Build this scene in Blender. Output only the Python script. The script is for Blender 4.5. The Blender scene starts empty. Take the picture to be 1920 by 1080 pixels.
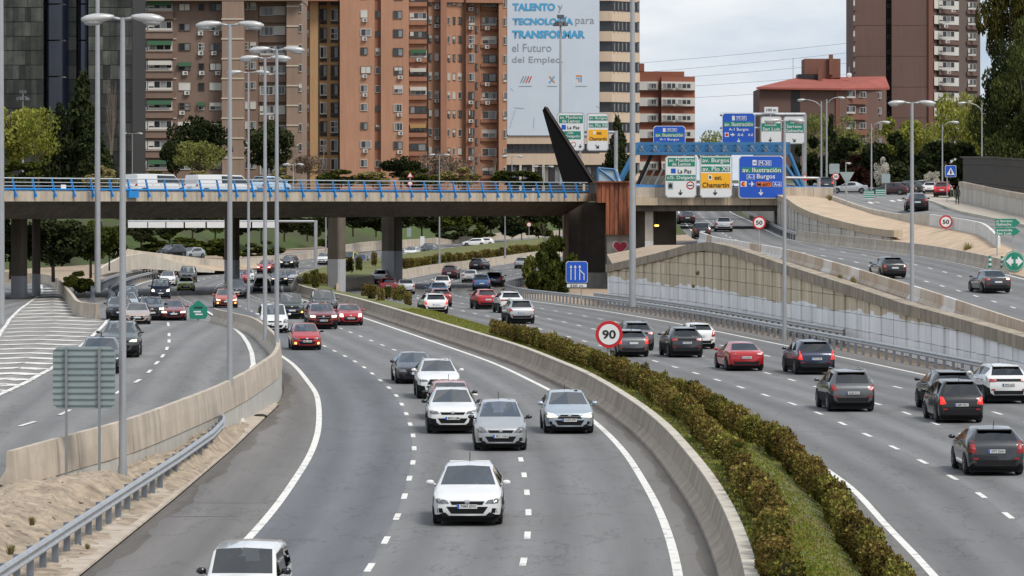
import bpy, bmesh, math, random
from mathutils import Vector, Matrix
from mathutils.bvhtree import BVHTree
from mathutils import noise as mnoise

sc = bpy.context.scene
COL = sc.collection
PI = math.pi
R = math.radians

# ------------------------------------------------------------------ camera
F, YH, H = 7000.0, 378.0, 8.4          # focal length (px of a 1920 px wide frame), horizon row, camera height
cam_d = bpy.data.cameras.new('camera')
cam = bpy.data.objects.new('camera', cam_d)
COL.objects.link(cam)
cam_d.sensor_width = 36.0
cam_d.lens = F / 1920.0 * 36.0
cam_d.shift_y = -(540.0 - YH) / 1920.0
cam_d.clip_start = 0.5
cam_d.clip_end = 9000.0
cam.location = (0, 0, H)
cam.rotation_euler = (PI / 2, 0, 0)
sc.camera = cam

# ------------------------------------------------------------------ sky
SUN_EL, SUN_AZ = R(52), R(42)          # from the right, behind the camera
world = bpy.data.worlds.new('World')
sc.world = world
world.use_nodes = True
wn, wl = world.node_tree.nodes, world.node_tree.links
wn.clear()
w_out = wn.new('ShaderNodeOutputWorld')
w_bg = wn.new('ShaderNodeBackground'); w_bg.inputs['Strength'].default_value = 0.1
w_sky = wn.new('ShaderNodeTexSky'); w_sky.sky_type = 'NISHITA'; w_sky.sun_disc = False
w_sky.sun_elevation = SUN_EL; w_sky.sun_rotation = PI - SUN_AZ
w_sky.air_density = 1.0; w_sky.dust_density = 2.0; w_sky.ozone_density = 1.0
w_tc = wn.new('ShaderNodeTexCoord')
w_map = wn.new('ShaderNodeMapping'); w_map.inputs['Scale'].default_value = (1.0, 1.0, 3.2)
w_no = wn.new('ShaderNodeTexNoise'); w_no.inputs['Scale'].default_value = 7.0; w_no.inputs['Detail'].default_value = 7.0; w_no.inputs['Roughness'].default_value = 0.55
w_rp = wn.new('ShaderNodeValToRGB')
w_rp.color_ramp.elements[0].position = 0.40; w_rp.color_ramp.elements[0].color = (.43, .52, .64, 1)
w_rp.color_ramp.elements[1].position = 0.62; w_rp.color_ramp.elements[1].color = (.77, .79, .82, 1)
w_mx = wn.new('ShaderNodeMix'); w_mx.data_type = 'RGBA'; w_mx.inputs[0].default_value = 0.86
wl.new(w_tc.outputs['Generated'], w_map.inputs['Vector']); wl.new(w_map.outputs['Vector'], w_no.inputs['Vector'])
wl.new(w_no.outputs['Fac'], w_rp.inputs['Fac'])
w_vs = wn.new('ShaderNodeVectorMath'); w_vs.operation = 'SCALE'; w_vs.inputs['Scale'].default_value = 10.0
wl.new(w_rp.outputs['Color'], w_vs.inputs[0])
wl.new(w_sky.outputs['Color'], w_mx.inputs[6]); wl.new(w_vs.outputs[0], w_mx.inputs[7])
wl.new(w_mx.outputs[2], w_bg.inputs['Color']); wl.new(w_bg.outputs['Background'], w_out.inputs['Surface'])

# ------------------------------------------------------------------ sun (veiled) and exposure
sun_d = bpy.data.lights.new('sun', 'SUN')
sun_d.energy = 2.3; sun_d.angle = R(18); sun_d.color = (1.0, 0.95, 0.88)
sun = bpy.data.objects.new('sun', sun_d); COL.objects.link(sun)
sun.rotation_euler = (PI / 2 - SUN_EL, 0, SUN_AZ)
sc.view_settings.view_transform = 'Standard'
sc.view_settings.look = 'None'
sc.view_settings.exposure = 0.33
sc.view_settings.gamma = 1.0
sc.view_settings.use_curve_mapping = False
sc.cycles.use_denoising = True
sc.cycles.max_bounces = 6
sc.cycles.transparent_max_bounces = 8
sc.cycles.caustics_reflective = False
sc.cycles.caustics_refractive = False

# ------------------------------------------------------------------ helpers
rnd = random.Random(7)

def lin(h):
    h = h.lstrip('#')
    return tuple((lambda c: c / 12.92 if c <= .04045 else ((c + .055) / 1.055) ** 2.4)(int(h[i:i + 2], 16) / 255) for i in (0, 2, 4))

def P(x, y, D):
    """world point seen at photo pixel x, y when it stands D metres away"""
    return Vector(((x - 960) / F * D, D, H - (y - YH) / F * D))

def interp(tab, t):
    if t <= tab[0][0]: return tab[0][1]
    for (a, va), (b, vb) in zip(tab, tab[1:]):
        if t <= b: return va + (vb - va) * (t - a) / (b - a)
    return tab[-1][1]

def smooth_tab(tab, step=3.0):
    """Catmull-Rom through (t, v), densely sampled"""
    out = []
    n = len(tab)
    for i in range(n - 1):
        p0, p1, p2, p3 = tab[max(i - 1, 0)], tab[i], tab[i + 1], tab[min(i + 2, n - 1)]
        m1 = (p2[1] - p0[1]) / (p2[0] - p0[0]) if p2[0] != p0[0] else 0
        m2 = (p3[1] - p1[1]) / (p3[0] - p1[0]) if p3[0] != p1[0] else 0
        h = p2[0] - p1[0]
        k = max(1, int(h / step))
        for j in range(k):
            u = j / k
            v = (2*u**3 - 3*u**2 + 1) * p1[1] + (u**3 - 2*u**2 + u) * h * m1 + (-2*u**3 + 3*u**2) * p2[1] + (u**3 - u**2) * h * m2
            out.append((p1[0] + h * u, v))
    out.append(tab[-1])
    return out

ZR = smooth_tab([(0, 0), (200, 0), (290, 0), (380, -.7), (450, -.7), (560, .5), (700, 2.3), (950, 2.3)])
zr = lambda D: interp(ZR, D)
ZL = smooth_tab([(20, .4), (95, .45), (104, .55), (113, .85), (140, .85), (158, 1.1), (172, 1.15), (189, 1.05), (220, .65), (246, .2), (262, 0.0), (300, 0)])
zleft = lambda D: interp(ZL, D) if D < 290 else zr(D)
zramp = lambda D: 2.56 + .019 * (D - 236)

def G(x, y, zf=None):
    """ground point under pixel x, y"""
    zf = zf or zr
    lo, hi = 20.0, 900.0
    g = lambda D: H - (y - YH) / F * D - zf(D)
    for _ in range(50):
        m = (lo + hi) / 2
        if g(m) > 0: lo = m
        else: hi = m
    return P(x, y, lo)

def mesh_new(name, verts, faces, mi=None, smooth=False, sharp=None, uvs=None):
    me = bpy.data.meshes.new(name)
    me.from_pydata([tuple(v) for v in verts], [], faces)
    if mi: me.polygons.foreach_set('material_index', mi)
    if smooth: me.polygons.foreach_set('use_smooth', [True] * len(faces))
    if uvs is not None:
        ul = me.uv_layers.new(name='UVMap')
        ul.data.foreach_set('uv', [c for p in me.polygons for v in p.vertices for c in uvs[v]])
    me.update()
    if sharp is not None: me.set_sharp_from_angle(angle=sharp)
    return me

def ob(name, me, parent=None, loc=(0, 0, 0), rot=(0, 0, 0), scale=(1, 1, 1), mats=None):
    o = bpy.data.objects.new(name, me)
    COL.objects.link(o)
    o.location, o.rotation_euler, o.scale = loc, rot, scale
    if parent is not None: o.parent = parent
    if mats and me is not None:
        if not me.materials:
            for m in mats: me.materials.append(m)
        else:
            for i, m in enumerate(mats):
                o.material_slots[i].link = 'OBJECT'; o.material_slots[i].material = m
    return o

def tag(o, label=None, cat=None, group=None, kind=None):
    if label: o['label'] = label
    if cat: o['category'] = cat
    if group: o['group'] = group
    if kind: o['kind'] = kind
    return o

def empty(name, label, cat, loc=(0, 0, 0), rz=0, group=None):
    o = ob(name, None, None, loc, (0, 0, rz))
    return tag(o, label, cat, group)

class MB:
    def __init__(s): s.v, s.f, s.m = [], [], []
    def add(s, vs, fs, m=0):
        b = len(s.v); s.v += [tuple(v) for v in vs]
        for f in fs: s.f.append(tuple(i + b for i in f)); s.m.append(m)
        return s
    def box(s, x0, x1, y0, y1, z0, z1, m=0):
        return s.add([(x0, y0, z0), (x1, y0, z0), (x1, y1, z0), (x0, y1, z0), (x0, y0, z1), (x1, y0, z1), (x1, y1, z1), (x0, y1, z1)],
                     [(0, 3, 2, 1), (4, 5, 6, 7), (0, 1, 5, 4), (1, 2, 6, 5), (2, 3, 7, 6), (3, 0, 4, 7)], m)
    def hexa(s, p, m=0):
        return s.add(p, [(0, 3, 2, 1), (4, 5, 6, 7), (0, 1, 5, 4), (1, 2, 6, 5), (2, 3, 7, 6), (3, 0, 4, 7)], m)
    def poly(s, pts, m=0): return s.add(pts, [tuple(range(len(pts)))], m)
    def tube(s, pts, rad, n=8, m=0, cap=True):
        pts = [Vector(p) for p in pts]
        rad = rad if isinstance(rad, (list, tuple)) else [rad] * len(pts)
        b = len(s.v)
        for i, p in enumerate(pts):
            t = (pts[min(i + 1, len(pts) - 1)] - pts[max(i - 1, 0)]).normalized()
            a = Vector((0, 0, 1)) if abs(t.z) < .9 else Vector((1, 0, 0))
            u = t.cross(a).normalized(); w = t.cross(u)
            for k in range(n):
                an = 2 * PI * k / n
                s.v.append(tuple(p + (u * math.cos(an) + w * math.sin(an)) * rad[i]))
        for i in range(len(pts) - 1):
            for k in range(n):
                a0, a1 = b + i * n + k, b + i * n + (k + 1) % n
                s.f.append((a0, a1, a1 + n, a0 + n)); s.m.append(m)
        if cap:
            s.f.append(tuple(b + k for k in range(n))[::-1]); s.m.append(m)
            e = b + (len(pts) - 1) * n
            s.f.append(tuple(e + k for k in range(n))); s.m.append(m)
        return s
    def rings(s, rings, m=0, closed=True, cap=True):
        """loft a list of equal-length rings"""
        b = len(s.v); n = len(rings[0])
        for r in rings: s.v += [tuple(p) for p in r]
        for i in range(len(rings) - 1):
            for k in range(n if closed else n - 1):
                a0, a1 = b + i * n + k, b + i * n + (k + 1) % n
                s.f.append((a0, a1, a1 + n, a0 + n)); s.m.append(m)
        if cap and closed:
            s.f.append(tuple(b + k for k in range(n))[::-1]); s.m.append(m)
            e = b + (len(rings) - 1) * n
            s.f.append(tuple(e + k for k in range(n))); s.m.append(m)
        return s
    def ellipsoid(s, c, r, nu=10, nv=6, m=0):
        rings = []
        for i in range(1, nv):
            ph = PI * i / nv - PI / 2
            rings.append([(c[0] + r[0] * math.cos(ph) * math.cos(2 * PI * k / nu), c[1] + r[1] * math.cos(ph) * math.sin(2 * PI * k / nu), c[2] + r[2] * math.sin(ph)) for k in range(nu)])
        return s.rings(rings, m)
    def mesh(s, name, smooth=False, sharp=None): 
        me = mesh_new(name, s.v, s.f, s.m, smooth, sharp)
        return me
    def build(s, name, mats, parent=None, loc=(0, 0, 0), rot=(0, 0, 0), smooth=False, sharp=None, fix=True):
        me = s.mesh(name, smooth, None)
        if fix:
            bm = bmesh.new(); bm.from_mesh(me); bmesh.ops.recalc_face_normals(bm, faces=bm.faces); bm.to_mesh(me); bm.free()
        if sharp is not None: me.set_sharp_from_angle(angle=sharp)
        return ob(name, me, parent, loc, rot, mats=mats if isinstance(mats, (list, tuple)) else [mats])

# ------------------------------------------------------------------ materials
def nd(nt, typ, **kw):
    n = nt.nodes.new(typ)
    for k, v in kw.items():
        if k in n.inputs.keys(): n.inputs[k].default_value = v
        else: setattr(n, k, v)
    return n

MATS = {}
def mat(name, col, rough=.6, metal=0., var=0., vscale=1.0, streak=0., bump=0., bscale=8., col2=None, c2pos=(.45, .6), c2scale=.5, emit=None, estr=0., spec=.5, coat=0., stretch=(1, 1, 1), coord='pos'):
    if name in MATS: return MATS[name]
    if isinstance(col, str): col = lin(col)
    m = bpy.data.materials.new(name); m.use_nodes = True
    nt = m.node_tree; b = nt.nodes['Principled BSDF']; L = nt.links
    b.inputs['Roughness'].default_value = rough; b.inputs['Metallic'].default_value = metal
    b.inputs['Specular IOR Level'].default_value = spec
    b.inputs['Coat Weight'].default_value = coat; b.inputs['Coat Roughness'].default_value = .06
    m.diffuse_color = (*col, 1)
    geo = nd(nt, 'ShaderNodeNewGeometry')
    vec = geo.outputs['Position']
    if coord == 'obj': vec = nd(nt, 'ShaderNodeTexCoord').outputs['Object']
    if coord == 'uv': vec = nd(nt, 'ShaderNodeTexCoord').outputs['UV']
    cur = None
    def rgb(c): 
        n = nd(nt, 'ShaderNodeRGB'); n.outputs[0].default_value = (*c, 1); return n.outputs[0]
    if var or streak or col2: cur = rgb(col)
    def mixc(fac, a, bcol, mode='MIX'):
        n = nd(nt, 'ShaderNodeMix', data_type='RGBA', blend_type=mode)
        if isinstance(fac, float): n.inputs[0].default_value = fac
        else: L.new(fac, n.inputs[0])
        for s, i in ((a, 6), (bcol, 7)):
            if isinstance(s, tuple): n.inputs[i].default_value = (*s, 1)
            else: L.new(s, n.inputs[i])
        return n.outputs[2]
    def noise(scale, detail=6, st=(1, 1, 1), rg=.6):
        mp = nd(nt, 'ShaderNodeMapping'); mp.inputs['Scale'].default_value = st
        L.new(vec, mp.inputs['Vector'])
        n = nd(nt, 'ShaderNodeTexNoise', Scale=scale, Detail=detail, Roughness=rg); L.new(mp.outputs['Vector'], n.inputs['Vector'])
        return n.outputs['Fac']
    def ramp(f, a, bb, lo=(0, 0, 0), hi=(1, 1, 1)):
        n = nd(nt, 'ShaderNodeValToRGB'); e = n.color_ramp.elements
        e[0].position, e[1].position = a, bb; e[0].color = (*lo, 1); e[1].color = (*hi, 1)
        L.new(f, n.inputs['Fac']); return n.outputs['Color']
    if col2:
        c2 = lin(col2) if isinstance(col2, str) else col2
        cur = mixc(ramp(noise(c2scale, 5, stretch), *c2pos), cur, c2)
    if var:
        f = ramp(noise(vscale, 8, stretch, .65), .3, .72, (1 - var,) * 3, (1 + var,) * 3)
        cur = mixc(1.0, cur, f, 'MULTIPLY')
    if streak:
        f = ramp(noise(1.0, 6, (1.6, 1.6, .12)), .42, .7, (1, 1, 1), (1 - streak,) * 3)
        cur = mixc(1.0, cur, f, 'MULTIPLY')
    if cur is not None: L.new(cur, b.inputs['Base Color'])
    else: b.inputs['Base Color'].default_value = (*col, 1)
    if bump:
        bn = nd(nt, 'ShaderNodeBump', Strength=bump, Distance=.05); L.new(noise(bscale, 6), bn.inputs['Height']); L.new(bn.outputs['Normal'], b.inputs['Normal'])
    if emit:
        b.inputs['Emission Color'].default_value = (*(lin(emit) if isinstance(emit, str) else emit), 1); b.inputs['Emission Strength'].default_value = estr
    MATS[name] = m
    return m

def leafmat(name, cols, trans=.3):
    m = bpy.data.materials.new(name); m.use_nodes = True
    nt = m.node_tree; nt.nodes.clear(); L = nt.links
    out = nd(nt, 'ShaderNodeOutputMaterial'); geo = nd(nt, 'ShaderNodeNewGeometry')
    oi = nd(nt, 'ShaderNodeObjectInfo')
    rp = nd(nt, 'ShaderNodeValToRGB'); e = rp.color_ramp.elements
    cs = [lin(c) for c in cols]
    e[0].color = (*cs[0], 1); e[-1].color = (*cs[-1], 1)
    for i, c in enumerate(cs[1:-1]):
        q = e.new((i + 1) / (len(cs) - 1)); q.color = (*c, 1)
    ns = nd(nt, 'ShaderNodeTexNoise', Scale=.9, Detail=2.0); L.new(geo.outputs['Position'], ns.inputs['Vector'])
    mm = nd(nt, 'ShaderNodeMath', operation='MULTIPLY_ADD'); L.new(geo.outputs['Random Per Island'], mm.inputs[0]); mm.inputs[1].default_value = .55
    m2 = nd(nt, 'ShaderNodeMath', operation='MULTIPLY_ADD'); L.new(ns.outputs['Fac'], m2.inputs[0]); m2.inputs[1].default_value = .9; m2.inputs[2].default_value = -.25
    m3 = nd(nt, 'ShaderNodeMath', operation='MULTIPLY_ADD'); L.new(oi.outputs['Random'], m3.inputs[0]); m3.inputs[1].default_value = .36; L.new(m2.outputs[0], m3.inputs[2])
    L.new(m3.outputs[0], mm.inputs[2]); L.new(mm.outputs[0], rp.inputs['Fac'])
    d = nd(nt, 'ShaderNodeBsdfDiffuse'); t = nd(nt, 'ShaderNodeBsdfTranslucent'); mx = nd(nt, 'ShaderNodeMixShader'); mx.inputs[0].default_value = trans
    L.new(rp.outputs[0], d.inputs[0]); L.new(rp.outputs[0], t.inputs[0]); L.new(d.outputs[0], mx.inputs[1]); L.new(t.outputs[0], mx.inputs[2]); L.new(mx.outputs[0], out.inputs[0])
    m.diffuse_color = (*cs[0], 1)
    return m

def asphalt(name, base, tint=(1, 1, 1), track=.12):
    m = bpy.data.materials.new(name); m.use_nodes = True
    nt = m.node_tree; b = nt.nodes['Principled BSDF']; L = nt.links
    uv = nd(nt, 'ShaderNodeTexCoord').outputs['UV']
    pos = nd(nt, 'ShaderNodeNewGeometry').outputs['Position']
    def noise(v, sc_, st, det=5):
        mp = nd(nt, 'ShaderNodeMapping'); mp.inputs['Scale'].default_value = st; L.new(v, mp.inputs[0])
        n = nd(nt, 'ShaderNodeTexNoise', Scale=sc_, Detail=det, Roughness=.6); L.new(mp.outputs[0], n.inputs['Vector']); return n.outputs['Fac']
    def mr(f, a, bb, lo, hi):
        n = nd(nt, 'ShaderNodeMapRange'); L.new(f, n.inputs[0])
        for i, v in enumerate((a, bb, lo, hi)): n.inputs[i + 1].default_value = v
        return n.outputs[0]
    def mul(a, c):
        n = nd(nt, 'ShaderNodeMath', operation='MULTIPLY'); L.new(a, n.inputs[0]); L.new(c, n.inputs[1]); return n.outputs[0]
    t1 = mr(noise(uv, 1.0, (1.1, .012, 1)), .3, .7, 1 - track, 1 + track)       # long tyre tracks
    t2 = mr(noise(uv, 1.0, (.35, .05, 1)), .3, .7, 1 - track * .8, 1 + track * .8)   # patches
    t3 = mr(noise(pos, 9.0, (1, 1, 1), 8), .3, .7, .93, 1.07)
    t4 = mr(noise(uv, 1.0, (2.2, .22, 1), 7), .25, .75, .93, 1.07)
    sx = nd(nt, 'ShaderNodeSeparateXYZ'); L.new(uv, sx.inputs[0])
    ph = nd(nt, 'ShaderNodeMath', operation='MULTIPLY'); L.new(sx.outputs[0], ph.inputs[0]); ph.inputs[1].default_value = 2 * PI / 1.75
    cs = nd(nt, 'ShaderNodeMath', operation='COSINE'); L.new(ph.outputs[0], cs.inputs[0])
    am = mr(noise(uv, 1.0, (.12, .03, 1)), .3, .7, .05, .18)
    wp = nd(nt, 'ShaderNodeMath', operation='MULTIPLY_ADD'); L.new(cs.outputs[0], wp.inputs[0]); L.new(am, wp.inputs[1]); wp.inputs[2].default_value = 1.0
    ck = nd(nt, 'ShaderNodeMath', operation='SUBTRACT'); L.new(noise(uv, 1.0, (.30, .11, 1), 6), ck.inputs[0]); ck.inputs[1].default_value = .5
    ca = nd(nt, 'ShaderNodeMath', operation='ABSOLUTE'); L.new(ck.outputs[0], ca.inputs[0])
    cr = mr(ca.outputs[0], 0.0, .008, .70, 1.0)
    dr = mr(noise(uv, 1.0, (1.5, .5, 1), 3), .66, .74, 1.0, .78)
    f = mul(mul(mul(t1, t2), mul(t3, t4)), mul(mul(wp.outputs[0], cr), dr))
    cc = nd(nt, 'ShaderNodeMix', data_type='RGBA', blend_type='MULTIPLY'); cc.inputs[0].default_value = 1.0
    cc.inputs[6].default_value = (base * tint[0], base * tint[1], base * tint[2], 1)
    cb = nd(nt, 'ShaderNodeCombineColor')
    for i in range(3): L.new(f, cb.inputs[i])
    L.new(cb.outputs[0], cc.inputs[7]); L.new(cc.outputs[2], b.inputs['Base Color'])
    b.inputs['Roughness'].default_value = .82; b.inputs['Specular IOR Level'].default_value = .3
    m.diffuse_color = (base, base, base, 1)
    MATS[name] = m
    return m

def glassmat(name, tint=(.5, .55, .55), refl=.12, rough=.02):
    m = bpy.data.materials.new(name); m.use_nodes = True
    nt = m.node_tree; nt.nodes.clear(); L = nt.links
    out = nd(nt, 'ShaderNodeOutputMaterial')
    tr = nd(nt, 'ShaderNodeBsdfTransparent'); tr.inputs[0].default_value = (*tint, 1)
    gl = nd(nt, 'ShaderNodeBsdfGlossy', Roughness=rough); gl.inputs[0].default_value = (.95, .98, 1, 1)
    fr = nd(nt, 'ShaderNodeFresnel', IOR=1.5)
    ad = nd(nt, 'ShaderNodeMath', operation='ADD', use_clamp=True); L.new(fr.outputs[0], ad.inputs[0]); ad.inputs[1].default_value = refl
    mx = nd(nt, 'ShaderNodeMixShader'); L.new(ad.outputs[0], mx.inputs[0]); L.new(tr.outputs[0], mx.inputs[1]); L.new(gl.outputs[0], mx.inputs[2]); L.new(mx.outputs[0], out.inputs[0])
    m.diffuse_color = (.1, .12, .13, 1)
    return m

A_DIRT = asphalt('asphalt_dirty_edge', .105, (1.12, 1.0, .88), .25)
A_GORE = asphalt('asphalt_gore', .235, (1.06, 1.0, .92), .12)
A_ROAD = asphalt('asphalt_worn', .170, (1.01, 1.0, .99), .10)
A_NEW = asphalt('asphalt_bluish', .140, (.97, 1.0, 1.05), .10)
A_SHLD = asphalt('asphalt_shoulder', .155, (1.06, 1.0, .94), .12)
A_LEFT = asphalt('asphalt_exit', .180, (1.02, 1.0, .98), .10)
A_R = asphalt('asphalt_right', .152, (1.01, 1.0, .99), .10)
PAINT_W = mat('road_paint', (.74, .72, .67), .6, var=.12, vscale=4, col2=(.40, .385, .36), c2pos=(.55, .66), c2scale=2.2)
CONC = mat('concrete', (.50, .425, .34), .85, var=.18, vscale=.7, streak=.30, bump=.2, bscale=6)
CONC_L = mat('concrete_light', (.54, .49, .41), .85, var=.12, vscale=.9, streak=.18)
CONC_G = mat('concrete_grey', (.33, .32, .30), .85, var=.14, vscale=.6, streak=.25)
CONC_D = mat('concrete_shaded', (.115, .095, .075), .9, var=.25, vscale=.5, streak=.45)  # brown concrete darkened in its base colour for the shade under the decks
CONC_P = mat('concrete_pale_paint', (.47, .455, .41), .8, var=.08, vscale=.8, streak=.15)
WHITEW = mat('white_wash', (.70, .69, .67), .75, var=.10, vscale=1.2, streak=.2)
SAND = mat('sand', (.375, .30, .218), .95, var=.34, vscale=2.6, col2=(.26, .205, .15), c2pos=(.47, .60), c2scale=1.6, bump=1.0, bscale=5)
SAND_L = mat('sand_pale', (.50, .375, .26), .95, var=.22, vscale=1.0, col2=(.40, .31, .22), c2pos=(.5, .66), c2scale=.5, bump=.6, bscale=4)
SOIL = mat('soil', (.36, .275, .195), .95, var=.25, vscale=.9, bump=.4, bscale=4)
GRASSG = mat('turf', (.12, .135, .035), .95, var=.35, vscale=.8, col2=(.16, .12, .06), c2pos=(.5, .68), c2scale=.45, bump=.4, bscale=12)
GRASSB = mat('bank_turf', (.060, .095, .020), .95, var=.4, vscale=.12, col2=(.05, .055, .022), c2pos=(.45, .6), c2scale=.06)
STEEL = mat('galvanised_steel', (.42, .43, .44), .45, .55, var=.15, vscale=2)
STEEL_D = mat('steel_post', (.20, .22, .25), .5, .5, var=.2, vscale=2)
LAMP_G = mat('lamp_pole_paint', (.36, .37, .38), .45, .35, var=.08, vscale=1.5)
LAMP_W = mat('lamp_head_shell', (.48, .48, .47), .35, .2, var=.06, vscale=4)
LENS = mat('lamp_lens', (.35, .36, .36), .2)
BLUE = mat('rail_blue', (.015, .22, .56), .45, var=.12, vscale=1.2)
BLUE_T = mat('frame_blue', (.04, .16, .33), .5, var=.15, vscale=.8)
RUST = mat('rusted_sheet', (.32, .105, .05), .85, var=.4, vscale=1.6, streak=.55, col2=(.13, .05, .03), c2pos=(.5, .62), c2scale=.7, stretch=(1.5, 1.5, .3))
BLACK = mat('black_paint', (.012, .012, .013), .55)
WHITE = mat('sign_white', (.70, .70, .69), .45, var=.04, vscale=1)
S_BLUE = mat('sign_blue', (.012, .085, .47), .4, var=.05, vscale=.5)
S_GREEN = mat('sign_green', (.012, .21, .135), .4, var=.05, vscale=.5)
S_YEL = mat('sign_yellow', (.85, .42, .02), .4)
S_RED = mat('sign_red', (.48, .012, .02), .4)
S_ORG = mat('sign_orange', (.72, .16, .02), .4)
S_BACK = mat('sign_back', (.30, .36, .36), .5, .3, var=.1, vscale=1.5)

# ================================================================== THE SETTING: ground and roads
L1 = smooth_tab([(10, -5.6), (40, -5.6), (70, -3.85), (85.2, -3.28), (99.3, -3.06), (112.9, -3.11), (126, -3.3), (140, -3.8), (160.7, -4.94), (173.4, -6),
                 (194, -8), (214.6, -10.6), (262, -16.9), (291, -20.6), (318, -24), (350, -27.8), (379, -30.3), (425, -32.8), (459, -32.1), (495, -28.3),
                 (540, -21.6), (583, -13.3), (630, -.9), (663, 10), (720, 30), (800, 60)])
RA = smooth_tab([(10, 10), (40, 11.2), (65, 12.4), (85, 13.0), (96.5, 13.2), (109.7, 13.45), (123, 13.2), (136.4, 12.7), (150, 12.06), (162, 11.0), (175.5, 9.7),
                 (182.7, 9.0), (205, 6.6), (232, 3.4), (258, .2), (288, -4.0), (325, -9.2), (352, -12.2), (386, -13.6), (425, -10.5), (466, -6.3), (497, .2),
                 (537, 8), (600, 24), (680, 48), (760, 75)])
l1 = lambda D: interp(L1, D)
ra = lambda D: interp(RA, D)
BARR = smooth_tab([(20, -15.5), (95, -14.6), (101, -14.3), (104, -13.95), (108.5, -12.85), (113, -11.8), (127, -10.95), (140.7, -10.45), (150, -10.15), (158, -10.05), (172, -10.8), (189, -12.3), (220, -15.3), (246, -18.6), (262, -20.9)], 2.0)
barr = lambda D: interp(BARR, D)      # centre of the barrier between exit road and main road

def drange(a, b, step):
    n = max(1, int(round((b - a) / step)))
    return [a + (b - a) * i / n for i in range(n + 1)]

def ribbon(name, Ds, cols, zf, mats, mi=None, parent=None, dz=None, ref=None):
    """sheet along the depth; cols = functions D -> X; mi = material slot per column"""
    v, f, uv, m = [], [], [], []
    n = len(cols)
    for D in Ds:
        for j, c in enumerate(cols):
            X = c(D)
            z = zf(D) + (dz[j](D) if dz else 0)
            v.append((X, D, z)); uv.append((X - (ref or cols[0])(D), D))
    for i in range(len(Ds) - 1):
        for j in range(n - 1):
            a = i * n + j
            f.append((a, a + 1, a + n + 1, a + n)); m.append(mi[j] if mi else 0)
    me = mesh_new(name, v, f, m, uvs=uv)
    return ob(name, me, parent, mats=mats)

def structure(o): o['kind'] = 'structure'; return o

# low ground under everything
Ds = [-150, -20] + drange(20, 900, 20)
ground = structure(ribbon('ground', Ds, [lambda D: -900, lambda D: -60, lambda D: 0, lambda D: 60, lambda D: 900], lambda D: zr(max(D, 0)) - .12, [SOIL]))

off = lambda f, d: (lambda D: f(D) + d)
# --- carriageway coming towards the camera
def l_edge(D):
    if D < 155: return interp([(20, -10.5), (80, -9.7), (106, -9.5), (127, -9.45), (155, -9.6)], D)
    if D < 258: return barr(D) + .25
    if D < 300: return l1(D) - 3.62
    return l1(D) - 9.4
main_road = structure(ribbon('main_road', drange(20, 299.5, 1.5), [l_edge, lambda D: l_edge(D) + max(0.02, min(.45 + .14 * math.sin(D * .5) + .08 * math.sin(D * 1.7), (l1(D) - 3.5 - l_edge(D)) * .5)), off(l1, -3.45), off(l1, -.05), off(l1, 3.5), off(l1, 7.05), lambda D: l1(D) + 7.62 + .08 * math.sin(D * .7) + .05 * math.sin(D * 1.9), off(l1, 8.25)], zr, [A_SHLD, A_NEW, A_ROAD, A_DIRT], [3, 0, 1, 2, 2, 0, 3], ref=l1))
far_road = structure(ribbon('main_road', drange(299.5, 760, 5), [l_edge, off(l1, -3.45), off(l1, 0), off(l1, 3.5), off(l1, 7.05), off(l1, 8.25)], zr, [A_SHLD, A_LEFT, A_ROAD], [1, 2, 2, 2, 0]))
# --- carriageway going away
right_road = structure(ribbon('outbound_road', drange(20, 760, 4), [off(ra, -4.3), off(ra, -3.5), ra, off(ra, 3.5), off(ra, 7.1), off(ra, 10.8), off(ra, 12.6)], zr, [A_SHLD, A_R, A_ROAD], [0, 1, 2, 1, 1, 0], ref=ra))
# --- exit road on the left, climbing towards the camera
def left_r(D): return barr(D) - .25 if D < 258 else (l1(D) - 3.62 if D < 300 else l1(D) - 9.4)
exit_road = structure(ribbon('exit_road', drange(20, 299.5, 4) + drange(300.5, 420, 8), [lambda D: -75 - .05 * D, lambda D: -48 - .02 * D, lambda D: (left_r(D) - 40) / 2 - 4, left_r], zleft, [A_LEFT, A_SHLD], [0, 0, 0]))

# --- painted lines
def line(name, f, D0, D1, w, zf, parent, dz=.006, step=3.0):
    return ribbon(name, drange(D0, D1, step), [off(f, -w / 2), off(f, w / 2)], lambda D: zf(D) + dz, [PAINT_W], parent=parent)
def dashes(name, f, D0, D1, w, on, gap, zf, parent, dz=.006):
    v, fc = [], []
    D = D0
    while D < D1:
        for d in (D, D + on): v += [(f(d) - w / 2, d, zf(d) + dz), (f(d) + w / 2, d, zf(d) + dz)]
        b = len(v) - 4; fc.append((b, b + 1, b + 3, b + 2))
        D += on + gap
    return ob(name, mesh_new(name, v, fc), parent, mats=[PAINT_W])
line('edge_line', off(l1, -3.45), 20, 299, .22, zr, main_road)
line('edge_line', off(l1, 7.05), 20, 299, .22, zr, main_road)
line('edge_line', off(l1, 7.05), 300, 700, .22, zr, far_road)
line('edge_line', off(l1, -9.0), 302, 700, .22, zr, far_road)
PER = (2.0, 4.9)
dashes('lane_dashes', l1, 22.6, 296, .16, *PER, zr, main_road)
dashes('lane_dashes', off(l1, 3.5), 24.0, 296, .16, *PER, zr, main_road)
for o_ in (0, 3.5, -3.45): dashes('lane_dashes', off(l1, o_), 301, 620, .2, *PER, zr, far_road)
for o_ in (0, 3.5, 7.1): dashes('lane_dashes', off(ra, o_), 23, 640, .16, *PER, zr, right_road)
line('edge_line', off(ra, -3.5), 20, 700, .2, zr, right_road)
line('edge_line', off(ra, 10.8), 20, 700, .2, zr, right_road)

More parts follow.
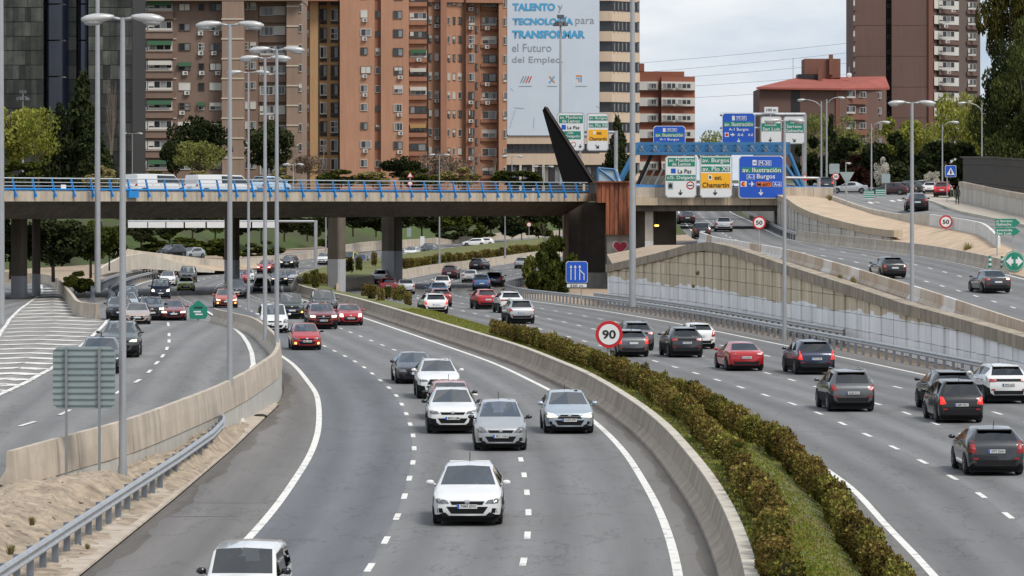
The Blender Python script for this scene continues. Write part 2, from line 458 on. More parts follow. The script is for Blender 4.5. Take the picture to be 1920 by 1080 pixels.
def px_line(name, pts, w, zf, parent, dz=.02):
    """painted line through ground points seen at the given pixels"""
    q = [G(x, y, zf) for x, y in pts]
    q = [a_.lerp(b_, k_ / 6) for a_, b_ in zip(q, q[1:]) for k_ in range(6)] + [q[-1]]
    v, f = [], []
    for i, p in enumerate(q):
        t = (q[min(i + 1, len(q) - 1)] - q[max(i - 1, 0)]); t.z = 0; t.normalize()
        nrm = Vector((t.y, -t.x, 0)) * w / 2
        for s_ in (-1, 1): v.append((p.x + nrm.x * s_, p.y + nrm.y * s_, zf(p.y + nrm.y * s_) + dz))
    for i in range(len(q) - 1): f.append((2 * i, 2 * i + 1, 2 * i + 3, 2 * i + 2))
    me = mesh_new(name, v, f)
    return ob(name, me, parent, mats=[PAINT_W])
px_line('edge_line', [(386, 602), (421, 606), (440, 617), (455, 630), (465, 645), (472, 662), (475, 684), (469, 699), (455, 716)], .22, zleft, exit_road)
px_line('edge_line', [(212, 592), (200, 602), (184, 620), (167, 637), (136, 664), (98, 691), (50, 717), (0, 740), (-60, 768)], .24, zleft, exit_road)
px_line('edge_line', [(40, 527), (62, 528), (77, 535), (80, 547), (67, 559), (50, 571), (30, 587), (17, 600), (5, 618), (-10, 645)], .24, zleft, exit_road)
for a, b in [((315, 605), (316, 612)), ((317, 625), (317, 631)), ((317, 637), (317, 643)), ((314, 651), (312, 657)), ((307, 665), (303, 671)), ((297, 678), (291, 684)), ((283, 694), (277, 700)), ((263, 712), (253, 718)), ((228, 732), (216, 739)), ((132, 769), (111, 779)), ((66, 791), (36, 800))]:
    px_line('lane_dash', [a, b], .16, zleft, exit_road)
# hatched gore: paler paving and bars between the two edge lines
hl = [(541, 80), (547, 80), (559, 67), (571, 50), (587, 30), (600, 17), (618, 5), (645, -10), (760, -40)]
hr = [(541, 120), (560, 135), (592, 180), (602, 195), (620, 178), (637, 161), (664, 130), (691, 92), (717, 44), (740, -10)]
vv, ff = [], []
gy = [541 + 4 * k for k in range(50)]
for y in gy:
    for x in (interp(hl, y), max(interp(hl, y) + 1, interp(hr, y))):
        p_ = G(x, y, zleft); vv.append((p_.x, p_.y, zleft(p_.y) + .012))
for k in range(len(gy) - 1): ff.append((2 * k, 2 * k + 1, 2 * k + 3, 2 * k + 2))
ob('gore_paving', mesh_new('gore_paving', vv, ff, uvs=[(v_[0], v_[1]) for v_ in vv]), exit_road, mats=[A_GORE])
y = 541.0
while y < 735:
    xa, xb = interp(hl, y) + 3, interp(hr, y) - 5
    if xb - xa > 12:
        px_line('hatch_bar', [(xa, y + 1.5), ((xa + xb) / 2, y - 1.0), (xb, y + 2)], 1.1, zleft, exit_road, dz=.03)
    y += 4.6 + (y - 541) * .036

# --- kerb, turf and walls of the planted median
def med_l(D): return l1(D) + 8.35
def med_r(D): return ra(D) - 4.15
def med_z(D): return .86
Dm = drange(20, 620, 4)
def turf_z(t):
    near = interp([(0, .84), (.42, .80), (.78, .14), (1, .11)], t); mid = .84 - .72 * t ** 5
    return lambda D: interp([(195, near), (222, mid), (345, mid), (385, .95)], D)
TT = (0, .2, .42, .6, .78, 1)
turf = structure(ribbon('median_turf', Dm, [off(med_l, .26)] + [(lambda t: (lambda D: med_l(D) + .26 + (med_r(D) - med_l(D) - .36) * t))(t) for t in TT[1:-1]] + [off(med_r, -.1)], zr, [GRASSG], dz=[turf_z(t) for t in TT]))

def wall_run(name, label, cat, f, D0, D1, prof, zf, m, seg=6.0, gap=.02, group=None, piece='block', mats=None, step=2.0):
    """a long wall made of separate blocks; prof = list of (dx, z) closed section"""
    root = empty(name, label, cat, (f(D0), D0, zf(D0)), 0, group)
    base = Vector(root.location)
    D = D0; k = 0
    while D < D1 - .5:
        e = min(D + seg, D1)
        ds = drange(D, e - gap, step)
        rings = [[(f(d) + dx - base.x, d - base.y, zf(d) + (z(d) if callable(z) else z) - base.z) for dx, z in prof] for d in ds]
        mb = MB(); mb.rings(rings)
        mm = m if not callable(m) else m(k)
        mb.build(piece, mm, root)
        D = e; k += 1
    return root
CONC_M = mat('concrete_median', (.38, .315, .25), .9, var=.2, vscale=.8, streak=.35, bump=.2, bscale=6)
wall_run('median_wall', 'long low concrete wall with pale coping curving along the grassy median', 'wall', med_l, 20, 360,
         [(-.42, -.05), (-.40, .10), (-.16, .32), (-.02, .86), (.22, .86), (.22, -.05)], zr, CONC_M, 6.0, .06)
wall_run('median_coping', 'pale narrow coping strip on top of the curved median wall', 'coping', med_l, 20, 360,
         [(-.05, .862), (-.05, .92), (.24, .92), (.24, .862)], zr, CONC_L, 3.0, .03, piece='coping_stone')
wall_run('median_wall', 'concrete wall under the far hedge row beyond the bridge pillars', 'wall', off(med_r, .12), 362, 620,
         [(-.15, -.05), (-.1, 1.05), (.12, 1.05), (.3, .1), (.3, -.05)], zr, CONC, 8.0, .03, step=4)
wall_run('median_wall', 'concrete wall along the near edge of the planted strip by the bridge pillar', 'wall', med_l, 360.1, 470,
         [(-.42, -.05), (-.40, .10), (-.16, .32), (-.02, .9), (.22, .9), (.22, -.05)], zr, CONC, 8.0, .03, step=4)
wall_run('kerb', 'low concrete kerb between the median turf and outbound road', 'kerb', med_r, 20, 352, [(-.12, -.05), (-.12, .14), (.02, .14), (.04, -.05)], zr, CONC_L, 4.0, .03, piece='kerb_stone')

# --- barrier and retaining wall between exit road and main road
ztop = lambda D: zleft(D) + .92
def bar_bot(D): return interp([(100, .35), (113, .3), (127, .1), (140, 0), (262, 0)], D)
BW = wall_run('concrete_barrier', 'long curved concrete traffic barrier on the retaining wall beside the exit road', 'barrier', barr, 103.8, 262,
         [(-.32, -.02), (-.28, .12), (-.10, .40), (-.08, .92), (.10, .92), (.16, .45), (.20, -.1)], zleft, CONC, 5.0, .06)
root = empty('retaining_wall', 'pale painted retaining wall below the curved concrete barrier', 'wall', (0, 103, 0))
for a in drange(103.5, 241, 6)[:-1]:
    b = min(a + 6, 241.5)
    ds = drange(a, b - .02, 2)
    MB().rings([[(barr(d) - .1, d - 103, -.1), (barr(d) - .1, d - 103, zleft(d) - .12), (barr(d) + .17, d - 103, zleft(d) - .12), (barr(d) + .19, d - 103, -.1)] for d in ds]).build('panel', CONC_P, root)

# --- sand bank between guardrail and barrier (foreground left)
def bank_h(X, D, t):
    fade = interp([(45, 1), (126, 1), (142, .08), (156, 0)], D)
    n = .34 * mnoise.noise(Vector((X * .55, D * .30, 1.7))) + .20 * (.5 - abs(mnoise.noise(Vector((X * 1.3, D * .55, 4.1))))) + .13 * mnoise.noise(Vector((X * 3.1, D * 1.4, 9.0))) + .07 * mnoise.noise(Vector((X * 7.0, D * 3.6, 2.0)))
    hump = interp([(0, 0), (.22, .10), (.42, .50), (.6, .62), (.8, .45), (1, .30)], t)
    near = interp([(45, 1.35), (100, 1.15), (112, .8), (120, .6)], D)
    h_ = .04 + hump * near + n * min(1, t * 3) * (1.15 - t * .7)
    if D < 104: h_ = max(h_, (zleft(D) + .03) * max(0, (t - .7) / .3))
    return max(.015, h_ * fade)
v, f = [], []
Dsb = drange(45, 156, .35); NT = 26
for D in Dsb:
    xr = l_edge(D) - .06
    xl = barr(D) + .05 if D > 101 else barr(D) - 1.2 - (101 - D) * .05
    for j in range(NT + 1):
        t = j / NT; X = xr + (xl - xr) * t
        v.append((X, D, bank_h(X, D, t) if j else .01))
for i in range(len(Dsb) - 1):
    for j in range(NT):
        a = i * (NT + 1) + j; f.append((a, a + 1, a + NT + 2, a + NT + 1))
structure(ob('sand_bank', mesh_new('sand_bank', v, f, smooth=True), mats=[SAND]))
# narrow concrete gutter strip along the shoulder edge
wall_run('gutter', 'narrow broken concrete gutter strip under the foreground guardrail', 'gutter', off(l_edge, -.35), 60, 158, [(-.45, 0), (-.45, .085), (.28, .05), (.30, 0)], zr, mat('gutter_concrete', (.44, .375, .30), .9, var=.25, vscale=1.2), 3.0, .05, piece='slab')

# stones and rubble lying on the bank
rs = random.Random(9); mbs = MB()
for i in range(1500):
    D = rs.uniform(62, 140); t = rs.uniform(.08, .98)
    xr = l_edge(D) - .06; xl = barr(D) - .1 if D > 104 else barr(D) - .9
    X = xr + (xl - xr) * t; z = bank_h(X, D, t); r0 = rs.choice((.025, .03, .04, .04, .06, .09))
    pts = [(X + r0 * rs.uniform(.6, 1.3) * math.cos(a), D + r0 * rs.uniform(.6, 1.3) * math.sin(a), z - .01) for a in (0, 1.26, 2.5, 3.77, 5.0)]
    top = (X + rs.uniform(-.3, .3) * r0, D + rs.uniform(-.3, .3) * r0, z + r0 * rs.uniform(.5, 1.0))
    mbs.add(pts + [top], [(k, (k + 1) % 5, 5) for k in range(5)])
tag(mbs.build('rubble', mat('rubble_stone', (.33, .275, .21), .95, var=.35, vscale=6)), 'small stones scattered over the sand bank', 'stones', kind='stuff')
# repair patches and saw-cut joints in the asphalt
PATCH = asphalt('asphalt_patch', .105, (1, 1, 1.02), .08)
for D, x0, x1, ln, par in ((104, -9.3, -6.8, .12, main_road), (99.5, -9.2, -7.3, .10, main_road), (131, -3.0, .1, 7, main_road), (118, 7.2, 8.0, 9, main_road)):
    o_ = ribbon('repair_patch', drange(D, D + ln, 1.0), [lambda d, x=x0: x if x < -5 else l1(d) + 3.1 + x, lambda d, x=x1: x if x0 < -5 else l1(d) + 3.1 + x], lambda d: zr(d) + .004, [PATCH], parent=par) if x0 < 0 and x0 < -5 else None

# --- second barrier at the far left (around the hatched area)
def px_wall(name, label, cat, pts, h, w, m, zf=zr, seg=3, dz=0, group=None, piece='block'):
    q = [G(x, y, zf) for x, y in pts]
    return plan_wall(name, label, cat, [(p.x, p.y, p.z + dz) for p in q], h, w, m, seg, group, piece)
def plan_wall(name, label, cat, q, h, w, m, seg=3, group=None, piece='block', base_w=None, sub=4):
    """wall through 3D points, split into one block per stretch; h scalar or list"""
    q = [Vector(p) for p in q]
    hs = h if isinstance(h, list) else [h] * len(q)
    # densify
    pts, hh = [], []
    n = len(q)
    for i in range(n - 1):
        p0, p1, p2, p3 = q[max(i - 1, 0)], q[i], q[i + 1], q[min(i + 2, n - 1)]
        for k in range(sub):
            u = k / sub
            pts.append(.5 * ((2 * p1) + (p2 - p0) * u + (2 * p0 - 5 * p1 + 4 * p2 - p3) * u * u + (3 * p1 - p0 - 3 * p2 + p3) * u ** 3))
            hh.append(hs[i] + (hs[i + 1] - hs[i]) * u)
    pts.append(q[-1]); hh.append(hs[-1])
    root = empty(name, label, cat, q[0], 0, group)
    def ring(i, e=0):
        p = pts[i]; t = pts[min(i + 1, len(pts) - 1)] - pts[max(i - 1, 0)]; t.z = 0; t.normalize()
        nr = Vector((t.y, -t.x, 0)); p = p + t * e
        bw = base_w or w * 1.6
        sec = [(-bw / 2, -.15), (-w / 2, hh[i] * .45), (-w / 2, hh[i]), (w / 2, hh[i]), (w / 2, hh[i] * .45), (bw / 2, -.15)]
        return [p + nr * a + Vector((0, 0, z)) - q[0] for a, z in sec]
    k = 0
    for i in range(0, len(pts) - 1, seg):
        e = min(i + seg, len(pts) - 1)
        MB().rings([ring(j, .015 if j == i else 0) for j in range(i, e)] + [ring(e, -.015)]).build(piece, m(k) if callable(m) else m, root)
        k += 1
    return root
px_wall('concrete_barrier', 'curved concrete barrier end beside the hatched gore at the far left', 'barrier',
        [(10, 528), (55, 530), (97, 535), (120, 557), (135, 577), (148, 593), (183, 598)], 1.1, .26, CONC, zleft)

# --- guardrails
def guardrail(name, label, f, D0, D1, zf, h=.74, step=2.0, side=1, double=False, post_h=None):
    root = empty(name, label, 'guardrail', (f(D0), D0, zf(D0)))
    b = root.location
    prof = [(0, -.155), (.035, -.13), (.075, -.08), (.035, -.03), (.035, .03), (.075, .08), (.035, .13), (0, .155)]
    rings = []
    for d in drange(D0, D1, 2.0):
        front = [(f(d) + side * (dx + .10) - b.x, d - b.y, zf(d) + h - .16 + z - b.z) for dx, z in prof]
        back = [(f(d) + side * (dx + .085) - b.x, d - b.y, zf(d) + h - .16 + z - b.z) for dx, z in prof[::-1]]
        rings.append(front + back)
    MB().rings(rings).build('rail', STEEL, root)
    pm = MB(); pm.box(-.075, .075, -.05, .05, -.1, h - .02); pm.box(-.02, .1 if side > 0 else -.1, -.03, .03, h - .22, h - .1)
    me = pm.mesh('guardrail_post')
    d = D0 + .5
    while d < D1:
        ob('post', me, root, (f(d) - b.x, d - b.y, zf(d) - b.z), mats=[STEEL_D]); d += step
    return root
guardrail('guardrail', 'galvanised guardrail on short posts in front of the sand bank', lambda D: interp([(50, -11.3), (76, -10.75), (95, -10.45), (113, -10.15), (124, -10.05), (131, -10.2), (134, -10.5)], D), 50, 134, lambda D: .06, .76, 2.0, 1)
guardrail('guardrail', 'long guardrail along the outer shoulder below the white panelled wall', lambda D: ra(D) + 13.0, 60, 420, zr, .8, 2.0, -1)
guardrail('guardrail', 'short second guardrail behind the first near the abutment wall', lambda D: ra(D) + 14.4, 218, 312, zr, .95, 2.0, -1)
guardrail('guardrail', 'guardrail on the far left edge of the road before the bridge', lambda D: l1(D) - 10.0, 312, 560, zr, .85, 2.5, 1)
guardrail('guardrail', 'second guardrail behind the far left one with wide posts', lambda D: l1(D) - 11.6, 318, 470, zr, 1.15, 2.5, 1)

# --- panelled retaining wall on the right, its coping, soil and ramp
WX = smooth_tab([(110, 26.5), (150, 25.2), (174, 24.0), (205, 21.7), (241, 17.9), (272, 14.6), (292, 11.8), (314, 8.2)])
WZ = [(110, .5), (150, 1.0), (174, 1.5), (205, 2.2), (241, 3.7), (262, 4.6), (272, 4.85), (280, 4.6), (292, 3.8), (314, 2.45)]
wx = lambda D: interp(WX, D); wz = lambda D: interp(WZ, D)

def panelmat():
    m = bpy.data.materials.new('panel_half_painted'); m.use_nodes = True
    nt = m.node_tree; b = nt.nodes['Principled BSDF']; L = nt.links
    pos = nd(nt, 'ShaderNodeNewGeometry').outputs['Position']; rip = nd(nt, 'ShaderNodeObjectInfo').outputs['Random']
    sx = nd(nt, 'ShaderNodeSeparateXYZ'); L.new(pos, sx.inputs[0])
    n1 = nd(nt, 'ShaderNodeTexNoise', Scale=.10, Detail=3.0); L.new(pos, n1.inputs['Vector'])
    a = nd(nt, 'ShaderNodeMath', operation='MULTIPLY_ADD'); L.new(n1.outputs['Fac'], a.inputs[0]); a.inputs[1].default_value = 1.3; a.inputs[2].default_value = 1.25
    r2 = nd(nt, 'ShaderNodeMath', operation='MULTIPLY_ADD'); L.new(rip, r2.inputs[0]); r2.inputs[1].default_value = .25; L.new(a.outputs[0], r2.inputs[2])
    c = nd(nt, 'ShaderNodeMath', operation='LESS_THAN'); L.new(sx.outputs['Z'], c.inputs[0]); L.new(r2.outputs[0], c.inputs[1])
    mp = nd(nt, 'ShaderNodeMapping'); mp.inputs['Scale'].default_value = (1.5, 1.5, .15); L.new(pos, mp.inputs[0])
    n2 = nd(nt, 'ShaderNodeTexNoise', Scale=1.0, Detail=6.0); L.new(mp.outputs[0], n2.inputs['Vector'])
    rp = nd(nt, 'ShaderNodeValToRGB'); rp.color_ramp.elements[0].position = .35; rp.color_ramp.elements[1].position = .7
    rp.color_ramp.elements[0].color = (.70, .60, .44, 1); rp.color_ramp.elements[1].color = (.50, .41, .28, 1); L.new(n2.outputs['Fac'], rp.inputs[0])
    r3 = nd(nt, 'ShaderNodeValToRGB'); r3.color_ramp.elements[0].position = .3; r3.color_ramp.elements[1].position = .75
    r3.color_ramp.elements[0].color = (.95, .95, .94, 1); r3.color_ramp.elements[1].color = (.80, .80, .80, 1); L.new(n2.outputs['Fac'], r3.inputs[0])
    mx = nd(nt, 'ShaderNodeMix', data_type='RGBA'); L.new(c.outputs[0], mx.inputs[0]); L.new(rp.outputs[0], mx.inputs[6]); L.new(r3.outputs[0], mx.inputs[7])
    mr = nd(nt, 'ShaderNodeMapRange'); L.new(rip, mr.inputs[0]); mr.inputs[3].default_value = .90; mr.inputs[4].default_value = 1.06
    mu = nd(nt, 'ShaderNodeMix', data_type='RGBA', blend_type='MULTIPLY'); mu.inputs[0].default_value = 1; L.new(mx.outputs[2], mu.inputs[6])
    cb = nd(nt, 'ShaderNodeCombineColor'); [L.new(mr.outputs[0], cb.inputs[i]) for i in range(3)]; L.new(cb.outputs[0], mu.inputs[7])
    L.new(mu.outputs[2], b.inputs['Base Color']); b.inputs['Roughness'].default_value = .85
    return m
PANELM = panelmat()
PANELW = mat('panel_cream', (.60, .56, .49), .85, var=.1, vscale=.4, streak=.2)
JOINT = mat('joint_backing', (.30, .26, .20), .95, var=.2, vscale=2)  # tan backing colour showing in the gaps between panels

def panel_wall(name, label, fx, fz, zb, D0, D1, m, pw=2.0, ph=.8, backm=JOINT):
    root = empty(name, label, 'wall', (fx(D0), D0, zb(D0)))
    b = root.location
    ds = drange(D0, D1, 4)
    mb = MB()
    mb.rings([[(fx(d) + .10 - b.x, d - b.y, zb(d) - .2 - b.z), (fx(d) + .10 - b.x, d - b.y, fz(d) - b.z), (fx(d) + .6 - b.x, d - b.y, fz(d) - b.z), (fx(d) + .6 - b.x, d - b.y, zb(d) - .2 - b.z)] for d in ds])
    mb.build('backing', backm, root)
    D = D0; k = 0
    while D < D1 - .5:
        e = min(D + pw, D1)
        zc = zb(D) - .1
        dep = .09 * (k % 2) + .02 * (k % 3)
        while zc < max(fz(D), fz(e)) - .02:
            zt = zc + ph
            def cl(d, z): return min(z, fz(d) - .01)
            ps = []
            for d in (D + .025, e - .025):
                z0, z1 = cl(d, zc + .015), cl(d, zt - .015)
                for xo in (-dep - .05, .12):
                    ps.append((fx(d) + xo, d, z0)); ps.append((fx(d) + xo, d, z1))
            if max(ps[1][2] - ps[0][2], ps[5][2] - ps[4][2]) > .06:
                P8 = [ps[0], ps[4], ps[6], ps[2], ps[1], ps[5], ps[7], ps[3]]
                P8 = [(p[0] - b.x, p[1] - b.y, p[2] - b.z) for p in P8]
                MB().hexa(P8).build('panel', m, root)
            zc = zt
        D = e; k += 1
    return root
panel_wall('panelled_retaining_wall', 'tall retaining wall of stacked tan panels, lower half washed white', wx, wz, zr, 140, 316, PANELM, 1.75, .95)
wall_run('wall_coping', 'stained concrete coping along the top of the tall panelled wall', 'coping', wx, 122, 316,
         [(-.28, wz), (-.28, lambda D: wz(D) + .62), (.5, lambda D: wz(D) + .62), (.5, wz)], lambda D: 0, mat('coping_stained', (.36, .30, .225), .9, var=.25, vscale=.5, streak=.5), 7.0, .03, piece='coping_stone')

RXL = smooth_tab([(110, 27.2), (150, 26.2), (182, 25.2), (229, 24.2), (266, 23), (297, 21.6), (315, 19.6), (330, 17.9), (370, 17.4), (451, 19.5), (520, 22)])
RXR = smooth_tab([(110, 37), (180, 37), (263, 36), (302, 34.5), (326, 31), (345, 27.6), (361, 26.6), (423, 27.6), (479, 28.4), (520, 31)])
rxl = lambda D: interp(RXL, D); rxr = lambda D: interp(RXR, D)
ramp_road = structure(ribbon('ramp_road', drange(110, 500, 5), [rxl, lambda D: (rxl(D) * 2 + rxr(D)) / 3, lambda D: (rxl(D) + 2 * rxr(D)) / 3, rxr], zramp, [A_R, A_ROAD], [0, 1, 0]))
line('edge_line', off(rxl, .9), 112, 498, .18, zramp, ramp_road)
line('edge_line', off(rxr, -.5), 112, 498, .18, zramp, ramp_road)
dashes('lane_dashes', lambda D: rxl(D) + .9 + (rxr(D) - rxl(D) - 1.4) * .36, 112, 470, .16, 2, 5.5, zramp, ramp_road)
dashes('lane_dashes', lambda D: rxl(D) + .9 + (rxr(D) - rxl(D) - 1.4) * .68, 114, 330, .16, 2, 5.5, zramp, ramp_road)
structure(ribbon('soil_strip', drange(110, 340, 4), [off(wx, .45), lambda D: (wx(D) + rxl(D)) / 2, off(rxl, .1)], lambda D: 0, [SOIL], dz=[lambda D: wz(D) + .58 if D < 316 else interp([(316, 2.8), (340, 3.6)], D), lambda D: (max(wz(D) + .4, zramp(D) - .2) + zramp(D)) / 2, lambda D: zramp(D) - .05]))
blk = [CONC, CONC, WHITEW, CONC, CONC, CONC_L, CONC]
wall_run('concrete_barrier', 'concrete block barrier with some whitewashed blocks along the ramp edge', 'barrier', rxl, 112, 346,
         [(-.30, -.3), (-.28, .15), (-.10, .38), (-.08, .95), (.10, .95), (.12, .38), (.30, .15), (.3, -.3)], zramp, lambda k: WHITEW if (k * 7 + 3) % 9 in (1, 4) or k in (38, 40, 41, 42, 43, 45) else CONC_L if k % 4 == 1 else CONC, 5.0, .04)
wall_run('concrete_barrier', 'rounded concrete barrier on the inner side of the ramp below the sand island', 'barrier', rxr, 268, 352,
         [(-.28, -.05), (-.10, .4), (-.08, .95), (.12, .95), (.3, -.3)], zramp, CONC, 6.0, .03)
guardrail('guardrail', 'guardrail on the inner kerb of the ramp under the small bridge', lambda D: rxr(D) + .2, 353, 440, zramp, .75, 2.5, -1)

# inner white panel wall by the small bridge
iwx = lambda D: rxr(D) + 1.0
iwz = lambda D: interp([(322, 5.35), (330, 5.6), (355, 7.2), (372, 8.1), (392, 8.55)], D)
panel_wall('panelled_retaining_wall', 'cream panelled wall rising to the small bridge beside the ramp', iwx, iwz, lambda D: zramp(D) - .1, 322, 392, PANELW, 2.2, .85)
wall_run('wall_coping', 'beige sloping coping above the cream panelled wall', 'coping', iwx, 320, 392,
         [(-.25, iwz), (-.25, lambda D: iwz(D) + .6), (.5, lambda D: iwz(D) + .6), (.5, iwz)], lambda D: 0, mat('coping_beige', (.50, .40, .28), .9, var=.15, vscale=.5, streak=.2), 6.0, .03, piece='coping_stone')

# sand island and the upper road with its pavement
def strip(name, A, B, mats, rows=4, hump=0, uv=True):
    """sheet between two chains of (x, y, D) pixels"""
    v, f, uvs = [], [], []
    a = [P(*p) for p in A]; b = [P(*p) for p in B]
    n = len(a); s_ = 0
    for i in range(n):
        if i: s_ += (a[i] - a[i - 1]).length
        for j in range(rows + 1):
            t = j / rows
            p = a[i].lerp(b[i], t); p.z += hump * math.sin(PI * t)
            v.append(p); uvs.append((t * (b[i] - a[i]).length, s_))
    for i in range(n - 1):
        for j in range(rows):
            q = i * (rows + 1) + j; f.append((q, q + 1, q + rows + 2, q + rows + 1))
    return ob(name, mesh_new(name, v, f, smooth=True, uvs=uvs), mats=mats)
UL = [(1470, 344, 470), (1520, 356, 430), (1558, 372, 386), (1628, 398, 358), (1701, 412, 336), (1824, 434, 312), (1890, 462, 290), (1990, 505, 262), (2150, 570, 235)]
UR = [(1640, 342, 480), (1670, 354, 440), (1703, 366, 400), (1753, 381, 366), (1798, 397, 341), (1925, 425, 312), (2010, 450, 290), (2120, 480, 265), (2300, 540, 235)]
structure(strip('upper_road', UL, UR, [asphalt('asphalt_upper', .20, (1.03, 1, .97), .08)], 3))
isl_a = [(iwx(392) / 392 * F + 960, YH + (H - iwz(392) - .5) * F / 392, 392)] + [((iwx(d) + .4) / d * F + 960, YH + (H - iwz(d) - .5) * F / d, d) for d in (372, 350, 330)] + [((rxr(d) + .25) / d * F + 960, YH + (H - zramp(d) - .5) * F / d, d) for d in (315, 300, 285)] + [((rxr(d) + .1) / d * F + 960, YH + (H - zramp(d) - .02) * F / d, d) for d in (268, 245)]
isl_b = [(1520, 362, 425), (1558, 374, 386), (1600, 388, 368), (1640, 401, 354), (1701, 414, 336), (1780, 426, 321), (1826, 437, 311), (1890, 466, 289), (1960, 496, 268)]
structure(strip('sand_island', isl_a, isl_b, [SAND_L], 6, .12))
PAV = mat('pavement', (.40, .35, .29), .9, var=.12, vscale=.7)
PA = [(1642, 341.2, 479), (1672, 353.0, 439), (1705, 364.5, 399), (1756, 379, 365), (1800, 394.5, 340), (1927, 422, 311), (2120, 476, 264)]
PB = [(1700, 340, 490), (1740, 348, 450), (1768, 358, 415), (1800, 377, 374), (1862, 391, 348), (1925, 405, 328), (2130, 450, 286)]
structure(strip('pavement', PA, PB, [PAV], 2))
pw_ = [P(*p) for p in PA]
plan_wall('kerb', 'low kerb edging the pavement beside the upper road', 'kerb', [(p.x - .1, p.y, p.z - .1) for p in pw_], .12, .16, CONC_L, 2, None, 'kerb_stone', .18, 6)
wb = [P(*p) for p in PB[3:]]
WHB = mat('wall_whitewashed', (.58, .54, .47), .85, var=.12, vscale=.5, streak=.35)
UPW = plan_wall('roadside_wall', 'whitewashed low roadside wall below the dark fence', 'wall', [(p.x + .1, p.y, p.z) for p in wb], [1.65, 1.6, 1.55, 1.5], .35, WHB, 3, None, 'wall_panel', .38, 6)
UPC = plan_wall('wall_coping', 'weathered sandy coping on the whitewashed roadside wall', 'coping', [(p.x + .1, p.y, p.z + dz_) for p, dz_ in zip(wb, (1.66, 1.61, 1.56, 1.51))], .3, .5, CONC, 2, None, 'coping_stone', .5, 6)
# zebra crossing on the upper road
up_road = bpy.data.objects['upper_road']
for k in range(9):
    u0 = .08 + k * .10
    qs = []
    for i_, u in ((2.55, u0), (2.55, u0 + .05), (2.42, u0 + .05), (2.42, u0)):
        i0 = int(i_); fr0 = i_ - i0
        a_ = P(*UL[i0]).lerp(P(*UR[i0]), u); b_ = P(*UL[i0 + 1]).lerp(P(*UR[i0 + 1]), u); p_ = a_.lerp(b_, fr0); p_.z += .03; qs.append(p_)
    MB().poly(qs).build('crossing_bar', PAINT_W, up_road, fix=False)
# low concrete wall between sand island and upper road, with whitewashed stretch
lw = [P(*p) for p in [(1530, 366, 420), (1562, 377, 384), (1628, 401, 357), (1690, 414, 339), (1745, 424, 327), (1826, 438, 311), (1850, 448, 303), (1873, 466, 291)]]
plan_wall('low_wall', 'low concrete wall with whitewashed stretches between sand island and upper road', 'wall', lw, [.5, .5, .55, .6, 1.05, 1.05, 1.1, .9], .22, lambda k: WHITEW if k in (8, 9, 10, 11, 12, 13) else CONC_L, 2, None, 'block', .3, 4)

# --- far side: ramp wall on the left beyond the bridge, beige walls beyond
q = [P(180, 515, 420), P(225, 505, 432), P(270, 502, 440), P(330, 506, 448), P(400, 509, 455)]
plan_wall('ramp_wall', 'white triangular ramp wall behind the far left guardrail', 'wall', q, [.4, 1.4, 1.7, .9, .1], .4, CONC_L, 4, None, 'panel', .4)
q = [P(215, 478, 452), P(240, 484, 458), P(300, 490, 465), P(420, 500, 480), P(520, 492, 520)]
plan_wall('ramp_wall', 'long pale wall of the climbing ramp on the left beyond the bridge', 'wall', q, [1.2, 1.1, 1.0, .9, .8], .3, CONC_L, 4, None, 'panel', .35)
structure(strip('sand_slope', [(250, 504, 445), (330, 505, 450), (420, 508, 462), (520, 500, 500)], [(235, 483, 459), (300, 489, 466), (420, 497, 482), (520, 492, 522)], [SAND_L], 3))
structure(strip('left_ramp', [(215, 470, 455), (240, 477, 460), (300, 484, 468), (420, 496, 484), (520, 488, 524)], [(190, 466, 470), (240, 470, 475), (300, 476, 483), (420, 489, 500), (520, 482, 538)], [A_LEFT], 2))
q = [P(455, 500, 500), P(560, 492, 530), P(680, 470, 572), P(800, 462, 610), P(960, 449, 655), P(1090, 444, 690)]
plan_wall('far_barrier', 'long beige concrete barrier on the far side of the road beyond the bridge', 'barrier', q, 1.3, .35, CONC, 4, None, 'block', .5)

# --- grassy bank up to street level, and the street level itself
BB = [(-320, 430), (-130, 440), (-72, 470), (-52, 525), (-38, 590), (-14, 650), (14, 690), (60, 730), (140, 770), (420, 800)]
bt = [(-340, 470), (-150, 485), (-95, 520), (-74, 560), (-56, 618), (-28, 682), (4, 722), (56, 762), (140, 800), (420, 830)]
v, f, NB = [], [], 14
def dens(pl, k=6):
    out = []
    for (a, b), (c, d) in zip(pl, pl[1:]):
        for j in range(k): out.append((a + (c - a) * j / k, b + (d - b) * j / k))
    out.append(pl[-1]); return out
b1, b2 = dens(BB), dens(bt)
for (xa, ya), (xb, yb) in zip(b1, b2):
    for j in range(NB + 1):
        t = j / NB
        X, Y = xa + (xb - xa) * t, ya + (yb - ya) * t
        z = (zr(ya) - .1) * (1 - t) + 9.3 * t ** .8 + .35 * math.sin(X * .35 + Y * .2) * math.sin(PI * t)
        v.append((X, Y, z if j else zr(ya) - .3))
for i in range(len(b1) - 1):
    for j in range(NB):
        a = i * (NB + 1) + j; f.append((a, a + 1, a + NB + 2, a + NB + 1))
structure(ob('grass_bank', mesh_new('grass_bank', v, f, smooth=True), mats=[GRASSB]))
v = [(x, y_, 9.3) for x, y_ in b2] + [(x * 6, 4000, 9.3) for x, y_ in b2]
n = len(b2)
structure(ob('street_level_ground', mesh_new('street_level_ground', v, [(i, i + 1, n + i + 1, n + i) for i in range(n - 1)]), mats=[mat('street_ground', (.16, .14, .11), .95, var=.2, vscale=.1)]))
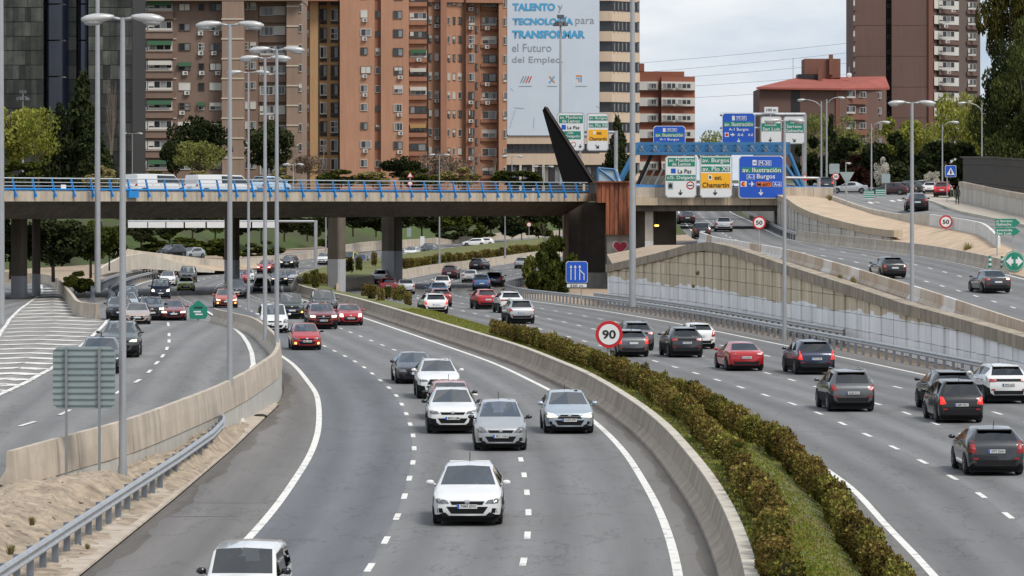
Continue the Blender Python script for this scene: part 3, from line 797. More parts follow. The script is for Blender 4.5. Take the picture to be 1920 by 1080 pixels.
# ground behind the upper road on the right, under the trees
structure(strip('planted_slope', PB, [(1760, 334, 520), (1800, 336, 500), (1860, 338, 480), (1960, 340, 470), (2080, 345, 450), (2200, 350, 430), (2500, 380, 380)], [GRASSB], 3))
structure(strip('planted_slope', [(1300, 344, 520), (1400, 344, 500), (1470, 344, 471)], [(1300, 338, 640), (1400, 338, 640), (1640, 338, 640)], [GRASSB], 2))

# ================================================================== BRIDGE
BE = Vector((52.8, 83.0)); BLEN = BE.length; BD = BE / BLEN
BN = Vector((-BD.y, BD.x))                       # away from the camera
BO = Vector((-43.3, 322.0))
def bp(s, w, z): 
    q = BO + BD * s + BN * w
    return Vector((q.x, q.y, z))
B_RZ = math.atan2(BD.y, BD.x)
bridge = empty('road_bridge', 'long concrete road bridge with blue steel railing crossing over the motorway', 'bridge', bp(0, 0, 0), B_RZ)
def bl(s, w, z): return (s, w, z)                 # local: s along, w away
def extr(pts, s0, s1): return [[(s0, w, z) for w, z in pts], [(s1, w, z) for w, z in pts]]
S0, S1 = -60.0, 97.5
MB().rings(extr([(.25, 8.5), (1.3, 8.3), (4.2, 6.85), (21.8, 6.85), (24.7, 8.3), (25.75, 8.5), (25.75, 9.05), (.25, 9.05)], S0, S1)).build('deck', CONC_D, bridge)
s = S0
while s < S1 - .1:                                # fascia cast in lengths
    e = min(s + 9.0, S1)
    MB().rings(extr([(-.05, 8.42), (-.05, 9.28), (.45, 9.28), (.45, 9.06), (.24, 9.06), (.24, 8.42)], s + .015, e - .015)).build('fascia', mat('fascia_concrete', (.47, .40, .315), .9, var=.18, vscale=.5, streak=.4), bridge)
    s = e
MB().rings(extr([(25.6, 9.06), (25.6, 9.6), (25.9, 9.6), (25.9, 9.06)], S0, S1)).build('parapet', CONC_L, bridge)
MB().box(S0, S1, .46, 25.5, 9.06, 9.12).build('carriageway', A_LEFT, bridge)
pm = MB()
pm.hexa([(-.05, -.32, 8.88), (.05, -.32, 8.88), (.05, -.06, 8.88), (-.05, -.06, 8.88), (-.13, .05, 10.42), (-.03, .05, 10.42), (-.03, .20, 10.42), (-.13, .20, 10.42)])
pm.box(-.09, .09, -.34, -.05, 8.80, 9.05)
pme = pm.mesh('railing_post'); RAILW = mat('rail_pale', (.55, .60, .64), .4, .3)
s = -58.0
while s < 96:
    ob('railing_post', pme, bridge, (s, 0, 0), mats=[BLUE]); s += 2.66
for z, w, r, m_ in ((10.44, .12, .06, RAILW), (10.08, .05, .035, RAILW), (9.76, 0.0, .035, RAILW), (9.48, -.06, .09, BLUE), (9.36, .10, .07, RAILW)):
    MB().tube([(S0, w, z), (S1 - 1.5, w, z)], r, 6, m=0).build('rail', m_, bridge, smooth=True)
MB().box(16.0, 17.4, -.40, -.12, 8.75, 9.35).build('junction_box', BLUE, bridge)
# pillars
def pillar(x, ytop_z, D, w, m2z, kind, label):
    X = (x - 960) / F * D
    r_ = empty('bridge_pillar', label, 'pillar', (X, D, zr(D) - .2), B_RZ)
    h = ytop_z - zr(D) + .2; hp = m2z
    if kind == 'round':
        sec = [(math.cos(a) * w / 2, math.sin(a) * w / 2) for a in [2 * PI * k / 20 for k in range(20)]]
    else:
        c = .18; a = w / 2; b = w * .62
        sec = [(-a, -b + c), (-a + c, -b), (a - c, -b), (a, -b + c), (a, b - c), (a - c, b), (-a + c, b), (-a, b - c)]
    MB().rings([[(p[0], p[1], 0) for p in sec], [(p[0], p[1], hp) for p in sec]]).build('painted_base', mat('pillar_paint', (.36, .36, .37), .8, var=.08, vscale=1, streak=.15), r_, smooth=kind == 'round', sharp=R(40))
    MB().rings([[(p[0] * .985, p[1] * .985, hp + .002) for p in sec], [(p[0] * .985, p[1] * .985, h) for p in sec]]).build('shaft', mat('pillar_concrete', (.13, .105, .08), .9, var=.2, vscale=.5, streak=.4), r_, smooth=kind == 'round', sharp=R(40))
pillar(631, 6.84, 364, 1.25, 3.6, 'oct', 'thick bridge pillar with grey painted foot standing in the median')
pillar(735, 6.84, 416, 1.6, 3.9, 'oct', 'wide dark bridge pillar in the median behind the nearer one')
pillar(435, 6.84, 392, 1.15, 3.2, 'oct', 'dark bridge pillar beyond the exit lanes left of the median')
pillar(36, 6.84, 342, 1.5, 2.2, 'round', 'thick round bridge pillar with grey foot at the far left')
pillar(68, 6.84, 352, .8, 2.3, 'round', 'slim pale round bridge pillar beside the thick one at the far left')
# abutment and rusty pylon
AD = 401.0
root = empty('abutment', 'massive shaded concrete abutment carrying the end of the long bridge', 'abutment', P(1095, 560, AD))
c0 = root.location
def pxbox(x0, x1, y0, y1, D0, depth, m, name, par, org):
    a, b = P(x0, y1, D0), P(x1, y0, D0)
    return MB().box(a.x - org.x, b.x - org.x, D0 - org.y, D0 + depth - org.y, a.z - org.z, b.z - org.z).build(name, m, par)
pxbox(1060, 1137, 379, 575, 406.5, 22, mat('abutment_shaded', (.10, .085, .07), .95, var=.2, vscale=.6, streak=.3), 'block', root, c0)  # block concrete coloured near black for the shade of the deck overhead
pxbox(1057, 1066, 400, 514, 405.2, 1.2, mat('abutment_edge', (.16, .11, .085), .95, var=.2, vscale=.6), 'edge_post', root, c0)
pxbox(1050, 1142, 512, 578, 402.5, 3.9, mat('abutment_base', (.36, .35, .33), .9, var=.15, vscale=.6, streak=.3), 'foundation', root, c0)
root = empty('rusty_pylon', 'rust streaked ribbed steel clad pylon with a red heart painted on its concrete foot', 'pylon', P(1155, 520, 397))
c0 = root.location
pxbox(1138, 1192, 438, 530, 397.0, 10, mat('pylon_concrete', (.27, .25, .22), .9, var=.14, vscale=.6, streak=.25), 'concrete_foot', root, c0)
for i in range(9):
    xx = 1120 + i * 8.0
    yb = 380 if xx < 1134 else 440
    pxbox(xx + .3, xx + 7.7, 342, yb, 396.6 - .12 * (i % 2), 10 if i in (0, 8) else 3, RUST, 'rust_sheet', root, c0)
pxbox(1116, 1194, 339.5, 342, 396.2, 11, RUST, 'cap', root, c0)
def heart(cx, cy, sz, D, m, dy, name, par, org):
    pts = []
    for k in range(40):
        t = 2 * PI * k / 40
        hx = 16 * math.sin(t) ** 3 / 16; hy = (13 * math.cos(t) - 5 * math.cos(2 * t) - 2 * math.cos(3 * t) - math.cos(4 * t)) / 16
        p = P(cx + hx * sz, cy - hy * sz, D); pts.append((p.x - org.x, D - dy - org.y, p.z - org.z))
    MB().poly(pts).build(name, m, par, fix=False)
heart(1163, 463, 15.5, 397, mat('graffiti_pale', (.52, .42, .40), .8), .01, 'heart_outline', root, c0)
heart(1163, 463, 12.5, 397, mat('graffiti_red', (.36, .03, .06), .8), .02, 'heart', root, c0)
# black fin
root = empty('black_fin', 'tall black pointed steel fin rising above the bridge railing', 'sculpture', P(1080, 345, 412))
c0 = root.location
fin = [P(1017, 207, 412), P(1021, 200, 412), P(1112, 342, 412), P(1056, 345, 412)]
fr_ = [(p.x - c0.x, 0, p.z - c0.z) for p in fin]; bk = [(x + .35, 1.6, z) for x, y_, z in fr_]
MB().hexa([fr_[3], fr_[2], bk[2], bk[3], fr_[0], fr_[1], bk[1], bk[0]]).build('blade', mat('fin_black', (.008, .0075, .0075), .9, spec=.1), root)
MB().tube([(fin[1].x - c0.x + .05, -.05, fin[1].z - c0.z), (fin[2].x - c0.x + .05, -.05, fin[2].z - c0.z)], .12, 6).build('edge_tube', mat('fin_edge', (.05, .035, .03), .8), root)

# small bridge over the ramp
SD = 391.0
root = empty('small_bridge', 'short beige concrete bridge spanning the ramp under the lane signs', 'bridge', P(1340, 395, SD))
c0 = root.location
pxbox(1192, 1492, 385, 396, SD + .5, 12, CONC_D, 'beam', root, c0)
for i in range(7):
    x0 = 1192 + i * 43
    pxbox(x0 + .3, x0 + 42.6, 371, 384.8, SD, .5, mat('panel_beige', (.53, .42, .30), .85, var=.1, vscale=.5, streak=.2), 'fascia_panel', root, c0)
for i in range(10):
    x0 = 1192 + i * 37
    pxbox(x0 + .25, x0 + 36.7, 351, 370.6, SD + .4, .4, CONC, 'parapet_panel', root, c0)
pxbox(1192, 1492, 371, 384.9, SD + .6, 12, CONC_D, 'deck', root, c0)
for yy in (347.5, 350.0):
    a, b = P(1192, yy, SD + .5), P(1560, yy + (4 if yy > 348 else 4), SD + .5)
    MB().tube([a - c0, b - c0], .07, 6).build('rail', BLUE, root)
for i in range(14):
    a = P(1200 + i * 25, 351, SD + .55)
    MB().box(a.x - c0.x - .05, a.x - c0.x + .05, a.y - c0.y - .05, a.y - c0.y + .05, a.z - c0.z - .2, a.z - c0.z + .3).build('rail_post', BLUE, root)
a = P(1217, 488, SD + 2)
root = empty('slim_column', 'slim pale column under the small bridge beside the rusty pylon', 'column', a)
MB().box(-.42, .42, -.4, .4, -.3, 5.15).build('shaft', CONC_L, root); MB().box(-.43, .43, -.42, .41, -.3, 2.0).build('painted_foot', WHITEW, root)
a = P(1231, 425, SD + 5)
root = empty('tunnel_lamp', 'lit orange tunnel lamp under the small bridge', 'lamp', a)
MB().box(-.35, .35, -.2, .3, -.1, .35).build('housing', BLACK, root)
MB().ellipsoid((0, -.28, .12), (.26, .08, .10), 10, 6).build('lens', mat('orange_glow', (.9, .45, .08), .4, emit=(1.0, .5, .08), estr=4), root)
MB().box(-.04, .04, 0, .08, .3, 1.7).build('hanger', BLACK, root)
# dark inner side wall of the ramp under the small bridge, with stone slope
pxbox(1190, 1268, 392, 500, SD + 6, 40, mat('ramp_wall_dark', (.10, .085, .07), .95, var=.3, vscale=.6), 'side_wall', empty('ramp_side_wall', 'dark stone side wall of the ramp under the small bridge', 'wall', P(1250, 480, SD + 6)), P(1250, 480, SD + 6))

q = [Vector((rxr(d) + 1.3, d, zramp(d) - .1)) for d in (394, 415, 440, 470, 498)]
plan_wall('ramp_wall', 'concrete side wall of the ramp beyond the small bridge', 'wall', q, [3.6, 3.6, 3.4, 3.2, 3.0], .4, CONC_L, 4, None, 'panel', .4)
q = [Vector((rxl(d) - 1.2, d, zramp(d) - .1)) for d in (432, 450, 475, 498)]
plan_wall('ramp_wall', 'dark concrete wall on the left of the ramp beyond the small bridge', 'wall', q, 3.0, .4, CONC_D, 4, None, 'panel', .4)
# blue steel footbridge frame behind the signs
TD = 430.0
root = empty('blue_footbridge', 'blue steel lattice footbridge frame behind the lane signs', 'footbridge', P(1330, 345, TD))
c0 = root.location
def bar(p, q_, r_, m_, name, par, org, n=6): MB().tube([Vector(p) - org, Vector(q_) - org], r_, n).build(name, m_, par)
for dd in (0, 3.5):
    pxbox(1195, 1482, 266.5, 271.5, TD + dd, .35, BLUE_T, 'top_chord', root, c0)
    pxbox(1195, 1482, 285.0, 290.5, TD + dd, .35, BLUE_T, 'bottom_chord', root, c0)
for i in range(22):
    xa = 1196 + i * 13.0
    bar(P(xa, 285 if i % 2 else 271, TD + .15), P(xa + 13.0, 271 if i % 2 else 285, TD + .15), .10, BLUE_T, 'lattice_bar', root, c0)
    if i % 2 == 0: pxbox(xa + 3, xa + 10, 272.5, 284, TD + 1.2, .08, mat('lattice_panel', (.22, .24, .24), .7, var=.6, vscale=1.2), 'infill_panel', root, c0)
pxbox(1195, 1482, 289, 290, TD + .4, 3.0, BLUE_T, 'floor', root, c0)
pxbox(1196, 1481, 271.6, 284.9, TD + 1.6, .1, BLUE_T, 'side_panel', root, c0)
bar(P(1198, 270, TD), P(1160, 345, TD), .36, BLUE_T, 'leg', root, c0); bar(P(1222, 289, TD + 3), P(1196, 345, TD + 3), .25, BLACK, 'leg', root, c0)
bar(P(1480, 288, TD), P(1506, 352, TD), .28, BLUE_T, 'leg', root, c0); bar(P(1465, 300, TD + 3), P(1500, 352, TD + 3), .3, BLUE_T, 'leg', root, c0)
pxbox(1198, 1245, 330, 352, TD + 6, .4, mat('ramp_concrete', (.25, .24, .22), .9, var=.15, vscale=.6), 'stair_wall', root, c0)
for i in range(5): bar(P(1200 + i * 14, 346, TD + 4), P(1214 + i * 14, 318, TD + 4), .13, CONC_L if i % 2 else WHITEW, 'stair_brace', root, c0)
root = empty('glazed_lift_box', 'slanted blue framed glass box at the foot of the footbridge', 'shelter', P(1143, 345, TD - 5))
c0 = root.location
g = [P(1121, 345, TD - 5), P(1160, 345, TD - 5), P(1166, 345, TD - 2), P(1127, 345, TD - 2), P(1121, 315, TD - 5), P(1152, 318, TD - 5), P(1158, 318, TD - 2), P(1127, 315, TD - 2)]
MB().hexa([p - c0 for p in g]).build('glazing', mat('pale_glazing', (.40, .50, .55), .15, .2), root)
for a_, b_ in ((0, 4), (4, 5), (5, 1), (0, 1), (4, 1)): bar(g[a_] + Vector((0, -.1, 0)), g[b_] + Vector((0, -.1, 0)), .14, BLUE_T, 'frame_bar', root, c0)

# ================================================================== SIGNS
TEXTS = []
class Sign:
    def __init__(s, name, label, cat, x0, y0, x1, y1, D, base, border=None, group=None, th=.12, backing=True, bw=1.6):
        s.D, s.s = D, F / D
        s.xc, s.yb = (x0 + x1) / 2, y1
        s.root = empty(name, label, cat, P(s.xc, y1, D), 0, group)
        w, h = (x1 - x0) / s.s, (y1 - y0) / s.s
        c = min(.25, w * .08)
        sec = [(-w / 2 + c, 0), (w / 2 - c, 0), (w / 2, c), (w / 2, h - c), (w / 2 - c, h), (-w / 2 + c, h), (-w / 2, h - c), (-w / 2, c)]
        MB().rings([[(x, 0, z) for x, z in sec], [(x, th, z) for x, z in sec]]).build('panel', border or base, s.root)
        b = bw / s.s
        sec2 = [(x * (w / 2 - b) / (w / 2), (z - h / 2) * (h / 2 - b) / (h / 2) + h / 2) for x, z in sec]
        if border: MB().rings([[(x, -.015, z) for x, z in sec2], [(x, -.001, z) for x, z in sec2]]).build('face', base, s.root)
        s.lay = -.02
    def loc(s, x, y): return ((x - s.xc) / s.s, (s.yb - y) / s.s)
    def rect(s, x0, y0, x1, y1, m, name='plate', k=1):
        a, b = s.loc(x0, y1), s.loc(x1, y0)
        MB().box(a[0], b[0], -.015 - .015 * k, -.002 - .015 * k + .012, a[1], b[1]).build(name, m, s.root); return s
    def text(s, t, x0, y0, x1, y1, m, bold=.012, k=3):
        a, b = s.loc(x0, y1), s.loc(x1, y0)
        TEXTS.append((t, s.root, ((a[0] + b[0]) / 2, -.016 - .015 * k, (a[1] + b[1]) / 2), b[0] - a[0], b[1] - a[1], m, bold)); return s
    def shape(s, pts, m, name='symbol', k=3):
        MB().poly([(lambda q: (q[0], -.016 - .015 * k, q[1]))(s.loc(x, y)) for x, y in pts]).build(name, m, s.root, fix=False); return s
    def arrow(s, cx, cy, z, m, ang=0, k=3):
        base = [(-.13, -1), (.13, -1), (.13, .1), (.55, -.15), (.75, .05), (0, .95), (-.75, .05), (-.55, -.15), (-.13, .1)]
        ca, sa = math.cos(ang), math.sin(ang)
        return s.shape([(cx + (x * ca - y * sa) * z, cy + (x * sa + y * ca) * z) for x, y in base], m, 'arrow', k)
    def disc(s, cx, cy, r, m, name='disc', k=3):
        return s.shape([(cx + r * math.cos(2 * PI * i / 28), cy + r * math.sin(2 * PI * i / 28)) for i in range(28)], m, name, k)
    def bracket(s, x, y0, y1, w=.12, dy=.2, name='post', m=None, tube=True):
        a, b = s.loc(x, y1), s.loc(x, y0)
        MB().tube([(a[0], dy, a[1]), (a[0], dy, b[1])], w, 10).build(name, m or STEEL, s.root, smooth=True, sharp=R(40)); return s
BLK = BLACK
# lane signs on the small bridge
GD = SD - .9
s = Sign('lane_sign', 'white and green lane sign for av. Monforte de Lemos and La Paz above the ramp', 'road sign', 1247, 292, 1306, 371, GD, WHITE, STEEL, 'lane signs above the ramp')
s.rect(1252, 296, 1303, 312, S_GREEN).text('av. Monforte', 1254, 297, 1302, 303.5, WHITE).text('de Lemos', 1260, 304.5, 1295, 310.5, WHITE)
s.rect(1258, 316, 1267, 325, S_BLUE).text('La Paz', 1271, 317, 1297, 325, BLK).rect(1249, 328, 1304, 339, S_GREEN).text('c/S. Delgado', 1251, 329.5, 1303, 338, WHITE)
s.rect(1252, 342, 1262, 355, S_BACK).shape([(1254, 352), (1260, 352), (1260, 346), (1257, 343.5), (1254, 346)], BLK).disc(1294.5, 347.5, 7.6, S_RED, k=1).disc(1294.5, 347.5, 5.4, WHITE, k=2).rect(1290, 346.6, 1299, 348.6, BLK, k=3)
s.arrow(1276, 361, 5.5, BLK)
s = Sign('lane_sign', 'white, green and yellow lane sign reading est. Chamartín above the ramp', 'road sign', 1312, 292, 1373, 371, GD, WHITE, STEEL, 'lane signs above the ramp')
s.rect(1315, 295, 1369, 308, S_GREEN).text('av. Burgos', 1317, 296.5, 1367, 307, WHITE).rect(1315, 312, 1369, 322, S_GREEN).text('av. Pío XII', 1317, 312.5, 1367, 321, WHITE)
s.rect(1314, 324.5, 1370, 353, S_YEL).rect(1328, 328, 1335, 338, WHITE, k=2).rect(1329.6, 330, 1333.4, 335, BLK, k=3).text('est.', 1340, 330, 1354, 337, BLK).text('Chamartín', 1317, 342, 1367, 351.5, BLK).arrow(1341, 361, 5.5, BLK)
s = Sign('lane_sign', 'large blue lane sign for av. Ilustración and Burgos above the ramp', 'road sign', 1385, 292, 1469, 372, GD, S_BLUE, WHITE, 'lane signs above the ramp', bw=1.2)
s.rect(1411, 300, 1418.5, 310, WHITE, k=1).rect(1421.5, 301, 1446, 311, WHITE).rect(1422.3, 301.8, 1445.2, 310.2, S_BLUE, k=2).text('M-30', 1424, 302.5, 1443.5, 309.5, WHITE).text('30', 1412.5, 303, 1417.5, 307, S_BLUE, k=3)
s.rect(1390, 314, 1466, 324, S_GREEN).text('av. Ilustración', 1392, 314.5, 1464, 323, WHITE)
s.rect(1400, 327, 1415, 336, WHITE).rect(1400.8, 327.8, 1414.2, 335.2, S_BLUE, k=2).text('A-1', 1402, 328.6, 1413, 334.6, WHITE).text('Burgos', 1419, 326, 1453, 337.5, WHITE)
s.rect(1388.5, 340, 1400, 350, WHITE, k=1).disc(1394, 345, 4.3, S_RED, k=2).disc(1396, 345, 2.4, S_YEL, k=3)
s.shape([(1404, 344.3), (1409, 344.3), (1408, 340.5), (1410, 340.5), (1412.5, 344.3), (1416, 345), (1412.5, 345.7), (1410, 349.5), (1408, 349.5), (1409, 345.7), (1404, 345.7)], WHITE, 'aeroplane')
s.rect(1418.5, 341, 1446, 350, S_ORG).text('M-607', 1420, 342, 1445, 349, BLK).rect(1448.5, 341, 1465, 350, WHITE).rect(1449.2, 341.7, 1464.3, 349.3, S_BLUE, k=2).text('A-6', 1451, 342.3, 1463, 348.7, WHITE).arrow(1426.5, 361, 6, WHITE)
# signs on gantries behind
BDn = 446.0
s = Sign('lane_sign', 'white lane sign for av. Monforte de Lemos behind the black fin', 'road sign', 1044, 211, 1096, 283, BDn, WHITE, STEEL, 'lane signs on the gantries behind')
s.rect(1048, 216, 1093, 231, S_GREEN).text('av. Monforte', 1050, 217, 1091, 223, WHITE).text('de Lemos', 1054, 224, 1087, 230, WHITE).rect(1053, 234, 1061, 243, S_BLUE).text('La Paz', 1064, 236, 1087, 242, BLK)
s.rect(1048, 246, 1089, 261, S_GREEN).text('calle', 1064, 247, 1075, 251, WHITE).text('Delgado', 1061, 253, 1087, 259, WHITE).disc(1075, 271, 5, S_RED, k=1).disc(1075, 271, 3.6, WHITE, k=2).arrow(1088, 274, 4, BLK)
s.bracket(1088, 283, 345, .16)
s = Sign('lane_sign', 'narrow white and yellow lane sign for Chamartín beside the black fin', 'road sign', 1100, 212, 1141, 283, BDn, WHITE, STEEL, 'lane signs on the gantries behind')
s.rect(1104, 218, 1139, 226, S_GREEN).text('av. Burgos', 1105, 219, 1138, 225, WHITE).rect(1104, 231, 1139, 239, S_GREEN).text('av. Pío XII', 1105, 232, 1138, 238, WHITE).rect(1103, 243, 1139, 264, S_YEL).text('est.', 1119, 247, 1129, 252, BLK).text('Chamartín', 1105, 257, 1138, 263, BLK).rect(1112, 246, 1117, 252, WHITE, k=2).arrow(1120, 275, 5, BLK, -.8)
root = empty('sign_gantry', 'grey steel mast with side arm holding the two white lane signs', 'gantry', P(1155, 345, BDn + .6))
c0 = root.location
bar(P(1155, 347, BDn + .6), P(1155, 245, BDn + .6), .24, STEEL, 'mast', root, c0, 10); bar(P(1155, 248, BDn + .6), P(1050, 247, BDn + .6), .17, STEEL, 'arm', root, c0, 8)
def blue_sign(x0, y0, x1, y1, D, label, orange, group):
    s = Sign('lane_sign', label, 'road sign', x0, y0, x1, y1, D, S_BLUE, WHITE, group, bw=.9)
    w, h = x1 - x0, y1 - y0
    X = lambda t: x0 + w * t; Y = lambda t: y0 + h * t
    s.rect(X(.30), Y(.09), X(.38), Y(.24), WHITE).rect(X(.42), Y(.10), X(.74), Y(.23), WHITE).rect(X(.43), Y(.115), X(.73), Y(.215), S_BLUE, k=2).text('M-30', X(.46), Y(.125), X(.70), Y(.205), WHITE)
    s.rect(X(.05), Y(.28), X(.95), Y(.44), S_GREEN).text('av. Ilustración', X(.07), Y(.295), X(.93), Y(.425), WHITE).text('A-1 Burgos', X(.20), Y(.48), X(.80), Y(.60), WHITE)
    s.rect(X(.08), Y(.63), X(.20), Y(.77), WHITE).disc(X(.14), Y(.70), w * .045, S_RED, k=2)
    s.shape([(X(.25), Y(.68)), (X(.31), Y(.68)), (X(.30), Y(.63)), (X(.35), Y(.68)), (X(.40), Y(.70)), (X(.35), Y(.72)), (X(.30), Y(.77)), (X(.31), Y(.72)), (X(.25), Y(.72))], WHITE, 'aeroplane')
    if orange: s.rect(X(.43), Y(.64), X(.74), Y(.76), S_ORG).text('M-607', X(.45), Y(.655), X(.72), Y(.745), BLK)
    else: s.text('A-6', X(.46), Y(.65), X(.64), Y(.75), WHITE)
    s.text('A-6', X(.78), Y(.65), X(.93), Y(.75), WHITE).arrow(X(.5), Y(.89), h * .075, WHITE)
    return s
blue_sign(1225, 236, 1285, 284, BDn, 'small blue lane sign for av. Ilustración in front of the blue lattice', True, 'lane signs on the gantries behind')
blue_sign(1354, 212, 1416, 270, BDn, 'blue lane sign for av. Ilustración standing against the sky', False, 'lane signs on the gantries behind')
root = empty('sign_gantry', 'grey steel gantry post carrying the small blue lane sign', 'gantry', P(1283, 350, BDn + .6)); c0 = root.location
bar(P(1283, 352, BDn + .6), P(1283, 250, BDn + .6), .16, STEEL, 'mast', root, c0, 8); bar(P(1283, 260, BDn + .6), P(1228, 260, BDn + .6), .12, STEEL, 'arm', root, c0, 6)
s = Sign('lane_sign', 'white lane sign for avenida San Luis with a small distance plate on top', 'road sign', 1426, 218, 1466, 270, BDn, WHITE, STEEL, 'lane signs on the gantries behind')
s.rect(1428, 231, 1464, 246, S_GREEN).text('avenida', 1434, 232.5, 1456, 236, WHITE).text('San Luis', 1430, 238.5, 1462, 245, WHITE).arrow(1444.5, 262, 4.5, BLK)
s.rect(1433, 200.5, 1459, 212, WHITE).text('100 m', 1437, 203.5, 1455, 208.5, BLK).rect(1444, 211, 1446, 218, STEEL, k=0)
s = Sign('lane_sign', 'white lane sign for calle Serrano Galvache on the gantry end', 'road sign', 1469, 218, 1509, 270, BDn, WHITE, STEEL, 'lane signs on the gantries behind')
s.rect(1471, 226, 1507, 249, S_GREEN).text('calle', 1482, 228, 1496, 231.5, WHITE).text('Serrano', 1475, 234, 1503, 240, WHITE).text('Galvache', 1472.5, 242, 1505.5, 248, WHITE).arrow(1489, 263, 4.5, BLK, -.8)
root = empty('sign_gantry', 'thick grey steel gantry with a long beam behind the San Luis signs', 'gantry', P(1508, 352, BDn + .7)); c0 = root.location
bar(P(1508, 354, BDn + .7), P(1508, 214, BDn + .7), .30, STEEL, 'mast', root, c0, 10); bar(P(1510, 214.5, BDn + .6), P(1350, 214.5, BDn + .6), .22, STEEL, 'beam', root, c0, 8); bar(P(1510, 240, BDn + .6), P(1350, 240, BDn + .6), .14, STEEL, 'beam', root, c0, 8)
# blue lane-drop sign with plate
s = Sign('lane_drop_sign', 'blue sign with merging white lane arrows before the abutment', 'road sign', 1061, 490, 1102, 531, 300, S_BLUE, WHITE, bw=.8)
for xx in (1070.5, 1078.5):
    s.rect(xx - .8, 501, xx + .8, 525, WHITE).shape([(xx - 2.6, 502), (xx + 2.6, 502), (xx, 496.5)], WHITE, 'arrow')
s.rect(1086.2, 501, 1087.8, 525, WHITE).shape([(1084.4, 502), (1089.6, 502), (1087, 496.5)], WHITE, 'arrow').shape([(1094.2, 525), (1095.8, 525), (1095.8, 513.5), (1088, 506), (1087, 507.5), (1094.2, 514.5)], WHITE, 'arrow')
s.rect(1063, 532.5, 1100, 538.5, WHITE).text('320 m', 1069, 533.5, 1093, 537.5, BLK).bracket(1068, 531, 566, .05).bracket(1090, 531, 566, .05)
# round speed limits
def round_sign(x, y, r, D, txt, ypost, label, two=None, dotted=False):
    s = Sign('speed_limit_sign', label, 'road sign', x - 1.2, y - 1.2, x + 1.2, y + 1.2, D, STEEL)
    n = 32
    def ring(rr, dy): return [(rr / s.s * math.cos(2 * PI * i / n), dy, 1.2 / s.s + rr / s.s * math.sin(2 * PI * i / n)) for i in range(n)]
    MB().rings([ring(r, -.02), ring(r, .06)]).build('rim', S_RED, s.root)
    MB().rings([ring(r * .76, -.035), ring(r * .76, -.021)]).build('face', WHITE, s.root)
    if txt: s.text(txt, x - r * .5, y - r * .33, x + r * .5, y + r * .33, BLK, .03, k=2)
    a = s.loc(x, ypost)
    MB().tube([(0, .12, a[1]), (0, .12, r / s.s * .8)], .045, 8).build('post', STEEL, s.root)
    return s
s90 = round_sign(1142, 627, 25.5, 162, '90', 690, 'round red rimmed 90 speed limit sign standing in the median hedge')
round_sign(1423.5, 417.5, 12.5, 300, '50', 484, 'round 50 speed limit sign between the ramp barrier and panelled wall')
round_sign(1773.5, 416, 12.5, 318, '50', 462, 'round 50 speed limit sign on the sand island')
round_sign(1567, 331, 7, 400, '30', 372, 'small round speed limit sign by the upper road far behind')
# back of sign, foreground left
s = Sign('rear_facing_sign', 'large grey ribbed back of a road sign standing on the sand bank', 'road sign', 99, 650, 216, 766, 107, S_BACK, None, th=.06)
for i in range(10):
    yy = 655 + i * 11.6
    s.rect(99.5, yy, 215.5, yy + 1.6, mat('sign_rib_dark', (.12, .145, .15), .6), 'rib', 1)
for xx in (125, 187):
    a = s.loc(xx, 925); b = s.loc(xx, 652)
    MB().box(a[0] - .035, a[0] + .035, -.12, -.04, a[1], b[1]).build('post', mat('sign_post_grey', (.24, .26, .27), .5, .4), s.root)
# green arrow boards, chevron, warning signs
s = Sign('direction_board', 'two green arrow boards for Serrano Galvache and San Luis on a grey post', 'road sign', 1881, 415, 1885, 440, 284, STEEL)
for y0, y1, t1, t2 in ((410, 425.5, 'c/ Serrano', 'Galvache'), (427, 441, 'avenida', 'San Luis')):
    s.shape([(1866, y1), (1904, y1), (1913, (y0 + y1) / 2), (1904, y0), (1866, y0)], S_GREEN, 'board', 2)
    s.text(t1, 1868, y0 + 2, 1898, y0 + 6.5, WHITE).text(t2, 1868, y0 + 8, 1896, y0 + 13, WHITE)
s.bracket(1870, 440, 490, .05, .1).bracket(1900, 440, 480, .05, .1)
s = Sign('divide_sign', 'round green sign with white double arrow at the gore of the ramp', 'road sign', 1900, 488, 1904, 492, 268, STEEL)
s.disc(1902, 490, 20, S_GREEN, 'disc', 1).disc(1902, 490, 18.6, WHITE, 'ring', 2).disc(1902, 490, 17.6, S_GREEN, 'disc', 3)
s.shape([(1886, 490), (1896, 480.5), (1896, 486), (1908, 486), (1908, 480.5), (1918, 490), (1908, 499.5), (1908, 494), (1896, 494), (1896, 499.5)], WHITE, 'double_arrow', 4).rect(1900, 479, 1904, 501, S_GREEN, k=5).bracket(1902, 495, 512, .06, .1)
for xx in (1856, 1879):
    a = P(xx, 502, 272); r_ = empty('marker_post', 'green and white banded flexible marker post %s' % ('left of the two by the gore' if xx == 1856 else 'right beside the round green sign'), 'marker post', a)
    for i in range(5): MB().tube([(0, 0, i * .17), (0, 0, i * .17 + .168)], .11 if i else .14, 10).build('band', S_GREEN if i % 2 == 0 else WHITE, r_)
# green gore nose sign on the left
g0 = G(371, 601, zr); DG = g0.y
s = Sign('gore_sign', 'green arrow shaped exit sign at the nose of the left barrier', 'road sign', 369, 590, 373, 594, DG, STEEL)
s.shape([(355, 594), (357, 598), (385, 598), (389, 592), (389, 577), (375, 564.5), (371, 563), (355, 577)], S_GREEN, 'board', 1).rect(364, 575, 380, 578.5, mat('sign_dark_text', (.01, .03, .03), .5), 'name', k=2)
s.rect(363, 583, 377, 585.8, WHITE, k=3).rect(366, 588, 380, 590.8, WHITE, k=3).bracket(371, 590, 602, .08, .1)
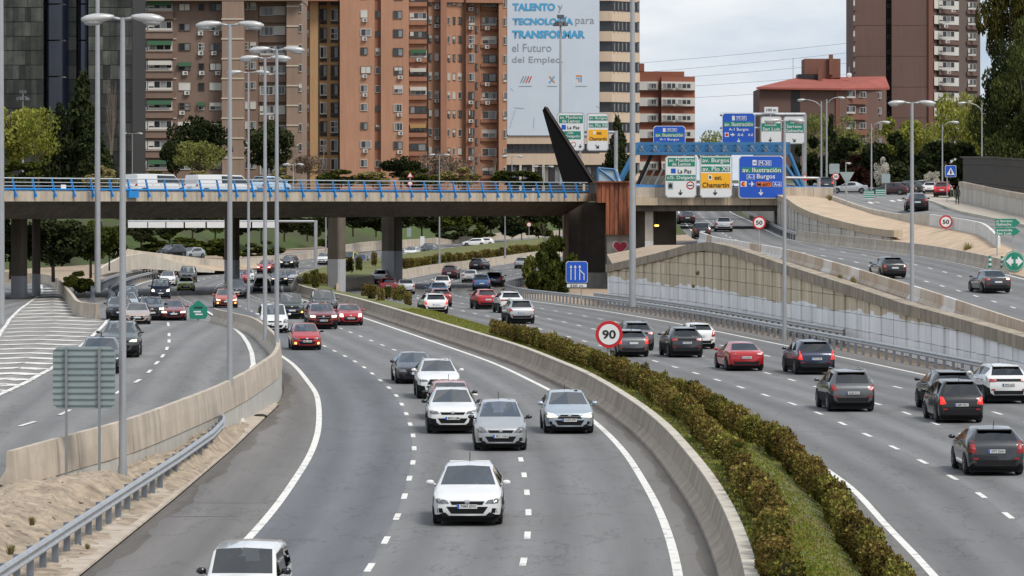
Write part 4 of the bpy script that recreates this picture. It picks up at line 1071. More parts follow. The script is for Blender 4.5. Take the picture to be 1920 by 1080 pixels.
# triangles and small signs on the far bridge / upper road
def tri(x, y, r, D, ypost, label, up=True, m1=S_RED, m2=WHITE):
    s = Sign('warning_sign', label, 'road sign', x - .6, y - .6, x + .6, y + .6, D, STEEL, th=.05)
    g_ = 1 if up else -1
    s.shape([(x - r, y + g_ * r * .75), (x + r, y + g_ * r * .75), (x, y - g_ * r)][::(1 if up else -1)], m1, 'rim', 1).shape([(x - r * .62, y + g_ * r * .52), (x + r * .62, y + g_ * r * .52), (x, y - g_ * r * .6)][::(1 if up else -1)], m2, 'face', 2).bracket(x, y, ypost, .05, .06)
    return s
s = tri(769, 328, 6.5, 372, 356, 'small red triangle warning sign with a round plate on the bridge'); s.disc(769, 344, 5, S_RED, 'disc', 1).disc(769, 344, 3.6, WHITE, 'disc', 2)
tri(1509, 332, 7, 410, 358, 'red triangle warning sign at the end of the small bridge').rect(1506, 335, 1512, 338.5, S_RED, k=3)
tri(1588, 333, 14, 368, 388, 'grey back of a triangular give way sign on the sand island', False, S_BACK, S_BACK)
s = Sign('crossing_sign', 'square blue pedestrian crossing sign beside the pavement', 'road sign', 1772, 310, 1793, 332, 366, S_BLUE, WHITE, bw=.7)
s.shape([(1775, 328), (1790, 328), (1782.5, 314)], WHITE, 'triangle').shape([(1781, 326), (1784.5, 326), (1783.3, 318), (1782, 318)], BLK, 'walker', 4).bracket(1776, 330, 392, .045, .1)
s = Sign('rear_facing_sign', 'pale grey rectangular sign back near the upper road crossing', 'road sign', 1555, 307, 1574, 326, 402, S_BACK); s.bracket(1564, 326, 366, .05)
s = Sign('rear_facing_sign', 'grey square sign back among the blossom by the upper road', 'road sign', 1653, 326, 1669, 343, 380, S_BACK); s.bracket(1661, 343, 368, .05)
for xx, yy, lb in ((1630, 357, 'nearer green and white chevron board on the kerb'), (1652, 354, 'farther green and white chevron board on the kerb')):
    s = Sign('chevron_board', lb, 'road sign', xx - 10, yy, xx + 9, yy + 16, 378 if xx < 1640 else 392, WHITE)
    for i in range(4): s.rect(xx - 10, yy + i * 4, xx + 9, yy + 2 + i * 4, S_GREEN)
    s.bracket(xx - 6, yy + 16, yy + 34, .04)
for xx, yy, lb in ((792, 448, 'small pale sign beyond the bridge pillar'), (767, 432, 'small grey square sign on a pole beside the dark pillar')):
    s = Sign('rear_facing_sign', lb, 'road sign', xx - 4, yy - 5, xx + 4, yy + 12, 600, WHITE if xx == 792 else S_BACK); s.bracket(xx, yy + 10, yy + 28, .05)
s = Sign('rear_facing_sign', 'small green sign on the far verge behind the median pillar', 'road sign', 684, 459, 697, 468, 590, S_GREEN); s.bracket(690, 468, 476, .05)
s = round_sign(992, 421, 4.5, 560, None, 470, 'small grey round sign on a post beyond the bridge near the abutment')
# back of gantry panels under the bridge
root = empty('sign_gantry', 'white gantry panel backs seen under the bridge on the left', 'gantry', P(380, 480, 470)); c0 = root.location
for x0, x1 in ((240, 276), (278, 310), (312, 344), (347, 385), (388, 430), (433, 470), (473, 515)): pxbox(x0, x1, 416, 427, 470, .12, WHITE, 'panel', root, c0)
bar(P(240, 415, 470.4), P(592, 415, 470.4), .16, STEEL, 'beam', root, c0); bar(P(592, 413, 470.4), P(592, 508, 470.4), .22, STEEL, 'post', root, c0, 8)
# information frame on the small bridge right end
root = empty('portal_frame', 'grey steel portal arm at the right end of the small bridge', 'gantry', P(1535, 380, 395)); c0 = root.location
bar(P(1535, 385, 395), P(1535, 333, 395), .2, STEEL, 'mast', root, c0); bar(P(1536, 334, 395), P(1470, 333, 395), .14, STEEL, 'arm', root, c0)

# ================================================================== LAMP POSTS
def head_mesh(L_=.95):
    mb = MB(); rings = []
    for t, w, h0, h1 in ((0, .05, -.03, .04), (.12, .09, -.06, .07), (.35, .15, -.10, .10), (.62, .17, -.13, .11), (.85, .13, -.11, .08), (1.0, .05, -.04, .03)):
        rings.append([(t * L_, w * math.cos(a), ((h1 if math.sin(a) > 0 else -h0) * math.sin(a))) for a in [2 * PI * k / 12 for k in range(12)]])
    mb.rings(rings); return mb
HEAD = head_mesh(); HEADM = HEAD.mesh('lamp_head', True)
lens_mb = MB().ellipsoid((.6, 0, -.085), (.28, .14, .09), 10, 6); LENSM = lens_mb.mesh('lamp_lens', True)
def lamp_post(x, yb, yt, D, label, span=None, single=False, r0=.13, base_z=None, hs=1.0, curved=False, group='twin arm street lamps'):
    b = P(x, yb, D); t = P(x, yt, D); h = t.z - b.z
    root = empty('street_lamp', label, 'street lamp', b, 0, group)
    MB().tube([(0, 0, 0), (0, 0, h * .5), (0, 0, h)], [r0, r0 * .82, r0 * .58], 12).build('pole', LAMP_G, root, smooth=True, sharp=R(50))
    MB().tube([(0, 0, -.02), (0, 0, .25)], r0 * 1.18, 12).build('base_flange', LAMP_G, root)
    sp = (span or 78) / F * D
    for sg in ((-1, 1) if not single else (single,)):
        if curved:
            pts = [(0, 0, h - .9)] + [(sg * (sp - .7) * (1 - math.cos(a)) , 0, h - .9 + 1.1 * math.sin(a)) for a in (R(25), R(50), R(75), R(90))]
            MB().tube(pts, .045, 8).build('arm', LAMP_G, root, smooth=True)
            zz, xx = h + .2, sg * (sp - .75)
        else:
            MB().tube([(0, 0, h - .06), (sg * (sp - .9 * hs + .1), 0, h + .02)], r0 * .38, 8).build('arm', LAMP_G, root, smooth=True)
            zz, xx = h + .02, sg * (sp - .95 * hs)
        hd = ob('lamp_head', HEADM, root, (xx, 0, zz), (0, R(4), 0 if sg > 0 else PI), (hs, hs * 1.1, hs * 1.25), mats=[LAMP_W])
        ob('lens', LENSM, hd, mats=[LENS])
    return root
lamp_post(230, 890, 33, 7000 / 65.0, 'tallest near twin lamp post on the sand bank by the sign back', 78, r0=.115)
lamp_post(431, 722, 45, barr(137) and 138.5, 'twin lamp post rising from the concrete barrier end of the exit curve', 64, r0=.11)
lamp_post(519, 655, 92, 168, 'right one of the three close twin lamp posts behind the barrier curve', 52, r0=.11)
lamp_post(497, 638, 108, 181, 'middle one of the three close twin lamp posts behind the barrier curve', 48, r0=.11)
lamp_post(466, 579, 135, 247, 'slimmest of the three close twin lamp posts, at the barrier nose', 40, r0=.10)
lamp_post(1471, 640, 226, 224, 'twin lamp post in front of the lane signs and panelled wall', 38, r0=.13)
lamp_post(1710, 662, 192, 207, 'twin lamp post in front of the ramp at the right', 45, r0=.14)
lamp_post(1540, 352, 190, 430, 'left of the two curved arm lamp posts by the upper road', 42, r0=.13, curved=True, single=-1, group='curved street lamps by the upper road')
lamp_post(1550, 352, 186, 425, 'right of the two curved arm lamp posts by the upper road', 32, r0=.13, curved=True, single=1, group='curved street lamps by the upper road')
lamp_post(1634, 366, 232, 385, 'thin curved lamp post behind the chevron boards', 32, r0=.09, curved=True, single=1, group='curved street lamps by the upper road')
lamp_post(1767, 358, 232, 400, 'thin curved lamp post among the trees by the crossing sign', 28, r0=.09, curved=True, single=1, group='curved street lamps by the upper road')
lamp_post(1841, 350, 196, 400, 'curved lamp post half hidden in the big dark pine', 42, r0=.09, curved=True, single=-1, group='curved street lamps by the upper road')
lamp_post(1586, 372, 306, 372, 'short single lamp post near the give way sign', 10, r0=.07, single=1, hs=.6, group='curved street lamps by the upper road')
for i, (x, yb, yt, D, lb) in enumerate([(824, 494, 400, 452, 'lamp pole under the bridge left of the far hedge'), (947, 484, 400, 478, 'lamp pole under the bridge in the far hedge'), (611, 505, 395, 510, 'thin lamp pole right behind the gantry post under the bridge'),
                                    (978, 455, 380, 640, 'far lamp pole beyond the bridge near the abutment'), (550, 360, 308, 400, 'small lamp post on the bridge left of the warning sign'), (824, 356, 290, 440, 'small twin lamp post behind the bridge before the orange block'), (960, 356, 293, 470, 'small twin lamp post behind the bridge under the banner'), (1019, 356, 312, 470, 'thin lamp post in front of the banner building entrance'), (248, 345, 250, 520, 'small lamp post in front of the brown block at its left corner')]):
    lamp_post(x, yb, yt, D, lb, 20, r0=.12 if yb > 400 else .07, hs=.8, group='lamp poles around the bridge')
FLOODM = mat('floodlight_grey', (.10, .105, .11), .5, .3)
def mast(x, yb, D, h, r0, label, crown=True, ytop=None):
    b = P(x, yb, D)
    if ytop is not None: h = P(x, ytop, D).z - b.z
    root = empty('high_mast', label, 'light mast', b, 0, 'high light masts')
    MB().tube([(0, 0, 0), (0, 0, h * .5), (0, 0, h)], [r0, r0 * .8, r0 * .55], 14).build('pole', LAMP_G, root, smooth=True, sharp=R(50))
    MB().tube([(0, 0, h - .3), (0, 0, h + .1)], r0 * 3.2, 12).build('crown_ring', FLOODM, root)
    MB().box(-.45, .45, -.3, .3, h + .5, h + .95).build('winch_box', FLOODM, root); MB().tube([(0, 0, h), (0, 0, h + .5)], .08, 8).build('spindle', STEEL, root)
    for k in range(8):
        a = 2 * PI * k / 8
        mb = MB(); mb.hexa([(.25, -.22, -.25), (.95, -.3, -.45), (.95, .3, -.45), (.25, .22, -.25), (.3, -.2, .05), (.85, -.25, -.05), (.85, .25, -.05), (.3, .2, .05)])
        f_ = mb.build('floodlight', FLOODM, root, (0, 0, h), (0, 0, a))
    return root
mast(183, 548, 330, 31, .28, 'thick pale mast left of the near twin lamp, leaving the top of the frame')
mast(1186, 575, 262, 26, .25, 'thick grey mast in front of the rusty pylon, leaving the top of the frame')
mast(1, 690, 250, 30, .30, 'mast cut by the left edge of the frame')
mast(1051, 346, 470, 0, .22, 'mast with a crown of floodlights in front of the banner', ytop=42)
mast(43, 336, 520, 0, .16, 'short thin mast among the pale green trees at the left', ytop=182)

# ================================================================== BUILDINGS
GLASS_W = mat('window_glass', (.03, .033, .036), .12, var=.6, vscale=.35, spec=.6)
FRAME_W = mat('window_frame_white', (.54, .525, .49), .6)
BLIND = mat('roller_blind', (.55, .53, .48), .8, var=.1, vscale=.5)
CURT = mat('curtained_glass', (.22, .23, .23), .25, var=.3, vscale=.6)
DARKF = mat('window_frame_dark', (.06, .045, .035), .6)
def winmesh(kind):
    """unit window, x -.5..+.5, z -.5..+.5, facing -y; slots: frame, glass, blind, curtained"""
    mb = MB()
    n = {'two': 2, 'three': 3, 'half': 2, 'one': 1, 'shut': 2, 'balc': 4, 'dark2': 2, 'halfdark': 2, 'sash': 2}[kind]
    t = .07 if kind != 'balc' else .035; d = .12
    mb.box(-.5, .5, -d, .05, -.5, -.5 + t); mb.box(-.5, .5, -d, .05, .5 - t, .5)
    for i in range(n + 1):
        xc = -.5 + i / n; w = t * (.55 if 0 < i < n else .9)
        xa = max(-.5, xc - w / 2 if 0 < i < n else (xc if i == 0 else xc - w)); mb.box(xa, xa + w, -d + .005, .045, -.5 + t, .5 - t)
    for i in range(n):
        xa, xb = -.5 + i / n, -.5 + (i + 1) / n
        mb.box(xa + t * .45, xb - t * .45, -.05, -.02, -.5 + t, .5 - t, 1 if (i * 7 + n) % 3 else 3)
    if kind in ('half', 'halfdark'): mb.box(-.5 + t, .5 - t, -.10, -.052, 0.02, .5 - t, 2)
    if kind == 'shut': mb.box(-.5 + t, .5 - t, -.10, -.052, -.5 + t, .5 - t, 2)
    if kind == 'balc':
        mb.box(-.5, .5, -d - .03, -.051, -.5, -.26, 0); mb.box(-.49, -.25, -.10, -.052, -.1, .47, 2)
    if kind == 'sash': mb.box(-.5, .5, -d - .01, .04, -.03, .03)
    return mb.mesh('window_' + kind)
WM = {k: winmesh(k) for k in ('two', 'three', 'half', 'one', 'shut', 'balc', 'dark2', 'halfdark', 'sash')}
AC = MB(); AC.box(-.4, .4, -.38, .02, -.3, .3); AC.tube([(0.08, -.381, 0), (.08, -.40, 0)], .22, 12, 1)
ACM = AC.mesh('air_conditioner'); AC_MATS = [mat('ac_white', (.58, .57, .54), .6), mat('ac_grille', (.12, .12, .12), .6)]
class Building:
    def __init__(s, name, label, x, yb, D, cat='building', group=None):
        q = P(x, yb, D); q.z = 9.3
        s.root = empty(name, label, cat, q, 0, group); s.o = q.copy()
    def block(s, name, x0, x1, yt, yb, D0, D1, depth, m, ztop=None):
        a, b = P(x0, yb, D0), P(x1, yb, D1); zt = ztop if ztop is not None else P(x0, yt, D0).z; zb = 9.2 if yb >= 343 else min(a.z, b.z)
        o = s.o
        pts = [(a.x, a.y, zb), (b.x, b.y, zb), (b.x, b.y + depth, zb), (a.x, a.y + depth, zb)]
        pts = pts + [(x, y_, zt) for x, y_, z in pts]
        return MB().hexa([(x - o.x, y_ - o.y, z - o.z) for x, y_, z in pts]).build(name, m, s.root)
    def win(s, kind, x0, x1, y0, y1, D, rz=0, frame=None, name='window', dark=False):
        c = P((x0 + x1) / 2, (y0 + y1) / 2, D) - s.o
        k = F / D
        return ob(name, WM[kind], s.root, c, (0, 0, rz), ((x1 - x0) / k, 1, (y1 - y0) / k), mats=[frame or (DARKF if dark else FRAME_W), GLASS_W, BLIND, CURT])
    def ac(s, x, y, D):
        ob('air_conditioner', ACM, s.root, P(x, y, D) - s.o, (0, 0, 0), (1.1, 1.1, 1.1), mats=AC_MATS)
    def band(s, name, x0, x1, y0, y1, D, out, m, D1=None):
        a, b = P(x0, y1, D), P(x1, y0, D1 or D)
        zt, zb = P(x0, y0, D).z, a.z
        o = s.o; q = [(a.x, a.y - out, zb), (b.x, b.y - out, zb), (b.x, b.y + .2, zb), (a.x, a.y + .2, zb)]; q += [(x, y_, zt) for x, y_, z in q]
        return MB().hexa([(x - o.x, y_ - o.y, z - o.z) for x, y_, z in q]).build(name, m, s.root)
wr = random.Random(11)
AWN = [mat('awning_green', (.05, .13, .07), .9), mat('awning_ochre', (.40, .25, .10), .9), mat('awning_white', (.55, .53, .48), .9)]
CHAR = mat('frame_bronze', (.13, .095, .07), .6)
def fr_any(): return wr.choice((FRAME_W, FRAME_W, CHAR, DARKF))
BRN = mat('brick_brown', (.21, .140, .108), .9, var=.12, vscale=.12, streak=.12)
BRN2 = mat('brick_brown_light', (.28, .195, .145), .9, var=.1, vscale=.1, streak=.12)
ORG = mat('brick_orange', (.43, .228, .143), .9, var=.10, vscale=.08, streak=.14)
ORG2 = mat('brick_orange_dark', (.33, .162, .102), .9, var=.1, vscale=.08, streak=.14)
TAN = mat('brick_tan', (.42, .25, .12), .9, var=.08, vscale=.1, streak=.1)
LEDGE = mat('ledge_pale', (.52, .45, .36), .8)
DRAIN = mat('drain_black', (.02, .016, .014), .7)

# brown apartment block
b = Building('apartment_block', 'brown brick apartment block with white glazed balconies behind the lamp posts', 400, 345, 640)
D0 = 640
b.block('wall', 246, 416, 0, 345, D0, D0, 18, BRN, 62)
b.block('wall', 416.2, 457, 0, 345, D0 - 2.5, D0 - 2.5, 16, BRN2, 64)
b.block('wall', 457.2, 484, 0, 345, D0 + 1, D0 + 1, 16, BRN, 62)
b.block('wall', 484.2, 537, 0, 345, D0 + 2, D0 + 2, 16, BRN, 62)
b.block('wall', 537.2, 566, 0, 345, D0 - 1, D0 - 1, 16, BRN2, 62)
fl = [20.5 + 37.2 * k for k in range(-1, 9)]
for i, y in enumerate(fl):
    if y > 335: continue
    k1, k2 = wr.choice(('balc', 'three', 'balc', 'shut')), wr.choice(('balc', 'three', 'balc', 'balc'))
    if wr.random() < .3: b.band('awning', 278, 322, y - 18, y - 10, D0, .9, wr.choice(AWN))
    b.win(k1, 250, 276, y - 17, y - 2, D0 - .05); b.win(k2, 277.5, 323, y - 17, y - 1, D0 - .05)
    b.band('balcony_parapet', 248, 325, y + 2, y + 15, D0, .55, BRN)
    b.band('balcony_slab', 248, 325, y - .5, y + 1.8, D0, .75, mat('balcony_edge', (.35, .28, .23), .8))
    for x0, x1 in ((335, 357), (372, 383), (393, 416)):
        k_ = wr.choice(('two', 'three', 'half', 'two', 'shut', 'sash')) if x1 - x0 > 14 else wr.choice(('one', 'sash', 'one'))
        if wr.random() < .9: b.win(k_, x0, x1, y - 14, y, D0 - .04, frame=fr_any())
        if wr.random() < .10: b.band('awning', x0 - 1, x1 + 1, y - 15, y - 8, D0, .7, wr.choice(AWN))
        if wr.random() < .45: b.ac((x0 + x1) / 2 + wr.uniform(-5, 5), y + 5, D0 - .1)
    b.band('ledge', 415, 457.5, y + 14, y + 16.5, D0 - 2.5, .12, LEDGE)
    b.band('ledge', 537, 560, y - 10, y - 7.5, D0 - 1, .12, LEDGE)
    b.band('ledge', 325, 331, y + 14, y + 16, D0, .15, LEDGE)
    b.win(wr.choice(('one', 'shut', 'sash')), 459.5, 466, y - 16, y - 2, D0 + .95); b.win(wr.choice(('two', 'shut', 'half')), 469, 480, y - 16, y - 2, D0 + .95)
    b.win(wr.choice(('balc', 'three', 'balc')), 487, 513, y - 8, y + 9, D0 + 1.95); b.win(wr.choice(('balc', 'shut', 'three')), 513.5, 535, y - 9, y + 8, D0 + 1.95)
    b.band('balcony_parapet', 485.5, 536, y + 10, y + 22, D0 + 2, .5, BRN)
    b.win(wr.choice(('one', 'shut', 'half')), 560.5, 566, y - 12, y + 3, D0 - 1.05)
    if wr.random() < .4: b.ac(490 + wr.uniform(0, 30), y + 14, D0 + 1.5)
b.block('roof_parapet', 246, 566, 0, 1, D0 - 2.6, D0 - 2.6, 19, BRN2, 64.8).location.z += 0
# orange brick apartment block
b = Building('apartment_block', 'tall orange brick apartment block with many scattered windows beside the banner', 760, 345, 720)
D0 = 720
T = 72
segs = [(566.5, 581, D0 + 6, D0 + 6, ORG2), (581.2, 598, D0 + 3, D0 + 3, TAN), (598.2, 637, D0 + 5, D0 + 5, TAN), (637.2, 690, D0, D0, ORG), (690.2, 702, D0, D0, ORG), (702.2, 714, D0 + 1.5, D0 + 1.5, ORG2), (714.2, 766, D0 + .5, D0 + .5, ORG), (766.2, 801, D0 + 3.5, D0 + 3.5, ORG2), (803.2, 826, D0 + 5, D0 + 6, ORG), (826.2, 837, D0 + 3, D0 + 3, ORG2), (837.2, 872, D0 + 6, D0 + 7, ORG), (873.6, 900, D0 + 9, D0 + 9, ORG2), (900.2, 935, D0 + 11, D0 + 12, ORG), (935.2, 950, D0 + 8, D0 + 8, ORG)]
for x0, x1, da, db, m_ in segs: b.block('wall', x0, x1, 0, 345, da, db, 20, m_, T)
for x0, x1, dd in ((597, 598.1, D0 + 2.9), (634.5, 637, D0 + 4.5), (801, 803, D0 + 3.3), (872, 873.5, D0 + 5.8)): b.block('drainpipe', x0, x1, 0, 343, dd, dd, 1.5, DRAIN, T - 1)
def lerpf(a, b_, t): return a + (b_ - a) * t
for k in range(-1, 10):
    y = 27 + 35.0 * k
    if y > 330: continue
    jj = lambda: wr.uniform(-1.2, 1.2)
    b.win(wr.choice(('two', 'half', 'two')), 566.8, 580, y - 6, y + 8, D0 + 5.95)
    for x0, x1 in ((600, 613), (620, 634)):
        b.win(wr.choice(('two', 'sash', 'two')), x0, x1, y - 10, y + 12, D0 + 4.95, frame=wr.choice((DARKF, DARKF, FRAME_W)))
        b.win('one', x0, x1, y + 13, y + 18, D0 + 4.95, frame=DARKF, name='spandrel')
    b.win(wr.choice(('two', 'half', 'shut', 'two')), 676, 689 + wr.choice((0, 7)), y - 8, y + 6, D0 - .05, frame=fr_any())
    if wr.random() < .4: b.ac(684 + jj(), y + 11, D0 - .1)
    b.win(wr.choice(('two', 'one', 'half')), 704, 713, y - 7 + wr.choice((0, 3)), y + 7, D0 + 1.45, frame=wr.choice((DARKF, CHAR, FRAME_W)))
    b.win(wr.choice(('two', 'three', 'half', 'two')), 738 + jj(), 755 + jj(), y - 7, y + 8, D0 + .45, frame=fr_any())
    if wr.random() < .4: b.ac(750 + jj(), y + 13, D0 + .4)
    b.win(wr.choice(('balc', 'balc', 'dark2', 'three')), 768, 800, y - 3, y + 11, D0 + 3.45, frame=wr.choice((FRAME_W, FRAME_W, DARKF)))
    b.band('balcony_parapet', 767, 800.5, y + 12, y + 20, D0 + 3.5, .5, ORG2)
    if wr.random() < .22: b.band('awning', 769, 799, y - 4, y + 3, D0 + 3.5, .8, wr.choice(AWN))
    if wr.random() < .45: b.ac(785 + 5 * jj(), y + 15, D0 + 2.9)
    for x0, x1, dd in ((804, 810, D0 + 5), (815, 823, D0 + 5.6)): b.win(wr.choice(('one', 'half', 'shut', 'dark2')), x0, x1, y + 3, y + 17, dd - .05, frame=wr.choice((FRAME_W, DARKF)))
    if wr.random() < .45: b.ac(819, y + 22, D0 + 5.4)
    for x0, x1, dd in ((839, 844.5, D0 + 6.2), (848.5, 854, D0 + 6.5), (858, 866, D0 + 6.8)): b.win(wr.choice(('one', 'half', 'shut', 'dark2', 'one')), x0, x1, y + 5, y + 19, dd - .1, frame=wr.choice((FRAME_W, DARKF)))
    b.win(wr.choice(('two', 'balc', 'sash')), 879, 890, y + 4 + jj(), y + 20, D0 + 8.95, frame=fr_any())
    if wr.random() < .6: b.ac(883, y + 25, D0 + 8.8)
    b.win('dark2', 891.5, 896.5, y + 22, y + 35, D0 + 8.95, dark=True)
    b.win(wr.choice(('balc', 'dark2', 'three', 'balc', 'halfdark')), 902, 931, y + 6, y + 21, D0 + 11.2, frame=wr.choice((FRAME_W, FRAME_W, DARKF)))
    b.band('balcony_parapet', 901, 932, y + 22, y + 28, D0 + 11.2, .5, ORG2)
    if wr.random() < .7: b.ac(905 + wr.uniform(0, 22), y + 26, D0 + 10.5)
    b.win(wr.choice(('two', 'balc')), 944, 950, y + 6, y + 22, D0 + 7.95)
b.block('roof_parapet', 566, 950, 0, 1, D0 - 1, D0 + 8, 28, ORG2, T + 1)

# striped office building with the banner
D0 = 800
BEI = mat('office_beige', (.56, .44, .33), .8, var=.05, vscale=.1, streak=.08)
BND = mat('office_dark_glass', (.035, .036, .042), .2, var=.3, vscale=.2)
BND2 = mat('office_grey_glass', (.09, .09, .10), .25, var=.2, vscale=.3)
b = Building('office_building', 'beige office tower with dark window bands carrying the big banner', 1070, 345, D0)
b.block('core', 948, 1146, 0, 345, D0 + .6, D0 + .6, 24, BND, 66); b.block('core', 1146.2, 1199, 0, 345, D0 + .6, D0 + 8, 16, BND2, 66)
for k in range(-10, 9):
    y0 = -8 + 37.9 * k + 4
    if y0 > 300: continue
    if k < -6: continue
    b.band('beige_band', 1124, 1146, y0 + 25, y0 + 43.5, D0 + .6, .6, BEI); b.band('beige_band', 1146.2, 1199.5, y0 + 25, y0 + 43.5, D0 + .6, .6, BEI, D0 + 8)
    for i in range(7): b.win('dark2', 1147.5 + i * 7.4, 1154.4 + i * 7.4, y0 + 7, y0 + 24.3, D0 + .5 + i * 1.05, name='office_window', frame=BND)
for y0, y1 in ((255, 270), (288, 309)): b.band('beige_band', 948, 1146, y0, y1, D0 + .6, .9, BEI)
for i in range(16): b.win('one', 950 + i * 11, 960.5 + i * 11, 270.5, 287.5, D0 + .55, name='office_window', frame=DARKF)
for i in range(9): b.win('two', 951 + i * 20, 969 + i * 20, 311, 344, D0 + .55, name='shop_window', frame=DARKF)
for xx in (976, 1000, 1019, 1095): b.block('column', xx - 2.2, xx + 2.2, 310, 345, D0 - 1.4, D0 - 1.4, 1, CONC_L, P(0, 309.2, D0 - 1.4).z)
BAN = mat('banner_fabric', (.55, .62, .70), .7, var=.05, vscale=.12)
s = Sign('advertising_banner', 'huge pale banner with blue and grey lettering hung on the office tower', 'banner', 951, -40, 1124, 254, D0 - .6, BAN, None, th=.06)
T_B = mat('banner_blue', (.07, .33, .57), .7); T_G = mat('banner_grey', (.26, .30, .34), .7)
s.text('TALENTO', 961, 6, 1041, 20.5, T_B, .05).text('y', 1046, 10, 1055, 24, T_G).text('TECNOLOGÍA', 961, 31, 1075, 47, T_B, .05).text('para', 1079, 35, 1114, 49, T_G, 0)
s.text('TRANSFORMAR', 960, 57, 1097, 72, T_B, .05).text('el Futuro', 960, 82, 1034, 97, T_G, 0).text('del Empleo.', 960, 106, 1056, 121, T_G, 0)
for i in range(4): s.shape([(975 + i * 5, 155), (977.5 + i * 5, 155), (983 + i * 5, 143), (980.5 + i * 5, 143)], T_G if i < 2 else mat('banner_red', (.5, .07, .05), .7), 'logo_stroke')
s.shape([(1029, 143), (1032, 143), (1041, 155), (1038, 155)], mat('banner_orange', (.65, .22, .04), .7), 'logo_stroke').shape([(1038, 143), (1041, 143), (1032, 155), (1029, 155)], T_B, 'logo_stroke', 4)
s.rect(1080, 141, 1091, 144, MATS['banner_orange'], 'logo_stroke').rect(1088.5, 144, 1091, 154, T_B, 'logo_stroke').rect(1080, 146, 1087, 148, T_B, 'logo_stroke').rect(1084.5, 148, 1087, 154, MATS['banner_orange'], 'logo_stroke')
for x0, x1 in ((973, 997), (1026, 1045), (1079, 1100)): s.rect(x0, 161, x1, 162.6, T_G, 'small_print')
for q in ([(955, 240), (966, 205), (967, 205), (956, 240)], [(964, 201), (983, 203), (983, 204), (964, 202)], [(1000, 240), (1001, 220), (1002, 220), (1001, 240)], [(958, 165), (963, 171), (962, 171), (957, 165)], [(1118, 198), (1124, 202), (1124, 203), (1118, 199)]): s.shape(q, mat('banner_sketch', (.36, .45, .55), .7), 'sketch_line')

# small brick block and glass tower
b = Building('apartment_block', 'low red brick block with white balcony bands beside the striped office', 1250, 345, 850)
RED = mat('brick_red', (.24, .085, .05), .9, var=.1, vscale=.1)
b.block('wall', 1197, 1240, 136, 345, 850, 850, 18, RED); b.block('wall', 1240.2, 1303, 143, 345, 848, 850, 18, RED); b.block('roof_box', 1197, 1283, 140, 143, 852, 852, 12, RED, P(0, 134, 852).z); b.block('chimney', 1199, 1208, 118, 135, 852, 852, 3, RED, P(0, 119, 852).z)
for k in range(6):
    y = 153 + 30 * k
    b.band('balcony_front', 1197, 1234, y, y + 16, 850, .8, FRAME_W); b.band('balcony_front', 1240, 1302.5, y, y + 16, 848, .8, FRAME_W, 850)
    b.win('three', 1216, 1231, y + 3, y + 13, 849.1); b.win('three', 1241, 1268, y + 3, y + 13, 847.2); b.win('three', 1270, 1296, y + 4, y + 13, 847.6)
D0 = 560
b = Building('glass_tower', 'dark green glass office tower with bare blue black shafts at the far left', 120, 345, D0)
TG = []
for i in range(5):
    c_ = .028 + .020 * i
    TG.append(mat('tower_glass_%d' % i, (c_ * .95, c_ * 1.0, c_ * .84), .3, var=.45, vscale=.5, streak=.55, spec=.35))
b.block('core', -12, 82, 0, 345, D0 + .35, D0 + .35, 20, BLACK, 60); b.block('core', 124, 144, 0, 345, D0 + 3, D0 + 3, 16, BLACK, 60); b.block('core', 165, 248.5, 0, 345, D0 + .35, D0 + .35, 20, BLACK, 60)
NAVY = mat('shaft_navy', (.010, .013, .026), .25, var=.2, vscale=.3, spec=.7)
for x0, x1 in ((82.2, 123.8), (144.2, 164.8)):
    for k in range(6):
        ya, yb_ = -60 + k * 68, 6 + k * 68
        a, c = P(x0, yb_, D0 - 1), P(x1, ya, D0 - 1); mid = (a.x + c.x) / 2; hw = (c.x - a.x) / 2
        sec = [(mid + hw * math.cos(t), D0 + 1.5 - 2.2 * math.sin(t)) for t in [PI * j / 10 for j in range(11)]] + [(mid - hw, D0 + 6), (mid + hw, D0 + 6)]
        MB().rings([[(x - b.o.x, y_ - b.o.y, z - b.o.z) for x, y_ in sec] for z in (a.z, c.z - .05)]).build('shaft_segment', NAVY, b.root, smooth=True, sharp=R(30))
PANE = MB().box(-.49, .49, -.06, .06, -.49, .49).mesh('pane')
for (x0, x1, n_) in ((-10, 81, 8), (126, 143, 1), (166, 247.5, 6)):
    for j in range(n_):
        for k in range(14):
            w_ = (x1 - x0) / n_; xa = x0 + j * w_; ya = -40 + k * 27
            m_ = TG[min(4, max(0, int(wr.gauss(2.2 if ya < 140 else .6, 1.1))))]
            if (x0 < 0 and ya > 142) or (x0 > 100 and ya > 170): m_ = TG[wr.choice((0, 0, 1))]  # lower panes darker, a reflection put into the glass tone
            dd = D0 if x0 != 126 else D0 + 2.6
            ob('pane', PANE, b.root, P(xa + w_ / 2, ya + 13.5, dd) - b.o, (R(wr.gauss(0, .5)), 0, R(wr.gauss(0, .5))), (w_ / F * dd, 1, 26.4 / F * dd), mats=[m_])

# red roofed house block and dark tower on the right
D0 = 840
DBR = mat('brick_dark', (.14, .085, .07), .9, var=.12, vscale=.08, streak=.1)
DBR2 = mat('brick_dark_red', (.19, .085, .06), .9, var=.12, vscale=.08, streak=.1)
TILE = mat('roof_tiles', (.30, .085, .065), .85, var=.15, vscale=.3)
b = Building('apartment_block', 'dark brick apartment house with a shallow red tiled roof', 1540, 345, D0)
b.block('wall', 1424, 1574, 166, 345, D0, D0, 22, DBR); b.block('wall', 1574.2, 1662, 166, 345, D0 + .3, D0 + 12, 16, DBR)
pts = [P(1418, 164, D0 - 1.2), P(1580, 166, D0 - 1.5), P(1664, 160, D0 + 12), P(1664, 148, D0 + 20), P(1500, 148, D0 + 18), P(1418, 164, D0 - 1.2), P(1580, 161, D0 - 1.5)]
e0, e1, e2 = P(1418, 167, D0 - 1.5), P(1578, 169, D0 - 1.5), P(1668, 168, D0 + 13)
